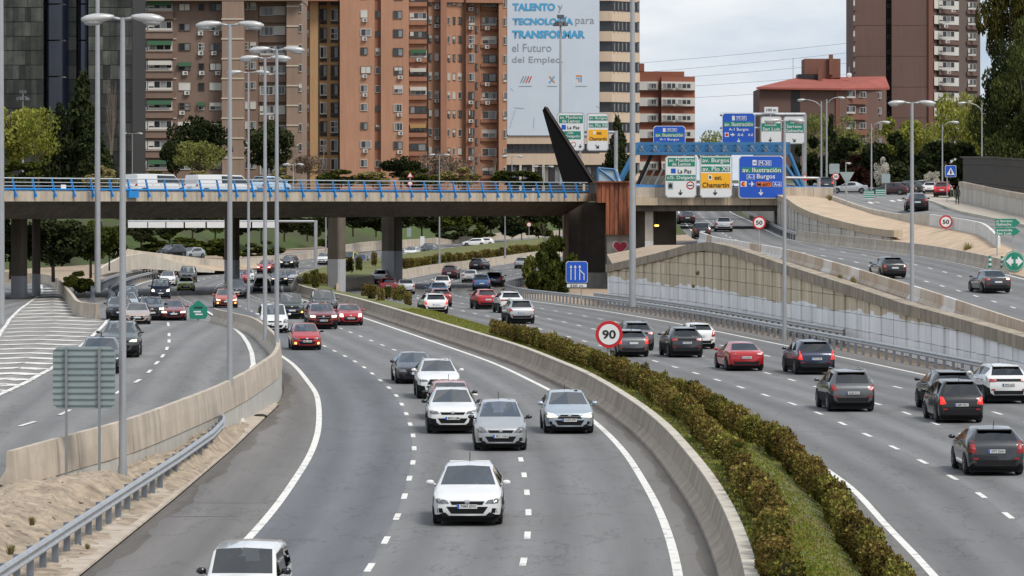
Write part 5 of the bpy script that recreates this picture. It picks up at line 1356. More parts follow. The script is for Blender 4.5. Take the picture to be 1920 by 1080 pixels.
t0, t1, t2 = P(1418, 163.5, D0 - 1.5), P(1578, 165.5, D0 - 1.5), P(1668, 164, D0 + 13)
r0, r1 = P(1492, 146, D0 + 11), P(1660, 143, D0 + 18)
o_ = b.o
MB().add([p - o_ for p in (e0, e1, e2, t0, t1, t2, r0, r1)], [(0, 1, 4, 3), (1, 2, 5, 4), (3, 4, 7, 6), (4, 5, 7), (0, 3, 6)]).build('roof', TILE, b.root)
b.block('stair_tower', 1509, 1576, 110, 146, D0 + 12, D0 + 12, 10, DBR2); b.block('roof_house', 1496, 1540, 139, 148, D0 + 10, D0 + 10, 6, BLACK); b.block('chimney', 1534, 1541, 128, 152, D0 + 9, D0 + 9, 1.5, DBR2); b.block('chimney', 1555, 1562, 102, 140, D0 + 11, D0 + 11, 1.5, DBR2)
b.block('recess', 1483, 1500, 169, 345, D0 - .05, D0 - .05, .2, BLACK)
b.block('brick_pier', 1567, 1573.8, 170, 345, D0 - .3, D0 - .3, 1, DBR2)
for k in range(5):
    y = 176 + 29 * k
    b.win('balc', 1580, 1604, y - 6, y + 8, D0 + 2.2); b.win('three', 1607, 1624, y - 4, y + 7, D0 + 5.2); b.win('two', 1645, 1653, y - 3, y + 9, D0 + 10)
    b.band('balcony_parapet', 1580, 1626, y + 9, y + 19, D0 + 2.0, .6, DBR2, D0 + 6)
b = Building('apartment_tower', 'tall dark brown brick apartment tower with white balconies on its right side', 1720, 345, 870)
D0 = 870
b.block('wall', 1601, 1661, 0, 345, D0, D0, 20, DBR, 90); b.block('recess', 1661.2, 1672, 0, 345, D0 + 4, D0 + 4, 14, BLACK, 90); b.block('wall', 1672.2, 1741, 0, 345, D0 - 1, D0 - 1, 20, DBR, 90); b.block('brick_pier', 1741.2, 1750, 0, 345, D0 - 1.5, D0 - 1.5, 14, DBR2, 91); b.block('wall', 1750.2, 1838, 0, 345, D0 + .5, D0 + 14, 12, mat('brick_grey', (.12, .09, .08), .9, var=.1, vscale=.1), 90)
for k in range(-1, 11):
    y = 8 + 28.9 * k
    if y > 320: continue
    if k % 2 == 0: b.band('seam', 1672.4, 1740.8, y - 18.6, y - 18, D0 - 1, .03, DRAIN); b.band('seam', 1601.2, 1660.8, y - 18.6, y - 18, D0, .03, DRAIN)
    b.band('balcony_front', 1751, 1797, y - 8, y + 8, D0 + .5, .9, FRAME_W, D0 + 7.5); b.win('balc', 1760, 1790, y - 7, y + 6, D0 + .8)
    b.band('balcony_parapet', 1760, 1798, y + 9, y + 17, D0 + 1.5, .9, DBR, D0 + 8)
    b.win('balc', 1815, 1830, y - 4, y + 10, D0 + 10); b.band('balcony_parapet', 1813, 1834, y + 11, y + 18, D0 + 10, .6, DBR, D0 + 13)
    b.band('balcony_side', 1599.5, 1604, y + 3, y + 12, D0, .8, DBR); b.win('shut', 1600, 1603, y - 8, y + 2.5, D0 - .3)
    if wr.random() < .7: b.ac(1770 + wr.uniform(0, 24), y + 12, D0 - .6)
    b.win('one', 1664, 1668, y, y + 6, D0 + 3.9)
root = empty('antenna', 'thin rooftop antenna with a small dish on the dark brick house', 'antenna', P(1592, 146, 850)); bar(P(1592, 146, 850), P(1592, 125, 850), .08, STEEL, 'rod', root, root.location); MB().ellipsoid((0, -.2, .6), (.6, .15, .6), 12, 6).build('dish', WHITE, root)
root = empty('antenna', 'slim aerial mast on the red tiled roof seen against the sky', 'antenna', P(1487, 150, 846)); bar(P(1487, 150, 846), P(1487, 108, 846), .07, STEEL, 'rod', root, root.location); bar(P(1483, 124, 846), P(1491, 124, 846), .05, STEEL, 'crossbar', root, root.location)
for i, (ya, yb_) in enumerate(((122, 74), (140, 92), (154, 112), (170, 134), (190, 160))):
    pts = []
    for k in range(13):
        t = k / 12; p = P(1150 + 500 * t, ya + (yb_ - ya) * t + 10 * t * (1 - t), 930 + i * 8); pts.append(p)
    o0 = pts[0].copy()
    tag(MB().tube([p - o0 for p in pts], .045, 4).build('power_line', mat('cable_grey', (.28, .30, .33), .7), None, o0), '%s power line strung across the pale sky' % ('highest', 'second highest', 'middle', 'second lowest', 'lowest')[i], 'power line', 'power lines across the sky')

# ================================================================== VEGETATION
vr = random.Random(5)
LM = {
    'spring': leafmat('leaves_spring', ['#42471d', '#6b7030', '#919444', '#aba95e'], .35),
    'olive': leafmat('leaves_olive', ['#3a4424', '#5a6233', '#7d8148', '#98965f'], .3),
    'dark': leafmat('leaves_evergreen', ['#131b13', '#20281a', '#303722', '#44492e'], .12),
    'loose': leafmat('leaves_sunlit_olive', ['#22240f', '#3c3b1d', '#57532c', '#6b6540'], .2),  # sunlight on the top pine crown is put into these olive tones
    'pine': leafmat('leaves_pine', ['#161e13', '#2a331c', '#434a28', '#5a5d36'], .15),
    'bush': leafmat('leaves_bush', ['#1c2313', '#2e3619', '#454c22', '#5c602e'], .2),
    'hedge': leafmat('leaves_hedge', ['#1a1d0f', '#38361b', '#595029', '#786238', '#918849'], .15),
    'hedge2': leafmat('leaves_hedge_green', ['#19210f', '#343d1b', '#555828', '#6d5e32', '#93944a'], .15),
    'red': leafmat('leaves_reddish', ['#1a1210', '#2c1c17', '#3d2820'], .1),
    'blossom': leafmat('leaves_blossom', ['#8d8a78', '#b9b3a4', '#d8d3c8'], .3),
    'twig': leafmat('twigs_bare', ['#4a3d33', '#6b5a4c', '#85756a'], .1),
    'weed': leafmat('weeds', ['#5e5830', '#80764a', '#a09468'], .3),
}
BARK = mat('bark', (.10, .075, .055), .95, var=.3, vscale=2)
BARKP = mat('bark_pale', (.24, .19, .15), .95, var=.3, vscale=2)
def rdir(r_):
    while True:
        v = Vector((r_.uniform(-1, 1), r_.uniform(-1, 1), r_.uniform(-1, 1)))
        if .05 < v.length < 1: return v
def leaf_quads(mb, c, n, size, r_, flat=0.):
    a = rdir(r_).normalized(); a.z *= (1 - flat); a.normalize()
    b_ = a.cross(rdir(r_)).normalized()
    s = size * r_.uniform(.6, 1.3)
    mb.add([c - a * s - b_ * s * .55, c + a * s * .2 - b_ * s * .75, c + a * s + b_ * s * .2, c - a * s * .1 + b_ * s * .8], [(0, 1, 2, 3)])
def crown(seed, kind, n, leaf):
    """unit tree, height 1, crown spread ~ +-.5 in x and y (scaled afterwards)"""
    r_ = random.Random(seed); mb = MB(); cl = []
    if kind == 'round':
        for i in range(26):
            d = rdir(r_); d *= .8
            cl.append((Vector((d.x * .45, d.y * .45, .60 + d.z * .38)), r_.uniform(.07, .19)))
    elif kind == 'conical':
        for i in range(34):
            t = i / 33; a = r_.uniform(0, 2 * PI); rad = (1 - t) * .36 * r_.uniform(.4, 1) + .02
            cl.append((Vector((math.cos(a) * rad, math.sin(a) * rad, .10 + .86 * t)), .15 * (1 - t) + .045))
    elif kind == 'cypress':
        for i in range(26):
            t = i / 25; rad = .22 * math.sin(PI * min(1, t * .8 + .22))
            a = r_.uniform(0, 2 * PI); cl.append((Vector((math.cos(a) * rad * .5, math.sin(a) * rad * .5, .06 + .9 * t)), .10 * (1 - t * .7) + .03))
    elif kind == 'umbrella':
        for i in range(24):
            d = rdir(r_); cl.append((Vector((d.x * .46, d.y * .46, .74 + d.z * .20 - .14 * (d.x ** 2 + d.y ** 2))), r_.uniform(.10, .17)))
    elif kind == 'shrub':
        for i in range(18):
            d = rdir(r_); cl.append((Vector((d.x * .46, d.y * .46, .47 + d.z * .43)), r_.uniform(.09, .22)))
    tot = sum(c[1] ** 2 for c in cl)
    for c, rr in cl:
        k = int(n * rr * rr / tot)
        for j in range(k):
            d = rdir(r_); d = d.normalized() * (d.length ** .5)
            p = c + Vector((d.x * rr, d.y * rr, d.z * rr * .75))
            if p.z < .01: p.z = .01 + r_.random() * .05
            leaf_quads(mb, p, 1, leaf, r_)
    return mb.mesh('crown'), cl
def trunk(seed, cl, h0=.62, r0=.022, spread=True):
    r_ = random.Random(seed); mb = MB()
    mb.tube([(0, 0, -.03), (r_.uniform(-.01, .01), 0, h0 * .5), (r_.uniform(-.02, .02), r_.uniform(-.02, .02), h0), (0, 0, min(.92, h0 * 1.35))], [r0, r0 * .8, r0 * .55, r0 * .2], 7)
    if spread:
        for c, rr in cl[::2]:
            z0 = min(c.z * .7, h0 * r_.uniform(.55, 1)); mid = Vector((c.x * .45, c.y * .45, (z0 + c.z) / 2 + .02))
            mb.tube([(0, 0, z0), mid, c], [r0 * .42, r0 * .28, r0 * .12], 5)
    return mb.mesh('trunk', True)
TREE = {}
def tree_kind(key, kind, n, leaf, seeds, h0=.6, r0=.022):
    TREE[key] = []
    for sd in seeds:
        c, cl = crown(sd, kind, n, leaf); TREE[key].append((c, trunk(sd, cl, h0, r0)))
tree_kind('round', 'round', 4200, .026, (1, 2, 3, 4))
tree_kind('airy', 'round', 2200, .020, (5, 6, 7))
tree_kind('dense', 'round', 4400, .025, (8, 9, 10))
tree_kind('cone', 'conical', 4800, .028, (11, 12))
tree_kind('cypress', 'cypress', 3200, .020, (13,), .5)
tree_kind('umbrella', 'umbrella', 5200, .024, (14, 15), .66, .026)
tree_kind('bigdense', 'shrub', 9500, .016, (41, 42), .4, .02)
tree_kind('bigpine', 'umbrella', 12000, .014, (43, 44), .6, .02)
tree_kind('shrub', 'shrub', 3000, .045, (16, 17, 18), .35, .02)
tcount = [0]
def tree(name, label, key, leaf, x, yt, yb, D, wpx, cat='tree', group=None, bark=None, rz=None):
    yt -= (yb - yt) * .06; k = F / D; b_ = P(x, yb, D); h = (yb - yt) / k; w = wpx * 1.3 / k
    me = TREE[key][tcount[0] % len(TREE[key])]; tcount[0] += 1
    root = empty(name, label, cat, b_, rz if rz is not None else vr.uniform(0, 6.28), group)
    sx = w / .98
    ob('trunk', me[1], root, scale=(sx, sx, h), mats=[bark or BARK])
    ob('crown', me[0], root, scale=(sx, sx, h), mats=[LM[leaf]])
    return root
def bare(seed, kind='spread', levels=4):
    r_ = random.Random(seed); mb = MB()
    def br(p, d, l, r0, lv):
        n = 3; pts = [p]; dd = d.copy()
        for i in range(n):
            dd = (dd + rdir(r_) * .12 + Vector((0, 0, .05))).normalized(); pts.append(pts[-1] + dd * l / n)
        mb.tube(pts, [r0 * (1 - .5 * i / n) for i in range(n + 1)], 4 if lv < levels - 1 else 3, cap=False)
        if lv >= levels: return
        m = 3 if lv < 2 else 4
        for i in range(m):
            t = r_.uniform(.35, 1); q = pts[0].lerp(pts[-1], t)
            sp = .75 if kind == 'spread' else .28
            nd_ = (d + rdir(r_) * sp + Vector((0, 0, .15))).normalized()
            br(q, nd_, l * r_.uniform(.55, .75), max(.0016, r0 * .5), lv + 1)
    br(Vector((0, 0, 0)), Vector((0, 0, 1)), .42, .018, 0)
    if kind == 'fan':
        for k in range(7): br(Vector((0, 0, .05 + k * .05)), Vector((r_.uniform(-.35, .35), r_.uniform(-.3, .3), 1)).normalized(), .42, .011, 1)
    return mb.mesh('branches', True)
BARE = [bare(21), bare(22), bare(23)]; FAN = bare(31, 'fan', 4)
def bare_tree(label, x, yt, yb, D, wpx, me=None, m=None, group=None):
    k = F / D; root = empty('bare_tree', label, 'tree', P(x, yb, D), vr.uniform(0, 6), group)
    h = (yb - yt) / k / 1.05; w = wpx / k / .9
    tcount[0] += 1
    ob('branches', me or BARE[tcount[0] % 3], root, scale=(w, w, h), mats=[m or BARKP])
    return root

# --- behind the bridge, left
G1 = 'trees in front of the left buildings'
tree('pale_tree', 'yellow green spring tree at the far left before the glass tower', 'round', 'spring', 20, 188, 348, 500, 120, group=G1)
tree('pale_tree', 'bright yellow green tree between the thin mast and the cedar', 'airy', 'spring', 72, 196, 348, 492, 75, group=G1)
tree('cedar_tree', 'tall dark cedar in front of the glass tower', 'cone', 'dark', 155, 143, 350, 505, 105, group=G1)
tree('cedar_tree', 'lower dark cedar left of the tall one', 'cone', 'dark', 112, 200, 350, 500, 80, group=G1)
tree('cedar_tree', 'squat dark cedar spreading right of the mast', 'cone', 'dark', 175, 232, 352, 498, 90, group=G1)
bare_tree('fan shaped bare poplar before the glass tower', 208, 168, 350, 520, 62, FAN, group=G1)
tree('round_evergreen', 'dark round evergreen left in front of the brown block', 'dense', 'dark', 372, 216, 352, 520, 105, group=G1)
tree('round_evergreen', 'dark round evergreen between the close lamp posts', 'dense', 'dark', 500, 222, 352, 530, 95, group=G1)
tree('round_evergreen', 'small dark evergreen at the foot of the brown block', 'dense', 'dark', 330, 250, 352, 515, 60, group=G1)
tree('olive_tree', 'pale olive tree in front of the dark evergreen', 'airy', 'olive', 375, 262, 352, 505, 85, group=G1)
bare_tree('bare brownish tree right of the close lamp posts', 555, 228, 350, 520, 55, group=G1)
bare_tree('bare tree before the tan window columns', 605, 255, 350, 530, 70, group=G1)
tree('leafless_shrub_tree', 'brown twiggy tree beneath the tan columns', 'airy', 'twig', 580, 290, 352, 525, 60, group=G1)
tree('dark_shrub', 'rounded dark shrub before the orange block', 'dense', 'dark', 752, 290, 352, 560, 62, 'shrub', G1)
bare_tree('wide bare tree in front of the orange block', 840, 270, 352, 570, 120, group=G1)
bare_tree('second bare tree overlapping the orange block base', 885, 272, 352, 580, 110, group=G1)
tree('leafless_shrub_tree', 'brown twiggy crown at the foot of the orange block', 'airy', 'twig', 815, 285, 352, 575, 95, group=G1)
bare_tree('small bare tree at the right corner of the orange block', 930, 285, 352, 580, 60, group=G1)
tree('conifer', 'dark conifer in front of the striped office', 'cone', 'dark', 1158, 222, 350, 560, 62, group=G1)
tree('pale_tree', 'low pale tree in the gap behind the blue lattice', 'airy', 'olive', 1336, 240, 345, 600, 62, group=G1)
for i, (x, yt, w, lf) in enumerate([(40, 300, 60, 'bush'), (200, 312, 60, 'weed'), (300, 320, 46, 'bush'), (375, 318, 34, 'weed'), (520, 315, 50, 'weed'), (640, 318, 60, 'bush'), (700, 320, 60, 'weed'), (790, 316, 60, 'bush'), (860, 314, 60, 'weed'), (965, 318, 70, 'bush'), (1005, 322, 46, 'bush'), (1085, 320, 48, 'weed')]):
    tree('verge_shrub', 'low %s shrub behind the bridge railing, %s from the left' % ('green' if lf == 'bush' else 'reddish olive', ('first', 'second', 'third', 'fourth', 'fifth', 'sixth', 'seventh', 'eighth', 'ninth', 'tenth', 'eleventh', 'twelfth')[i]), 'shrub', lf, x, yt, 352, 470 + (i % 3) * 6, w, 'shrub', 'shrubs behind the bridge railing')
# --- under the bridge
G2 = 'trees seen under the bridge'
under = [(20, 405, 520, 365, 110, 'dark', 'dense'), (100, 405, 525, 385, 130, 'dark', 'dense'), (170, 408, 518, 400, 100, 'bush', 'dense'), (205, 425, 505, 410, 60, 'bush', 'dense'), (265, 400, 470, 500, 70, 'dark', 'dense')]
lab = ['dark tree behind the thick round pillar under the bridge', 'large dark tree under the left end of the bridge', 'leafy dark tree beside the thick pale mast', 'small olive tree at the end of the white ramp wall', 'dark tree top under the bridge above the pale ramp wall']
for (x, yt, yb, D, w, lf, ky), lb in zip(under, lab): tree('broadleaf_tree', lb, ky, lf, x, yt, yb, D, w, group=G2)
ORD = ('first', 'second', 'third', 'fourth', 'fifth', 'sixth', 'seventh', 'eighth', 'ninth', 'tenth', 'eleventh', 'twelfth', 'thirteenth', 'fourteenth', 'fifteenth', 'sixteenth', 'seventeenth', 'eighteenth')
for i in range(18):
    x = 318 + i * 43; D = 545 + i * 7.5 if i < 9 else 612 + (i - 9) * 3.5
    lf = ('dark', 'dark', 'bush', 'dark', 'dark')[i % 5]; yb = 455 - i * .8 if x < 600 else 442
    tree('bank_tree', 'dark tree on the grassy bank beyond the bridge, %s from the left' % ORD[i], 'dense' if i % 3 else 'shrub', lf, x, 378 + (i * 7) % 9, yb, D, 62, group='trees on the grassy bank')
for i, (x, yb, D, w) in enumerate([(620, 470, 570, 40), (850, 452, 606, 44), (905, 448, 612, 40), (960, 446, 618, 46), (1010, 446, 622, 46)]):
    tree('bank_shrub', 'low shrub at the foot of the far bank, %s from the left' % ORD[i], 'shrub', ('bush', 'dark')[i % 2], x, yb - 30, yb, D, w, 'shrub', 'shrubs at the foot of the far bank')
for i, (x, yt, yb, D, w) in enumerate([(300, 440, 478, 500, 70), (360, 445, 482, 505, 70), (420, 445, 486, 510, 60), (490, 452, 486, 525, 60)]):
    tree('bank_shrub', 'low shrub on the slope above the pale ramp wall, %s from the left' % ('first', 'second', 'third', 'fourth')[i], 'shrub', 'bush', x, yt, yb, D, w, 'shrub', 'shrubs above the ramp wall')
tree('verge_shrub', 'bright green shrub behind the end of the left barrier', 'shrub', 'spring', 140, 508, 548, 345, 36, 'shrub')
tree('verge_shrub', 'small green shrub beside the mast foot at the far left', 'shrub', 'bush', 158, 520, 552, 340, 30, 'shrub')
# bushes left of the abutment
tree('abutment_bush', 'dense green bush between the guardrail and abutment', 'shrub', 'bush', 1030, 455, 566, 372, 62, 'bush', 'bushes by the abutment')
tree('abutment_bush', 'tall twiggy bush right against the abutment', 'shrub', 'bush', 1046, 440, 566, 380, 50, 'bush', 'bushes by the abutment')
tree('abutment_bush', 'low olive bush at the guardrail before the abutment', 'shrub', 'olive', 1008, 475, 556, 395, 46, 'bush', 'bushes by the abutment')
bare_tree('bare blossomless tree behind the abutment bushes', 1022, 405, 500, 430, 70, group=None)
# --- right side trees
G3 = 'trees behind the upper road'
rt = [('big_pine', 'huge dark pine filling the upper right corner', 'bigdense', 'pine', 1915, 40, 345, 395, 120), ('big_pine', 'tall sunlit olive pine crown at the top right edge', 'bigpine', 'loose', 1893, -70, 290, 410, 92), ('big_pine', 'dark pine mass below the tall one at the right edge', 'bigdense', 'pine', 1925, 100, 350, 385, 125), ('big_pine', 'dark lower pine left of the right edge mass', 'bigdense', 'dark', 1882, 90, 330, 392, 66),
      ('pale_tree', 'yellow green tree right of the dark tower', 'round', 'spring', 1842, 190, 352, 415, 76), ('pale_tree', 'pale spring tree in front of the dark tower', 'airy', 'spring', 1795, 170, 350, 430, 84), ('pale_tree', 'wide yellow green tree left of the tall lamp', 'round', 'spring', 1690, 212, 350, 440, 90), ('pale_tree', 'greyish spring tree left of the wide one', 'airy', 'olive', 1600, 220, 350, 450, 84), ('pale_tree', 'thin pale tree behind the curved lamps', 'airy', 'olive', 1528, 208, 350, 480, 56), ('pale_tree', 'yellow green tree right of the tall lamp', 'airy', 'spring', 1745, 225, 350, 438, 70),
      ('cypress_tree', 'slim dark cypress beside the curved lamps', 'cypress', 'dark', 1559, 222, 352, 420, 60), ('round_evergreen', 'dark evergreen behind the gantry mast', 'shrub', 'dark', 1522, 258, 356, 425, 56), ('round_evergreen', 'dark evergreen right of the cypress', 'shrub', 'dark', 1592, 258, 358, 415, 64), ('round_evergreen', 'small round evergreen before the pale trees', 'shrub', 'dark', 1640, 262, 360, 405, 52), ('round_evergreen', 'large dark evergreen left of the tall lamp', 'shrub', 'dark', 1692, 250, 362, 402, 74), ('round_evergreen', 'dark evergreen right of the tall lamp', 'shrub', 'dark', 1740, 264, 362, 402, 62), ('round_evergreen', 'dark evergreen before the fence end', 'shrub', 'dark', 1790, 262, 362, 398, 66),
      ('reddish_tree', 'dark reddish leaved tree by the give way sign', 'shrub', 'red', 1606, 290, 362, 400, 56), ('dark_shrub', 'dark shrub left of the reddish tree', 'shrub', 'dark', 1562, 300, 364, 405, 52), ('dark_shrub', 'dark shrub under the large evergreen', 'shrub', 'dark', 1675, 304, 366, 395, 66), ('dark_shrub', 'dark shrub behind the crossing sign', 'shrub', 'dark', 1770, 308, 366, 392, 66), ('dark_shrub', 'dark shrub behind the parked cars', 'shrub', 'dark', 1722, 308, 366, 394, 60)]
for nm, lb, ky, lf, x, yt, yb, D, w in rt: tree(nm, lb, ky, lf, x, yt, yb, D + 32, w, group=G3)
tree('blossom_tree', 'small white blossoming tree left of the grey sign back', 'airy', 'blossom', 1652, 296, 362, 412, 24, group=G3)
tree('blossom_tree', 'low white blossoming tree behind the parked white car', 'airy', 'blossom', 1748, 320, 366, 410, 26, group=G3)
# weeds
def tuft(seed):
    r_ = random.Random(seed); mb = MB()
    for i in range(150):
        a = r_.uniform(0, 2 * PI); b_ = r_.uniform(.05, .22); q_ = Vector((math.cos(a) * b_ * r_.random(), math.sin(a) * b_ * r_.random(), 0))
        tip = q_ + Vector((math.cos(a) * r_.uniform(.05, .45), math.sin(a) * r_.uniform(.05, .45), r_.uniform(.25, 1)))
        s_ = Vector((-math.sin(a), math.cos(a), 0)) * .025
        m_ = q_.lerp(tip, .6) + Vector((0, 0, .08)); mb.add([q_ - s_, q_ + s_, m_ + s_ * .7, tip, m_ - s_ * .7], [(0, 1, 2, 4), (4, 2, 3)])
    return mb.mesh('leaves')
TUFT = [tuft(1), tuft(2)]
for i, (x, y, D, w, lb) in enumerate([(1512, 372, 392, 26, 'weed tuft at the top of the beige coping'), (1556, 376, 380, 16, 'small weed tuft left of the give way sign post'), (1600, 516 + 18, 232, 22, 'yellowish weed clump on the soil strip by the ramp'), (1575, 525, 236, 16, 'small weed clump on the soil strip left of the larger one'), (1735, 450, 322, 12, 'small weed on the sand island'), (1760, 458, 318, 16, 'weed clump on the sand island edge'), (1786, 468, 306, 14, 'third weed at the sand island edge'), (1815, 478, 296, 30, 'dry twiggy weed near the gore'), (1300, 540, 262, 10, 'dark weed tuft growing from the panelled wall'), (1308, 516, 262, 12, 'larger weed tuft hanging on the panelled wall'), (164, 1030, 88, 16, 'grass tuft under the foreground guardrail'), (60, 985, 90, 22, 'dry weed tuft on the sand bank near the left edge'), (150, 925, 104, 16, 'dry weed between the two posts of the grey sign'), (300, 905, 112, 14, 'dry weed on the bank right of the near lamp post'), (20, 1040, 82, 26, 'dry weed clump at the bottom left corner'), (400, 855, 124, 12, 'small weed at the end of the foreground guardrail')]):
    k = F / D; root = empty('weed', lb, 'weed', P(x, y, D), vr.uniform(0, 6), 'weeds')
    ob('leaves', TUFT[i % 2], root, scale=(w / k, w / k, w * .9 / k), mats=[LM['weed']])

p = G(488, 783); tag(MB().ellipsoid((0, 0, .06), (.28, .2, .09), 9, 6).build('tyre_fragment', mat('rubber_scrap', (.02, .02, .02), .9), None, p), 'black scrap of rubber lying by the foot of the retaining wall', 'debris')
p = G(452, 794); tag(MB().hexa([(-.2, -.1, 0), (.22, -.12, .01), (.18, .14, 0), (-.16, .12, 0), (-.12, -.02, .16), (.1, -.06, .22), (.12, .08, .12), (-.1, .08, .2)]).build('plastic_bag', WHITE, None, p), 'crumpled white plastic bag at the end of the foreground guardrail', 'litter')
# --- hedge bushes
def hedge_mesh(seed, n=1250, leaf=.042):
    r_ = random.Random(seed); mb = MB()
    for i in range(n):
        d = rdir(r_).normalized()
        q = Vector([math.copysign(abs(c) ** .68, c) for c in d])      # boxy
        q = Vector((q.x * .33, q.y * .50, q.z * .40)) * r_.uniform(.70, 1.06)
        q += Vector((.05 * math.sin(7 * q.y + seed), .06 * math.sin(9 * q.x + seed * 2), .05 * math.sin(8 * q.x + 6 * q.y + seed)))
        q *= 1 + .13 * math.sin(6 * q.x + seed) * math.sin(5 * q.y + 2 * seed)
        q.z += .52
        if q.z < .04: q.z = .04 + r_.random() * .1
        leaf_quads(mb, q, 1, leaf, r_)
    return mb.mesh('leaves')
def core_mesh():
    mb = MB(); mb.ellipsoid((0, 0, .48), (.25, .36, .33), 10, 7); return mb.mesh('shade_core', True)
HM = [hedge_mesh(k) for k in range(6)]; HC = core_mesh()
HCORE = mat('hedge_core', (.03, .028, .016), 1.0, var=.3, vscale=3)  # near-black core stands in for the shade between the leaves
hn = [0]
def bush(x, D, z, label, group, s=1.0, h=1.0):
    root = empty('hedge_bush', label, 'bush', (x, D, z), vr.choice((0, PI)) + vr.uniform(-.15, .15), group)
    k = hn[0]; hn[0] += 1
    sx, sz = s * vr.uniform(.80, 1.02), h * vr.uniform(.82, 1.16)
    ob('leaves', HM[(k * 5 + 1) % 6], root, scale=(sx, s, sz), mats=[LM['hedge' if vr.random() < .62 else 'hedge2']])
    ob('shade_core', HC, root, scale=(sx, s, sz), mats=[HCORE])
def hz(D, X):
    t = (X - med_l(D) - .26) / max(.5, med_r(D) - med_l(D) - .36); t = min(1, max(0, t)); return turf_z(t)(D) + zr(D) - .04
D = 70.0
while D < 213:
    X = l1(D) + interp([(70, 8.98), (115, 9.28)], D) + .1 * math.sin(D * .31)
    if vr.random() > .03: bush(X, D, hz(D, X), 'clipped brown tipped hedge bush in the row along the median wall', 'hedge row along the median wall', vr.uniform(.8, 1.12), .95)
    D += 1.24 * vr.uniform(.82, 1.28)
D = 70.0
while D < 205:
    X = ra(D) - interp([(70, 5.1), (115, 4.75)], D) + .1 * math.sin(D * .27)
    if vr.random() > .05: bush(X, D, hz(D, X), 'clipped hedge bush in the row beside the outbound lanes', 'hedge row beside the outbound lanes', vr.uniform(.8, 1.12), 1.0)
    D += 1.24 * vr.uniform(.82, 1.28)
for x, y in [(686, 560), (700, 558), (697, 568), (714, 572), (728, 563), (742, 566), (752, 568), (765, 576)]:
    p = G(x, y, lambda D: .5); bush(p.x, p.y, p.z, 'hedge bush in the small clump ahead of the bridge pillar', 'small hedge clump before the pillar', 1.0, 1.3)
for x, y in [(576, 535), (590, 530), (592, 542), (604, 533)]:
    p = G(x, y, lambda D: .35); bush(p.x, p.y, p.z, 'hedge bush at the pointed end of the median by the pillar', 'hedge clump at the tip of the median', 1.2, 1.3)
for x, y in [(655, 513), (673, 510), (702, 501), (722, 500)]:
    p = G(x, y, lambda D: .4); bush(p.x, p.y, p.z, 'hedge bush between the two median pillars', 'hedge clump between the pillars', 1.3, 1.7)
for i in range(34):
    t = i / 33; D = 452 + 95 * t
    X = med_r(D) - .7
    bush(X, D, zr(D) + .9, 'hedge bush in the far row beyond the bridge', 'far hedge row beyond the bridge', 1.6, 1.25)

# grass blades on the near median: loose tufts
r_ = random.Random(3); mb = MB()
for i in range(42000):
    D = 72 + 190 * r_.random() ** 1.5
    t = r_.random(); X = med_l(D) + .3 + (med_r(D) - med_l(D) - .5) * t
    z = turf_z(t)(D) + zr(D)
    h = r_.uniform(.03, .085); a = r_.uniform(0, PI); dx, dy = math.cos(a) * .035, math.sin(a) * .035
    mb.add([(X - dx, D - dy, z), (X + dx, D + dy, z), (X + r_.uniform(-.03, .03), D + r_.uniform(-.03, .03), z + h)], [(0, 1, 2)])
GR = leafmat('grass_blades', ['#4a5a1c', '#66722a', '#7f8636', '#8a7a48'], .3)
tag(mb.build('grass', GR, fix=False), 'short green grass growing on the raised median', 'grass', kind='stuff')
# fence above the roadside wall
q = [P(1806, 350, 375), P(1862, 354, 349), P(1925, 362, 329), P(2130, 390, 287)]
root = empty('palisade_fence', 'dark palisade fence with curled spikes above the whitewashed wall', 'fence', q[0])
FEN = mat('fence_dark', (.03, .027, .025), .7, var=.2, vscale=1)
slat = MB(); slat.box(-.06, .06, -.02, .02, 0, 2.75); slat.tube([(0, 0, 2.75), (0, -.12, 2.98), (0.1, -.3, 3.02), (.16, -.36, 2.9)], .018, 4); SL = slat.mesh('fence_slat')
for a, c in zip(q, q[1:]):
    n = int((c - a).length / .36); rz = math.atan2((c - a).y, (c - a).x)
    for i in range(n):
        ob('slat', SL, root, a.lerp(c, i / n) - q[0], (0, 0, rz), mats=[FEN])
    for zz in (.5, 2.3): MB().tube([a - q[0] + Vector((0, .04, zz)), c - q[0] + Vector((0, .04, zz))], .04, 4).build('rail', FEN, root)

# ================================================================== VEHICLES
GLASS = glassmat('car_glass', (.74, .78, .77), .15)
GLASS_M = glassmat('car_glass_mid', (.45, .48, .48), .08)  # medium tint between the clear and the dark glass
GLASS_T = glassmat('car_glass_tinted', (.07, .075, .08), .05)
GLASS_B = glassmat('car_glass_bluish', (.52, .50, .70), .18)
RUB = mat('tyre_rubber', (.018, .018, .019), .85)
RIM = mat('wheel_rim', (.38, .39, .40), .35, .8)
PLAS = mat('black_plastic', (.012, .012, .013), .7, spec=.2)
ARCH = mat('wheel_arch_dark', (.01, .01, .01), .9)
INTR = mat('car_interior', (.03, .03, .033), .9)
SEATM = mat('car_seat', (.055, .055, .06), .9)
HLAMP = mat('headlight_glass', (.20, .21, .215), .1, .5, var=.5, vscale=9, spec=.9)
HLIT = mat('headlight_lit', (.8, .78, .7), .2, emit=(1.0, .86, .6), estr=1.3)
HWARM = mat('indicator_lit', (.8, .5, .2), .3, emit=(1.0, .5, .12), estr=2.0)
TLAMP = mat('tail_light', (.30, .012, .014), .2, spec=.8)
TLIT = mat('brake_light_lit', (.6, .02, .02), .3, emit=(1.0, .05, .03), estr=.6)
CHROME = mat('chrome', (.6, .6, .6), .15, 1.0)
PLATE = mat('number_plate', (.60, .60, .58), .5)
PLATEB = mat('plate_blue', (.02, .09, .45), .5)
GRILLE = mat('grille_black', (.008, .008, .009), .6, spec=.2)
def paint(name, col, metal=.25): return mat('paint_' + name, col, .36, metal, coat=1.0, spec=.3)
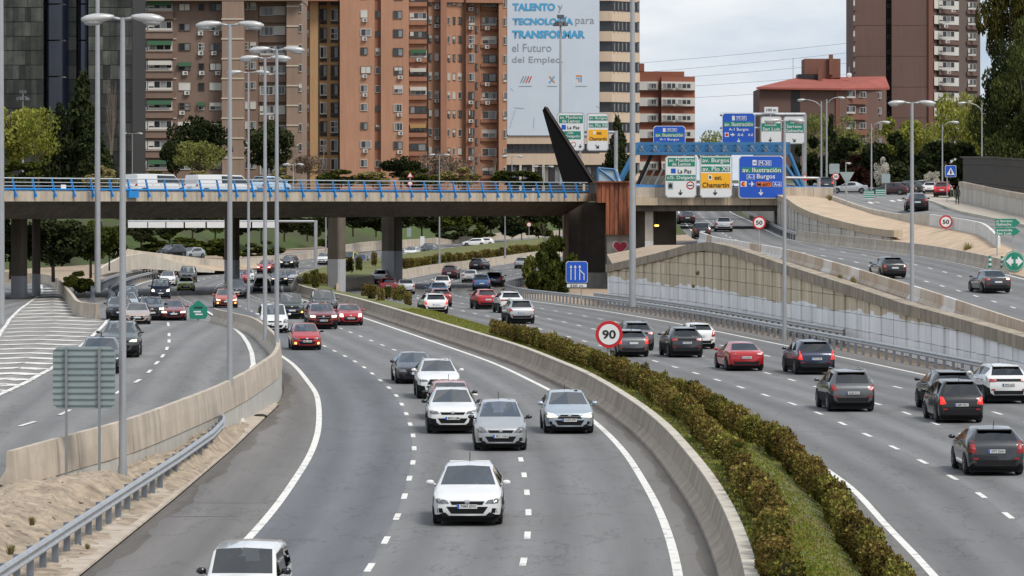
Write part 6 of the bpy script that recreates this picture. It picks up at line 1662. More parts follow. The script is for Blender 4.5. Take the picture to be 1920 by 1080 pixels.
PAINT = {
    'white': paint('white', (.70, .70, .69), 0), 'silver': paint('silver', (.42, .43, .44), .5), 'bluesilver': paint('blue_silver', (.38, .44, .49), .45), 'black': paint('black', (.006, .006, .007), .1),
    'dgrey': paint('dark_grey', (.032, .034, .038), .35), 'grey': paint('grey', (.10, .103, .108), .4), 'red': paint('red', (.40, .010, .016), .1), 'dred': paint('dark_red', (.20, .018, .018), .3), 'coral': paint('coral_red', (.46, .10, .07), .2),
    'orange': paint('orange_red', (.42, .05, .02), .1), 'navy': paint('navy', (.014, .022, .05), .3), 'blue': paint('blue', (.05, .12, .26), .3), 'purple': paint('aubergine', (.022, .018, .028), .4), 'pink': paint('pale_rose', (.46, .36, .32), .4),
    'lime': paint('pale_lime', (.52, .60, .16), .05), 'greengrey': paint('green_grey', (.055, .07, .065), .3), 'burg': paint('burgundy', (.05, .016, .022), .3), 'yellow': paint('yellow', (.62, .52, .03), 0), 'lightblue': paint('light_blue', (.40, .55, .68), .1)}
# L W H | hood front, cowl height, belt front/rear | distances from nose: cowl, header | from tail: rear header, rear glass foot | deck z, tail z | roof width ratio, clearance, wheel r
SPEC = {
    'hatch':  dict(L=4.35, W=1.80, H=1.50, hf=.80, hb=1.00, bf=.93, br=1.02, cw=1.15, hd=1.90, rh=.62, rg=.22, dk=1.04, tl=.98, rw=.70, zb=.20, wr=.32),
    'city':   dict(L=3.65, W=1.67, H=1.50, hf=.82, hb=1.02, bf=.94, br=1.04, cw=.90, hd=1.55, rh=.42, rg=.14, dk=1.05, tl=.98, rw=.73, zb=.19, wr=.29),
    'sedan':  dict(L=4.62, W=1.80, H=1.46, hf=.76, hb=.96, bf=.90, br=.98, cw=1.25, hd=2.05, rh=1.30, rg=.62, dk=1.04, tl=1.00, rw=.68, zb=.19, wr=.32),
    'suv':    dict(L=4.45, W=1.84, H=1.66, hf=.95, hb=1.14, bf=1.06, br=1.14, cw=1.15, hd=1.85, rh=.50, rg=.20, dk=1.14, tl=1.06, rw=.71, zb=.27, wr=.36),
    'coupesuv': dict(L=4.57, W=1.82, H=1.58, hf=.94, hb=1.10, bf=1.02, br=1.12, cw=1.12, hd=1.85, rh=1.05, rg=.35, dk=1.14, tl=1.08, rw=.69, zb=.26, wr=.36),
    'mpv':    dict(L=4.28, W=1.76, H=1.64, hf=.86, hb=1.12, bf=1.00, br=1.06, cw=.85, hd=1.80, rh=.45, rg=.18, dk=1.08, tl=1.0, rw=.70, zb=.19, wr=.31),
    'boxy':   dict(L=4.40, W=1.86, H=1.85, hf=1.05, hb=1.18, bf=1.10, br=1.12, cw=1.15, hd=1.50, rh=.25, rg=.12, dk=1.15, tl=1.08, rw=.80, zb=.30, wr=.38),
    'panda':  dict(L=3.60, W=1.64, H=1.58, hf=.90, hb=1.06, bf=.98, br=1.02, cw=.92, hd=1.32, rh=.25, rg=.12, dk=1.05, tl=1.0, rw=.84, zb=.20, wr=.29),
    'van':    dict(L=4.40, W=1.80, H=1.82, hf=.92, hb=1.14, bf=1.06, br=1.08, cw=.95, hd=1.60, rh=.20, rg=.10, dk=1.10, tl=1.05, rw=.82, zb=.20, wr=.31),
    'bigvan': dict(L=5.80, W=2.00, H=2.55, hf=1.05, hb=1.35, bf=1.25, br=1.25, cw=.80, hd=1.55, rh=.12, rg=.06, dk=1.4, tl=1.3, rw=.88, zb=.25, wr=.36),
    'hatch_tall': dict(fam='hatch', L=4.25, W=1.78, H=1.48, hf=.84, hb=1.02, bf=.95, br=1.06, cw=1.10, hd=1.95, rh=.50, rg=.16, dk=1.08, tl=1.02, rw=.71, zb=.19, wr=.32, hl=[(.46, .62), (.90, .60), (.95, .78), (.64, .73)], tlx=[(.70, .70), (.94, .72), (.88, 1.10), (.74, 1.04)], gr=[(.50, .56), (.36, .70)]),
    'hatch_round': dict(fam='city', L=3.85, W=1.72, H=1.43, hf=.84, hb=1.00, bf=.92, br=.98, cw=1.05, hd=1.55, rh=.42, rg=.14, dk=1.02, tl=.96, rw=.74, zb=.18, wr=.31, hl=[(.58, .58), (.86, .58), (.88, .80), (.60, .80)], gr=[(.46, .38), (.46, .58)]),
    'suv_slim': dict(fam='suv', L=4.45, W=1.84, H=1.63, hf=.96, hb=1.14, bf=1.08, br=1.18, cw=1.15, hd=1.90, rh=.62, rg=.26, dk=1.18, tl=1.10, rw=.69, zb=.25, wr=.36, hl=[(.50, .76), (.90, .74), (.95, .85), (.60, .83)], tlx=[(.56, .93), (.94, .90), (.93, 1.05), (.56, 1.03)], gr=[(.55, .62), (.42, .84)], band=True),
    'suv_square': dict(fam='suv', L=4.68, W=1.90, H=1.67, hf=1.00, hb=1.16, bf=1.08, br=1.14, cw=1.25, hd=1.95, rh=.42, rg=.18, dk=1.14, tl=1.08, rw=.73, zb=.26, wr=.37, hl=[(.56, .78), (.90, .78), (.92, .92), (.58, .92)], tlx=[(.72, .74), (.94, .76), (.86, 1.20), (.78, 1.06)], gr=[(.50, .64), (.50, .90)]),
    'estate': dict(fam='suv', L=4.75, W=1.86, H=1.52, hf=.86, hb=1.04, bf=.97, br=1.04, cw=1.25, hd=2.0, rh=.55, rg=.2, dk=1.06, tl=1.0, rw=.70, zb=.20, wr=.34, tlx=[(.72, .68), (.94, .70), (.88, 1.10), (.78, 1.0)]),
    'sedan_long': dict(fam='sedan', L=4.72, W=1.85, H=1.42, hf=.76, hb=.95, bf=.89, br=.97, cw=1.30, hd=2.15, rh=1.15, rg=.45, dk=1.03, tl=.98, rw=.67, zb=.18, wr=.33, hl=[(.50, .56), (.90, .56), (.94, .70), (.56, .67)], tlx=[(.52, .78), (.93, .76), (.91, .92), (.56, .90)], gr=[(.40, .40), (.48, .66)]),
    'pickup': dict(L=5.00, W=1.86, H=1.80, hf=1.02, hb=1.16, bf=1.08, br=1.10, cw=1.30, hd=1.85, rh=1.75, rg=1.62, dk=1.10, tl=1.08, rw=.74, zb=.30, wr=.38),
}
def build_car(key0):
    s = SPEC[key0]; key = s.get('fam', key0); L_, W2, Hh = s['L'], s['W'] / 2, s['H']
    yF, yR = L_ / 2, -L_ / 2; zb = s['zb']
    roofl = (yF - s['hd']) - (yR + s['rh'])
    yb1 = yF - s['hd'] - .45 * roofl
    st = [  # y, ztop, zbelt, width factor, cabin?, zbot
        (yF, s['hf'] - .17, s['hf'] - .22, .66, 0, zb + .08), (yF - .05, s['hf'] - .08, s['hf'] - .13, .84, 0, zb + .02), (yF - .20, s['hf'] - .01, s['hf'] - .08, .945, 0, zb), (yF - .50, s['hf'] + .35 * (s['hb'] - s['hf']), s['hf'] - .02, .99, 0, zb),
        (yF - s['cw'], s['hb'], s['bf'] - .02, 1, 0, zb), (yF - s['hd'], Hh - .05, s['bf'], 1, 1, zb), (yb1, Hh, (s['bf'] + s['br']) / 2, 1, 1, zb), (yb1 - .10, Hh, (s['bf'] + s['br']) / 2 + .005, 1, 1, zb),
        (yR + s['rh'] + .22, Hh - .035, s['br'], 1, 1, zb), (yR + s['rh'], Hh - .07, s['br'] + .01, .99, 1, zb), (yR + s['rg'], s['dk'], min(s['br'], s['dk'] - .03), .975, 0, zb), (yR + .08, s['tl'], s['tl'] - .06, .95, 0, zb + .03), (yR, s['tl'] - .16, s['tl'] - .2, .86, 0, zb + .12)]
    if key in ('bigvan',):
        pass
    secs = []
    for i, (y, zt, ze, wf, cab, z0) in enumerate(st):
        w = W2 * wf; ze = min(ze, zt - .04)
        zm = z0 + (ze - z0) * .55
        p4 = (w * .975, ze)
        if cab: p7, p8 = (W2 * s['rw'] * (.97 if i in (5, 9) else 1), zt - .085), (W2 * s['rw'] * .88, zt - .028)
        elif i == 4: p7, p8 = (w * .90, zt - .03), (w * .80, zt - .004)
        elif i == 10: p7, p8 = (w * .90, zt - .03), (w * .76, zt - .006)
        else: p7, p8 = (w * .88, zt - .025), (w * .70, zt - .006)
        lp = lambda t: (p4[0] + (p7[0] - p4[0]) * t, p4[1] + (p7[1] - p4[1]) * t)
        half = [(0, z0), (w * .80, z0), (w * .965, z0 + .09), (w, zm), p4, lp(.06), lp(.90), p7, p8, (0, zt + .0)]
        ring = [(x, y, z) for x, z in half] + [(-x, y, z) for x, z in half[-2:0:-1]]
        secs.append(ring)
    n = len(secs[0]); nh = 9
    verts = [p for r_ in secs for p in r_]
    groups = {'windscreen': [], 'rear_window': [], 'side_window': []}
    bf_, bm_ = [], []
    van_closed = key in ('bigvan',)
    for i in range(len(secs) - 1):
        for k in range(n):
            a, b_ = i * n + k, i * n + (k + 1) % n
            f = (a, b_, b_ + n, a + n)
            j = k if k < nh else n - 1 - k
            side = 0 if k < nh else 1
            if j == 8 and i == 4: groups['windscreen'].append(f); continue
            if j == 8 and i == 9 and key != 'pickup' and not van_closed: groups['rear_window'].append(f); continue
            if j == 5 and i in (4, 5) : groups['side_window'].append((side, i, f)); continue
            if j == 5 and i in (7,) and not van_closed: groups['side_window'].append((side, i, f)); continue
            if j == 5 and i == 8 and key in ('suv', 'mpv', 'boxy', 'van', 'panda'): groups['side_window'].append((side, i, f)); continue
            bf_.append(f)
            low = j <= 1 or (j == 2 and key in ('suv', 'coupesuv', 'boxy', 'pickup'))
            bm_.append(1 if (low or (j == 5 and i == 6)) else 0)
    bf_.append(tuple(range(n))); bm_.append(0); e = (len(secs) - 1) * n
    bf_.append(tuple(e + k for k in range(n))); bm_.append(0)
    parts = []       # (name, mesh, slots, parent index or None)
    def compact(fs):
        ids = sorted({i for f in fs for i in f}); mp = {v: k for k, v in enumerate(ids)}
        return [verts[i] for i in ids], [tuple(mp[i] for i in f) for f in fs]
    me = mesh_new('body', verts, bf_, bm_, True)
    bm = bmesh.new(); bm.from_mesh(me); bmesh.ops.recalc_face_normals(bm, faces=bm.faces); bm.to_mesh(me); bm.free()
    me.polygons.foreach_set('use_smooth', [True] * len(me.polygons)); me.set_sharp_from_angle(angle=R(38))
    parts.append(('body', me, ['PAINT', PLAS]))
    # full closed surface for projection
    allf = bf_ + groups['windscreen'] + groups['rear_window'] + [g_[2] for g_ in groups['side_window']]
    bvh = BVHTree.FromPolygons([Vector(v) for v in verts], allf)
    for nm in ('windscreen', 'rear_window'):
        if groups[nm]:
            v, f = compact(groups[nm]); parts.append((nm, mesh_new(nm, v, f), ['GLASS' if nm == 'windscreen' else 'RGLASS']))
    for side in (0, 1):
        for grp in ((4, 5), (7,), (8,)):
            fs = [g_[2] for g_ in groups['side_window'] if g_[0] == side and g_[1] in grp]
            if fs:
                v, f = compact(fs); parts.append(('side_window', mesh_new('side_window', v, f), ['SGLASS']))
    def patch(cs, front=True, off_=.012, nu=5, nv=3, mirror=False):
        sg = 1 if front else -1
        vv, ff = [], []
        for j in range(nv + 1):
            for i in range(nu + 1):
                u, v_ = i / nu, j / nv
                (ax, az), (bx, bz), (cx, cz), (dx, dz_) = cs
                x = (ax * (1 - u) + bx * u) * (1 - v_) + (dx * (1 - u) + cx * u) * v_
                z = (az * (1 - u) + bz * u) * (1 - v_) + (dz_ * (1 - u) + cz * u) * v_
                xm = -x if mirror else x
                hit = bvh.ray_cast(Vector((xm, sg * 6, z)), Vector((0, -sg, 0)))
                yy = hit[0].y if hit[0] is not None else (vv[-1][1] - sg * off_ if vv else sg * (L_ / 2 - .4))
                vv.append((xm, yy + sg * off_, z))
        base = list(vv)
        for j in range(nv):
            for i in range(nu):
                a = j * (nu + 1) + i; ff.append((a, a + 1, a + nu + 2, a + nu + 1))
        # skirt back into the body so the piece has depth
        border = [i for i in range(nu + 1)] + [j * (nu + 1) + nu for j in range(1, nv + 1)] + [nv * (nu + 1) + i for i in range(nu - 1, -1, -1)] + [j * (nu + 1) for j in range(nv - 1, 0, -1)]
        b0 = len(vv)
        for i in border: vv.append((base[i][0], base[i][1] - sg * (off_ + .02), base[i][2]))
        m_ = len(border)
        for k in range(m_): ff.append((border[k], border[(k + 1) % m_], b0 + (k + 1) % m_, b0 + k))
        me_ = mesh_new('patch', vv, ff)
        b2_ = bmesh.new(); b2_.from_mesh(me_); bmesh.ops.recalc_face_normals(b2_, faces=b2_.faces); b2_.to_mesh(me_); b2_.free()
        return me_
    hf = s['hf']; W = W2
    # headlights
    hl_ = {'boxy': [(.58, hf - .30), (.86, hf - .30), (.86, hf - .12), (.58, hf - .12)], 'panda': [(.60, hf - .30), (.90, hf - .30), (.90, hf - .10), (.60, hf - .10)], 'mpv': [(.50, hf - .22), (.86, hf - .24), (.90, hf - .02), (.66, hf - .06)], 'van': [(.58, hf - .26), (.88, hf - .26), (.92, hf + .0), (.62, hf - .06)]}.get(key, [(.52, hf - .20), (.88, hf - .21), (.93, hf - .07), (.60, hf - .12)])
    hl_ = s.get('hl', hl_)
    for mr_ in (False, True): parts.append(('headlight', patch([(x * W, z) for x, z in hl_], True, .014, 5, 3, mr_), ['HEAD']))
    if 'gr' in s:
        (gw0, gz0), (gw1, gz1) = s['gr']; parts.append(('grille', patch([(-gw0 * W, gz0), (gw0 * W, gz0), (gw1 * W, gz1), (-gw1 * W, gz1)], True, .010, 6, 3), [GRILLE]))
        parts.append(('grille_bar', patch([(-gw0 * W * .9, (gz0 + gz1) / 2 - .012), (gw0 * W * .9, (gz0 + gz1) / 2 - .012), (gw0 * W * .9, (gz0 + gz1) / 2 + .012), (-gw0 * W * .9, (gz0 + gz1) / 2 + .012)], True, .02, 6, 1), [CHROME]))
    else: parts.append(('grille', patch([(-.44 * W, hf - .24), (.44 * W, hf - .24), (.50 * W, hf - .15), (-.50 * W, hf - .15)] if key not in ('boxy', 'panda') else [(-.52 * W, hf - .30), (.52 * W, hf - .30), (.52 * W, hf - .12), (-.52 * W, hf - .12)], True, .008, 6, 2), [GRILLE]))
    parts.append(('lower_intake', patch([(-.46 * W, zb + .13), (.46 * W, zb + .13), (.60 * W, zb + .31), (-.60 * W, zb + .31)], True, .006, 6, 2), [GRILLE]))
    for mr_ in (False, True): parts.append(('fog_light', patch([(.68 * W, zb + .15), (.86 * W, zb + .15), (.86 * W, zb + .27), (.72 * W, zb + .27)], True, .008, 3, 2, mr_), ['FOG']))
    parts.append(('badge', patch([(-.06, hf - .22), (.06, hf - .22), (.06, hf - .12), (-.06, hf - .12)], True, .022, 2, 2), [CHROME]))
    py = bvh.ray_cast(Vector((0, 6, zb + .28)), Vector((0, -1, 0)))[0].y
    pl = MB(); pl.box(-.26, .26, py + .008, py + .03, zb + .26, zb + .37); pl.box(.205, .258, py + .031, py + .033, zb + .262, zb + .368, 1)
    parts.append(('number_plate', pl.mesh('number_plate'), [PLATE, PLATEB]))
    # rear
    tl = s['tl']
    tl_ = {'boxy': [(.78, tl - .42), (.93, tl - .42), (.93, tl + .05), (.80, tl + .05)], 'van': [(.82, tl - .35), (.95, tl - .35), (.94, tl + .10), (.82, tl + .10)], 'sedan': [(.58, tl - .20), (.92, tl - .22), (.90, tl - .06), (.60, tl - .06)], 'suv': [(.64, tl - .16), (.94, tl - .22), (.93, tl + .06), (.80, tl - .02)]}.get(key, [(.66, tl - .26), (.93, tl - .30), (.90, tl + .02), (.78, tl - .02)])
    tl_ = s.get('tlx', tl_)
    if s.get('band'): parts.append(('tailgate_band', patch([(-.60 * W, tl - .17), (.60 * W, tl - .17), (.60 * W, tl - .06), (-.60 * W, tl - .06)], False, .008, 6, 1), [GRILLE]))
    for mr_ in (False, True): parts.append(('tail_light', patch([(x * W, z) for x, z in tl_], False, .014, 5, 3, mr_), ['TAIL']))
    rz_ = tl - .30 if key not in ('hatch', 'city') else tl - .26
    ry = bvh.ray_cast(Vector((0, -6, rz_)), Vector((0, 1, 0)))[0].y
    pl = MB(); pl.box(-.26, .26, ry - .03, ry - .008, rz_ - .055, rz_ + .055); pl.box(-.258, -.205, ry - .033, ry - .031, rz_ - .053, rz_ + .053, 1)
    parts.append(('number_plate', pl.mesh('number_plate'), [PLATE, PLATEB]))
    parts.append(('rear_bumper_insert', patch([(-.66 * W, zb + .14), (.66 * W, zb + .14), (.70 * W, zb + .30), (-.70 * W, zb + .30)], False, .01, 6, 2), [PLAS]))
    for mr_ in (False, True): parts.append(('reflector', patch([(.62 * W, zb + .32), (.80 * W, zb + .32), (.80 * W, zb + .37), (.62 * W, zb + .37)], False, .016, 3, 1, mr_), [TLAMP]))
    if key not in ('pickup', 'bigvan'):
        sp = MB(); yy = yR + s['rh']; sp.hexa([(-W * .58, yy - .12, Hh - .10), (W * .58, yy - .12, Hh - .10), (W * .60, yy + .05, Hh - .09), (-W * .60, yy + .05, Hh - .09), (-W * .58, yy - .12, Hh - .065), (W * .58, yy - .12, Hh - .065), (W * .60, yy + .05, Hh - .045), (-W * .60, yy + .05, Hh - .045)])
        if key not in ('sedan', 'boxy', 'panda', 'van'): parts.append(('spoiler', sp.mesh('spoiler'), ['PAINT']))
    # mirrors
    ym, zm_ = yF - s['cw'] - .28, s['bf'] + .10
    for sg in (-1, 1):
        mb = MB(); mb.ellipsoid((sg * (W + .10), ym, zm_), (.115, .075, .075), 10, 7); mb.tube([(sg * (W - .06), ym, zm_ - .06), (sg * (W + .04), ym, zm_ - .03)], .03, 6)
        parts.append(('mirror', mb.mesh('mirror', True), ['MIRROR']))
    # interior
    it = MB(); y0, y1 = yF - s['cw'] - .05, yR + s['rg'] + .12
    if key == 'pickup': y1 = yR + 1.7
    it.box(-W * .84, W * .84, y1, y0, zb + .25, s['bf'] - .14)
    parts.append(('interior', it.mesh('interior'), [INTR]))
    se = MB(); zs = s['bf'] - .14; top = Hh - .38
    rows = [yF - s['hd'] - .55] + ([yR + s['rh'] + .55] if not van_closed and key != 'pickup' else [])
    for ri, ys in enumerate(rows):
        for xs in (-.36, .36):
            se.hexa([(xs - .22, ys - .05, zs), (xs + .22, ys - .05, zs), (xs + .22, ys + .10, zs), (xs - .22, ys + .10, zs), (xs - .18, ys - .16, top), (xs + .18, ys - .16, top), (xs + .18, ys - .06, top), (xs - .18, ys - .06, top)])
            se.ellipsoid((xs, ys - .12, top + .10), (.12, .05, .09), 8, 6)
    parts.append(('seats', se.mesh('seats', True), [SEATM]))
    if key in ('suv',):
        for sg in (-1, 1):
            x_ = sg * W * (s['rw'] - .06)
            parts.append(('roof_rail', MB().tube([(x_, yF - s['hd'] - .05, Hh - .03), (x_, yF - s['hd'] - .3, Hh + .035), (x_, yR + s['rh'] + .3, Hh + .02), (x_, yR + s['rh'] + .05, Hh - .05)], .02, 5).mesh('roof_rail'), ['RAIL']))
    if key in ('hatch', 'city', 'mpv'):
        parts.append(('antenna', MB().tube([(0, yR + s['rh'] + .25, Hh - .03), (0, yR + s['rh'] + .05, Hh + .18)], .01, 4).mesh('antenna'), [PLAS]))
    ub = MB(); ub.box(-W * .88, W * .88, yR + .22, yF - .26, .11, zb + .06); parts.append(('underbody_shade_box', ub.mesh('underbody_shade_box'), [ARCH]))  # dark box added below the floor to deepen the contact shadow
    # shut lines and handles
    for sg in (-1, 1):
        hm = MB()
        for yy in (yb1 + .28, yb1 - .62): hm.box(sg * (W * .985) - .012, sg * (W * .985) + .012, yy - .09, yy + .09, s['bf'] - .13, s['bf'] - .10)
        parts.append(('door_handle', hm.mesh('door_handle'), [PLAS]))
    # wheel arches and wheels
    wr_ = s['wr']; ya = (yF - .84, yR + .80)
    for sg in (-1, 1):
        for yw in ya:
            pts = [(sg * (W + .004), yw + (wr_ + .07) * math.cos(a), wr_ + (wr_ + .07) * math.sin(a)) for a in [PI * k / 12 for k in range(13)]]
            pts = [(sg * (W + .004), yw + wr_ + .07, zb - .02)] + pts + [(sg * (W + .004), yw - wr_ - .07, zb - .02)]
            mb = MB(); mb.rings([pts, [(sg * (W - .12), y_, z) for x_, y_, z in pts]]); parts.append(('wheel_arch', mb.mesh('wheel_arch'), [ARCH]))
    wheels = []
    for sg in (-1, 1):
        for yw in ya: wheels.append(((sg * (W - .10), yw, wr_), 0 if sg > 0 else PI, wr_))
    return dict(parts=parts, wheels=wheels, spec=s, plate=(py, zb + .315), rplate=(ry, rz_))
def wheel_parts():
    t = MB(); rings = []
    for x, r_ in ((-.10, .62), (-.105, .93), (-.07, 1.0), (.07, 1.0), (.105, .93), (.11, .64)):
        rings.append([(x, r_ * math.cos(2 * PI * k / 22), r_ * math.sin(2 * PI * k / 22)) for k in range(22)])
    t.rings(rings, cap=True); tm = t.mesh('tyre', True, R(45))
    d = MB(); d.rings([[(.085, .64 * math.cos(2 * PI * k / 20), .64 * math.sin(2 * PI * k / 20)) for k in range(20)], [(.112, .60 * math.cos(2 * PI * k / 20), .60 * math.sin(2 * PI * k / 20)) for k in range(20)]])
    for k in range(5):
        a = 2 * PI * k / 5; ca, sa = math.cos(a), math.sin(a)
        d.hexa([(.113, *(ca * .12 - sa * w, sa * .12 + ca * w)) for w in (-.07, .07)] + [(.113, *(ca * .56 - sa * w, sa * .56 + ca * w)) for w in (.05, -.05)] + [(.13, *(ca * .12 - sa * w, sa * .12 + ca * w)) for w in (-.07, .07)] + [(.125, *(ca * .56 - sa * w, sa * .56 + ca * w)) for w in (.05, -.05)], 1)
    return tm, d.mesh('rim')
TYRE, RIMM = wheel_parts()
RIMD = mat('rim_recess', (.03, .03, .032), .6)
CARS = {}
def car(label, key, col, loc, rz, lit=None, tail=None, fog=None, glass=None, plate=None, rplate=None, scale=1.0, name='car', cat='car', group=None, mirror=None, rglass=None, roof=None):
    if key not in CARS: CARS[key] = build_car(key)
    C = CARS[key]
    root = empty(name, label, cat, loc, rz, group); root.scale = (scale,) * 3
    pm = PAINT[col]
    sub = {'PAINT': pm, 'GLASS': glass or GLASS, 'RGLASS': rglass or GLASS_T, 'SGLASS': GLASS_T if rglass is None else rglass, 'HEAD': lit or HLAMP, 'TAIL': tail or TLAMP, 'FOG': fog or GRILLE, 'MIRROR': PAINT[mirror] if mirror else pm, 'RAIL': STEEL}
    for nm, me, slots in C['parts']:
        o = ob(nm, me, root, mats=[sub.get(x, x) if isinstance(x, str) else x for x in slots])
        if nm == 'number_plate':
            front = o.data == [p[1] for p in C['parts'] if p[0] == 'number_plate'][0]
            t = plate if front else rplate
            if t:
                y_, z_ = C['plate'] if front else C['rplate']
                TEXTS.append((t, root, (-.03 if front else .03, y_ + (.034 if front else -.034), z_), .40, .075, BLACK, .012, PI if front else 0))
    for (lc, rw_, r_) in C['wheels']:
        w = ob('wheel', TYRE, root, lc, (0, 0, rw_), (1.0, r_, r_), mats=[RUB]); ob('rim', RIMM, w, mats=[RIMD, RIM])
    if roof:
        pass
    return root
def slope(f, D): return (f(D + 4) - f(D - 4)) / 8
def on_l(x, y, zf=zr, f=None, yaw=0): 
    p = G(x, y, zf); k = slope(f or l1, p.y); return p, math.atan2(k, -1) + yaw
def on_r(x, y, zf=zr, f=None, yaw=0):
    p = G(x, y, zf); k = slope(f or ra, p.y); return p, math.atan2(-k, 1) + yaw
def rear_to_center(p, rz, L_, front):
    """the pixel marks the tyre line nearest the camera; shift to the car centre"""
    d = Vector((-math.sin(rz), math.cos(rz), 0))
    return p + d * ((-1 if front else 1) * (L_ / 2 - .75))
def put(side, x, y, key, col, label, zf=zr, f=None, yaw=0, **kw):
    if side == 'L': kw.setdefault('rglass', GLASS)
    p, rz = (on_l if side == 'L' else on_r)(x, y, zf, f, yaw)
    p = rear_to_center(p, rz, SPEC[key]['L'], side == 'L')
    p.z = zf(p.y) + .008
    return car(label, key, col, p, rz, **kw)
GL, GR_, GE, GU = 'cars coming towards the camera', 'cars driving away on the outbound lanes', 'cars on the exit lanes', 'cars on the ramp and upper road'
NEAR = []
NEAR.append(put('L', 452, 1178, 'panda', 'white', 'white boxy small car cut by the bottom edge of the frame', plate=None, group=GL, mirror='black', rglass=GLASS_M, glass=GLASS_M)); NEAR[0].scale = (.92, 1, 1)
W3 = put('L', 877, 983, 'hatch', 'white', 'white hatchback alone nearest in the middle lane', plate='7083 JDC', group=GL)
NEAR.append(put('L', 938, 844, 'mpv', 'silver', 'silver rounded people carrier straddling the dashes behind the nearest white hatchback', glass=GLASS_B, plate='3921 CGN', group=GL, mirror='black'))
W4 = put('L', 1066, 812, 'hatch_tall', 'bluesilver', 'blue silver hatchback in the lane beside the median wall', plate='1628 JPR', lit=HLIT, group=GL)
W5 = put('L', 848, 812, 'coupesuv', 'white', 'white crossover with black mirrors left behind the silver people carrier', plate='8072 LSM', group=GL, mirror='black')
put('L', 845, 786, 'hatch_round', 'coral', 'coral red hatchback mostly hidden behind the white crossover', group=GL, mirror='black')
W6 = put('L', 822, 747, 'suv_slim', 'white', 'white sport utility car with sunroof behind the coral red car', group=GL)
put('L', 779, 719, 'sedan_long', 'purple', 'aubergine black saloon with a violet windscreen', glass=GLASS_B, group=GL)
put('L', 574, 656, 'city', 'red', 'small red hatchback with lit yellow fog lamps in the left lane', fog=HWARM, plate='4821 LBK', group=GL, mirror='black')
put('L', 605, 617, 'suv_square', 'dred', 'dark red sport utility car left of the red mini', lit=HLIT, plate='2913 MBD', group=GL)
put('L', 656, 610, 'hatch_round', 'red', 'bright red mini hatchback with round lit lamps by the median wall', lit=HLIT, group=GL, plate='5510 KVT')
put('L', 609, 590, 'boxy', 'grey', 'grey upright off roader behind the dark red car', group=GL)
put('L', 546, 598, 'boxy', 'greengrey', 'grey green boxy off roader behind the lamp posts', fog=HWARM, group=GL)
put('L', 514, 624, 'van', 'white', 'small white van right behind the close lamp posts', group=GL, name='van', cat='van')
put('L', 424, 577, 'hatch', 'orange', 'orange red hatchback with lit lamps above the barrier nose', lit=HLIT, fog=HWARM, group=GL)
for x, y, k, c, lb in [(443, 560, 'pickup', 'grey', 'grey pickup beyond the lamp post with a dark bumper'), (440, 541, 'mpv', 'white', 'white car partly hidden behind the grey pickup'), (491, 548, 'sedan', 'dgrey', 'dark grey saloon between the close lamp posts'), (524, 536, 'suv', 'navy', 'navy sport utility car right of the close lamp posts'), (545, 532, 'hatch_tall', 'silver', 'silver hatchback right beside the navy one'), (463, 529, 'hatch_round', 'white', 'white hatchback with a red neighbour beyond the slim lamp post'), (452, 532, 'city', 'red', 'small red car squeezed between white cars under the bridge'), (496, 513, 'suv', 'red', 'red sport utility car with lit lamps under the bridge'), (539, 503, 'suv', 'black', 'black sport utility car under the bridge'),
                         (605, 497, 'suv', 'white', 'white car half hidden behind the median pillar'), (673, 503, 'pickup', 'burg', 'dark red pickup between the two median pillars'), (769, 484, 'suv', 'white', 'white car beyond the far hedge right of the dark pillar'), (801, 480, 'boxy', 'dgrey', 'dark grey people carrier beyond the far hedge')]:
    put('L', x, y, k, c, lb, group=GL, lit=HLIT if 'lit' in lb else None)
put('L', 652, 498, 'bigvan', 'yellow', 'yellow van mostly hidden behind the median pillar', group=GL, name='van', cat='van', scale=.72)
FR = smooth_tab([(100, -24), (140, -17.5), (170, -19), (200, -21), (240, -24.2), (262, -26.2), (300, -31), (350, -36), (380, -38.2), (425, -40)])
fr_ = lambda D: interp(FR, D)
ex = lambda *a, **k: put('L', *a, zf=zleft, f=fr_, group=GE, **k)
ex(224, 670, 'suv', 'greengrey', 'dark green grey off roader with lit lamp behind the near lamp post', lit=HLIT)
ex(188, 700, 'hatch', 'dgrey', 'dark car half hidden behind the grey sign back')
ex(257, 608, 'sedan', 'pink', 'pale rose saloon beside the near lamp post')
ex(284, 601, 'suv_square', 'dgrey', 'dark grey hatchback between the rose saloon and red car', lit=HLIT)
ex(325, 601, 'sedan_long', 'dred', 'red saloon with lit lamp left of the green exit sign', lit=HLIT)
ex(224, 600, 'suv_slim', 'dgrey', 'dark sport utility car left of the near lamp post', )
ex(238, 585, 'hatch', 'bluesilver', 'blue grey hatchback behind the dark one by the lamp post')
ex(240, 572, 'mpv', 'dgrey', 'dark roof of a car farthest in the queue by the lamp post')
ex(301, 560, 'van', 'navy', 'black fronted navy van with lit lamps in the exit lane', lit=HLIT, name='van', cat='van')
ex(348, 546, 'hatch_round', 'lime', 'pale lime hatchback in the exit lane')
ex(314, 537, 'mpv', 'white', 'white people carrier left of the lime hatchback')
ex(351, 530, 'boxy', 'grey', 'grey brown off roader behind the lime hatchback')
def drop_l(p):
    me = bpy.data.objects['left_ramp'].data
    h = BVHTree.FromPolygons([v.co.copy() for v in me.vertices], [tuple(q_.vertices) for q_ in me.polygons]).ray_cast(Vector((p.x, p.y, 60)), Vector((0, 0, -1)))
    if h[0] is not None: p.z = h[0].z + .01
    return p
for x, y, D, k, c, lb in [(321, 476, 476, 'suv', 'dgrey', 'dark car behind the pale ramp wall on the left'), (358, 482, 485, 'hatch', 'silver', 'silver car low behind the pale ramp wall')]:
    car(lb, k, c, drop_l(P(x, y + 5, D)), R(150), group=GE)
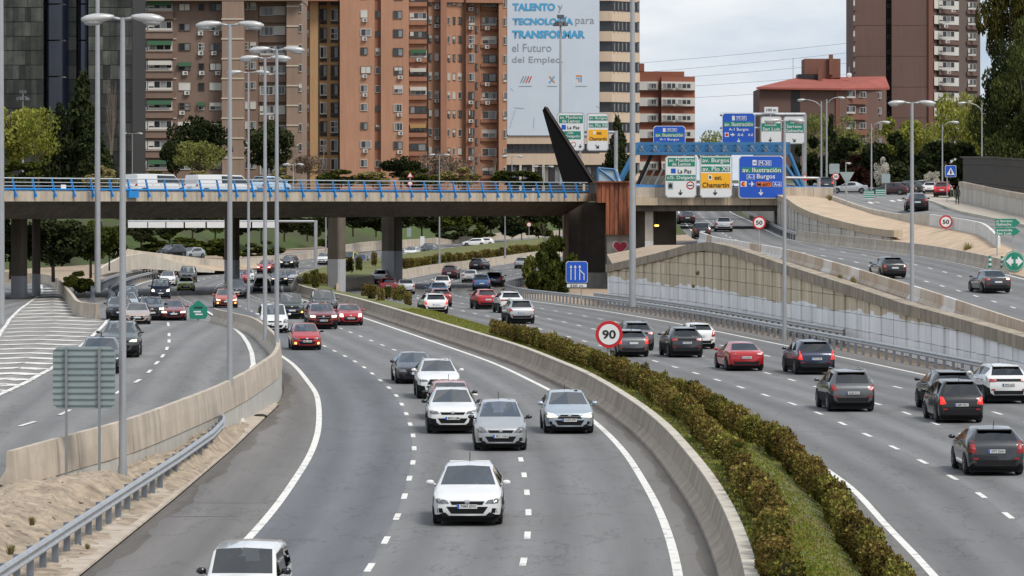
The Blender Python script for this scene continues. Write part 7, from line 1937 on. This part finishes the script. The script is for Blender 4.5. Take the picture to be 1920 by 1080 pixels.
# outbound
out = [(1862, 890, 'hatch_tall', 'dgrey', 'dark grey hatchback with tall red lamps at the right edge', dict(rplate='4797 DHH')), (1797, 792, 'mpv', 'black', 'black people carrier behind which a black sport utility car shows', dict(rplate='6884 FNC', tail=TLIT)), (1785, 771, 'suv_slim', 'black', 'black sport utility car mostly hidden by the black people carrier', dict()), (1884, 756, 'suv_slim', 'white', 'white crossover with a green edged plate at the right edge', dict(rplate='0472 LKG')), (1594, 771, 'suv', 'grey', 'grey sport utility car alone left of the black pair', dict(rplate='4668 KLF')),
       (1526, 702, 'suv_square', 'navy', 'navy sport utility car with tall lit brake lights', dict(tail=TLIT, rplate='1932 LJR')), (1395, 695, 'sedan_long', 'red', 'red saloon in the outbound middle lane', dict(rplate='5213 GWX')), (1284, 670, 'suv_slim', 'dgrey', 'dark grey crossover right of the 90 sign', dict(rplate='7750 KRS')), (1310, 654, 'hatch_tall', 'white', 'white hatchback half behind the dark grey crossover', dict()), (1194, 657, 'suv_slim', 'grey', 'grey car just right of the 90 sign', dict()), (1184, 669, 'hatch_tall', 'grey', 'grey hatchback with red lamps directly behind the 90 sign', dict(tail=TLIT)),
       (976, 607, 'suv', 'silver', 'silver sport utility car behind the hedge start', dict(rplate='3308 HNZ')), (957, 587, 'suv_slim', 'white', 'white crossover beside the red crossover under the guardrail', dict()), (913, 580, 'coupesuv', 'red', 'red coupe crossover with a dark rear window', dict()), (816, 588, 'estate', 'white', 'white estate with red lamps at the grass tip', dict(tail=TLIT)), (826, 575, 'hatch_tall', 'dred', 'dark red hatchback hidden behind the white estate', dict()), (822, 560, 'hatch', 'blue', 'blue grey hatchback in the queue behind the dark red one', dict()), (829, 547, 'suv', 'white', 'white car fourth in the queue by the lane dashes', dict()),
       (761, 552, 'hatch_tall', 'silver', 'silver hatchback with lit orange lamps above the small hedge clump', dict()), (728, 549, 'hatch', 'dred', 'dark red hatchback left of the silver one at the hedge clump', dict()), (713, 533, 'suv', 'white', 'white car with red lamps farthest left under the bridge', dict()), (903, 545, 'suv', 'blue', 'blue sport utility car ahead of the red coupe crossover', dict()), (926, 538, 'suv_square', 'navy', 'navy sport utility car right of the blue one', dict()), (881, 530, 'sedan', 'white', 'white saloon ahead of the blue car', dict()), (843, 524, 'suv', 'burg', 'burgundy car in the left outbound lane beyond the bridge', dict()), (894, 507, 'estate', 'black', 'black saloon near the far concrete wall', dict()), (978, 504, 'hatch', 'silver', 'silver hatchback farthest right near the abutment bushes', dict())]
for x, y, k, c, lb, kw in out: put('R', x, y, k, c, lb, group=GR_, **kw)
# ramp and upper road
rmp = lambda D: (rxl(D) + rxr(D)) / 2
for x, y, k, c, lb, yw in [(1673, 522, 'hatch', 'black', 'black hatchback on the ramp behind the concrete barrier', .12), (1866, 550, 'sedan', 'dgrey', 'dark grey green saloon on the ramp at the right edge', .10), (1316, 448, 'panda', 'black', 'small black car on the ramp under the small bridge', .0), (1357, 435, 'hatch', 'silver', 'silver hatchback on the ramp under the small bridge', .0), (1288, 421, 'sedan', 'dgrey', 'dark saloon cut by the beam of the small bridge', .05)]:
    put('R', x, y, k, c, lb, zf=zramp, f=rmp, yaw=yw, group=GU)
def drop(names, p):
    for nm in names:
        me = bpy.data.objects[nm].data
        h = BVHTree.FromPolygons([v.co.copy() for v in me.vertices], [tuple(q_.vertices) for q_ in me.polygons]).ray_cast(Vector((p.x, p.y, 60)), Vector((0, 0, -1)))
        if h[0] is not None: p.z = h[0].z + .01; return p
    return p
def far_car(x, y, D, k, c, lb, rz, sc_=1.0, **kw): return car(lb, k, c, drop(('upper_road', 'pavement'), P(x, y, D)), rz, scale=sc_, group=GU, **kw)
far_car(1718, 391, 352, 'sedan', 'black', 'black saloon driving up the upper road', R(-4), 1.18)
far_car(1769, 369, 388, 'suv', 'red', 'red sport utility car by the blue crossing sign', R(-12), .95, tail=TLIT)
far_car(1744, 366, 402, 'hatch', 'white', 'white hatchback left of the red car on the upper road', R(-8), .85)
far_car(1550, 362, 425, 'suv', 'dgrey', 'dark sport utility car with lit tail lamps behind the small speed sign', R(-6), .95, tail=TLIT)
for i, (x, c) in enumerate(((1668, 'burg'), (1684, 'dgrey'), (1700, 'greengrey'), (1728, 'silver'))):
    far_car(x, 367, 402 + i * 3, 'hatch', c, '%s car in the row waiting across the upper road' % ('burgundy', 'dark grey', 'dark green', 'silver')[i], R(75), .9)
far_car(1592, 368, 410, 'sedan', 'silver', 'pale car roof showing over the low wall by the give way sign', R(85), .9)
for x, y, D, c, k, lb, sc_ in ((292, 362, 352, 'white', 'bigvan', 'white delivery van on the bridge, the left one of two', 1.0), (415, 362, 362, 'white', 'bigvan', 'longer white delivery van on the bridge behind the lamp posts', 1.25)):
    p = P(x, y, D); p.z = 9.13; q_ = car(lb, k, c, p, B_RZ - PI / 2, name='van', cat='van', group='vehicles on the bridge'); q_.scale = (.9, 1.35 * sc_, .74)
p = P(508, 362, 368); p.z = 9.13; car('pale blue car on the bridge right of the two white vans', 'mpv', 'lightblue', p, B_RZ - PI / 2, group='vehicles on the bridge', scale=1.1, rglass=GLASS)
for x, y, D, c, lb in ((888, 462, 600, 'white', 'left one of the two far white cars above the beige barrier'), (904, 461, 604, 'white', 'right one of the two far white cars above the beige barrier')):
    p = P(x, y, D); car(lb, 'hatch', c, p, R(95), group=GL, scale=.9)

# ================================================================== PEOPLE
SKIN = mat('skin', (.42, .25, .18), .6); CLO_D = mat('cloth_dark', (.018, .019, .022), .9); CLO_B = mat('cloth_blue', (.06, .09, .15), .9); HAIR = mat('hair_dark', (.02, .014, .01), .8)
def figure(name, label, verts, edges, radii, loc, rz, mats_rule, mats, root_i=0):
    me = bpy.data.meshes.new('body'); me.from_pydata(verts, edges, [])
    o = bpy.data.objects.new('body_tmp', me); COL.objects.link(o)
    mod = o.modifiers.new('skin', 'SKIN'); mod.use_smooth_shade = True
    sv = me.skin_vertices[0].data
    for i, r_ in enumerate(radii): sv[i].radius = (r_, r_) if not isinstance(r_, tuple) else r_
    sv[root_i].use_root = True
    sub = o.modifiers.new('sub', 'SUBSURF'); sub.levels = 2; sub.render_levels = 2
    dg = bpy.context.evaluated_depsgraph_get()
    m2 = bpy.data.meshes.new_from_object(o.evaluated_get(dg))
    bpy.data.objects.remove(o)
    m2.materials.clear()
    for m_ in mats: m2.materials.append(m_)
    for p_ in m2.polygons: p_.material_index = mats_rule(p_.center); p_.use_smooth = True
    root = empty(name, label, 'person', loc, rz)
    ob('body', m2, root)
    return root
# walker on the pavement, seen from behind mid-stride
V = [(0, 0, .95), (0, .01, 1.15), (0, .02, 1.38), (0, .03, 1.50), (0, .05, 1.62), (0, .05, 1.72),
     (.10, 0, .90), (.11, .18, .50), (.11, .20, .10), (.11, .34, .05), (-.10, 0, .90), (-.11, -.04, .50), (-.11, -.24, .12), (-.11, -.12, .05),
     (.20, .01, 1.40), (.25, -.06, 1.12), (.24, -.02, .88), (.24, .0, .78), (-.20, .01, 1.40), (-.25, .06, 1.12), (-.24, .16, .90), (-.24, .19, .80)]
E = [(0, 1), (1, 2), (2, 3), (3, 4), (4, 5), (0, 6), (6, 7), (7, 8), (8, 9), (0, 10), (10, 11), (11, 12), (12, 13), (2, 14), (14, 15), (15, 16), (16, 17), (2, 18), (18, 19), (19, 20), (20, 21)]
RR = [(.16, .12), (.16, .11), (.17, .11), .055, .095, .085, .09, .065, .045, .035, .09, .065, .045, .035, .06, .05, .04, .035, .06, .05, .04, .035]
w_ = figure('person', 'person in dark clothes walking on the pavement beside the crossing sign', V, E, RR, drop(('pavement',), P(1795, 389, 358)), R(-10), lambda c: 1 if c.z > 1.56 else (0 if not (c.z < .82 and abs(c.x) > .19) else 1), [CLO_D, SKIN])
MB().ellipsoid((0, .03, 1.70), (.105, .115, .10), 12, 8).build('hair', HAIR, w_, smooth=True)
# seated occupants of the nearest small car and the silver people carrier
VS = [(0, 0, .22), (0, -.06, .45), (0, -.08, .66), (0, -.07, .76), (0, -.05, .87), (0, -.05, .97), (.18, -.06, .66), (.24, .10, .48), (.14, .34, .52), (.12, .40, .54), (-.18, -.06, .66), (-.24, .10, .48), (-.14, .34, .52), (-.12, .40, .54), (.10, .05, .18), (.12, .40, .24), (-.10, .05, .18), (-.12, .40, .24)]
ES = [(0, 1), (1, 2), (2, 3), (3, 4), (4, 5), (2, 6), (6, 7), (7, 8), (8, 9), (2, 10), (10, 11), (11, 12), (12, 13), (0, 14), (14, 15), (0, 16), (16, 17)]
RS = [(.16, .12), (.16, .11), (.17, .11), .055, .095, .085, .06, .05, .04, .035, .06, .05, .04, .035, .09, .07, .09, .07]
bpy.context.view_layer.update()
for ci, who, xo, cm, lb in ((0, 'driver', -.36, CLO_B, 'driver of the white boxy small car at the bottom edge'), (0, 'pas', .36, CLO_D, 'passenger of the white boxy small car at the bottom edge'), (1, 'driver', -.36, CLO_D, 'driver of the silver people carrier'), (1, 'pas', .36, CLO_B, 'passenger in the silver people carrier'), (2, 'd', -.36, CLO_B, 'driver of the nearest white hatchback'), (3, 'd', -.36, CLO_D, 'driver of the blue silver hatchback by the median wall'), (4, 'd', -.36, CLO_D, 'driver of the white crossover with black mirrors'), (5, 'd', -.36, CLO_B, 'driver of the white sport utility car with sunroof')):
    cr = (NEAR + [W3, W4, W5, W6])[ci]; sp = SPEC[('panda', 'mpv', 'hatch', 'hatch_tall', 'coupesuv', 'suv_slim')[ci]]
    loc = cr.matrix_world @ Vector((xo, sp['L'] / 2 - sp['hd'] - .42, sp['bf'] - .52))
    g_ = figure('person', lb, VS, ES, RS, loc, cr.rotation_euler.z, lambda c: 1 if c.z > .80 or c.y > .32 and c.z > .3 else 0, [cm, SKIN])
    MB().ellipsoid((0, -.075, .95), (.105, .11, .10), 12, 8).build('hair', HAIR, g_, smooth=True)

# ================================================================== LETTERING (font outlines turned into flat meshes)
cache = {}
tmp = []
for t in TEXTS:
    key = (t[0], t[6])
    if key not in cache:
        cu = bpy.data.curves.new('lettering', 'FONT'); cu.body = t[0]; cu.offset = t[6]; cu.resolution_u = 3
        o = bpy.data.objects.new('lettering_tmp', cu); COL.objects.link(o); cache[key] = o; tmp.append(o)
dg = bpy.context.evaluated_depsgraph_get()
for key, o in list(cache.items()):
    me = bpy.data.meshes.new_from_object(o.evaluated_get(dg)); me.materials.clear()
    xs = [v.co.x for v in me.vertices]; ys = [v.co.y for v in me.vertices]
    if not xs: cache[key] = None; continue
    x0, x1, y0, y1 = min(xs), max(xs), min(ys), max(ys)
    for v in me.vertices: v.co = ((v.co.x - x0) / (x1 - x0) - .5, (v.co.y - y0) / (y1 - y0) - .5, 0)
    cache[key] = me
for o in tmp: bpy.data.objects.remove(o)
for t in TEXTS:
    me = cache[(t[0], t[6])]
    if me is None: continue
    ob('lettering', me, t[1], t[2], (PI / 2, 0, t[7] if len(t) > 7 else 0), (t[3], t[4], 1), mats=[t[5]])
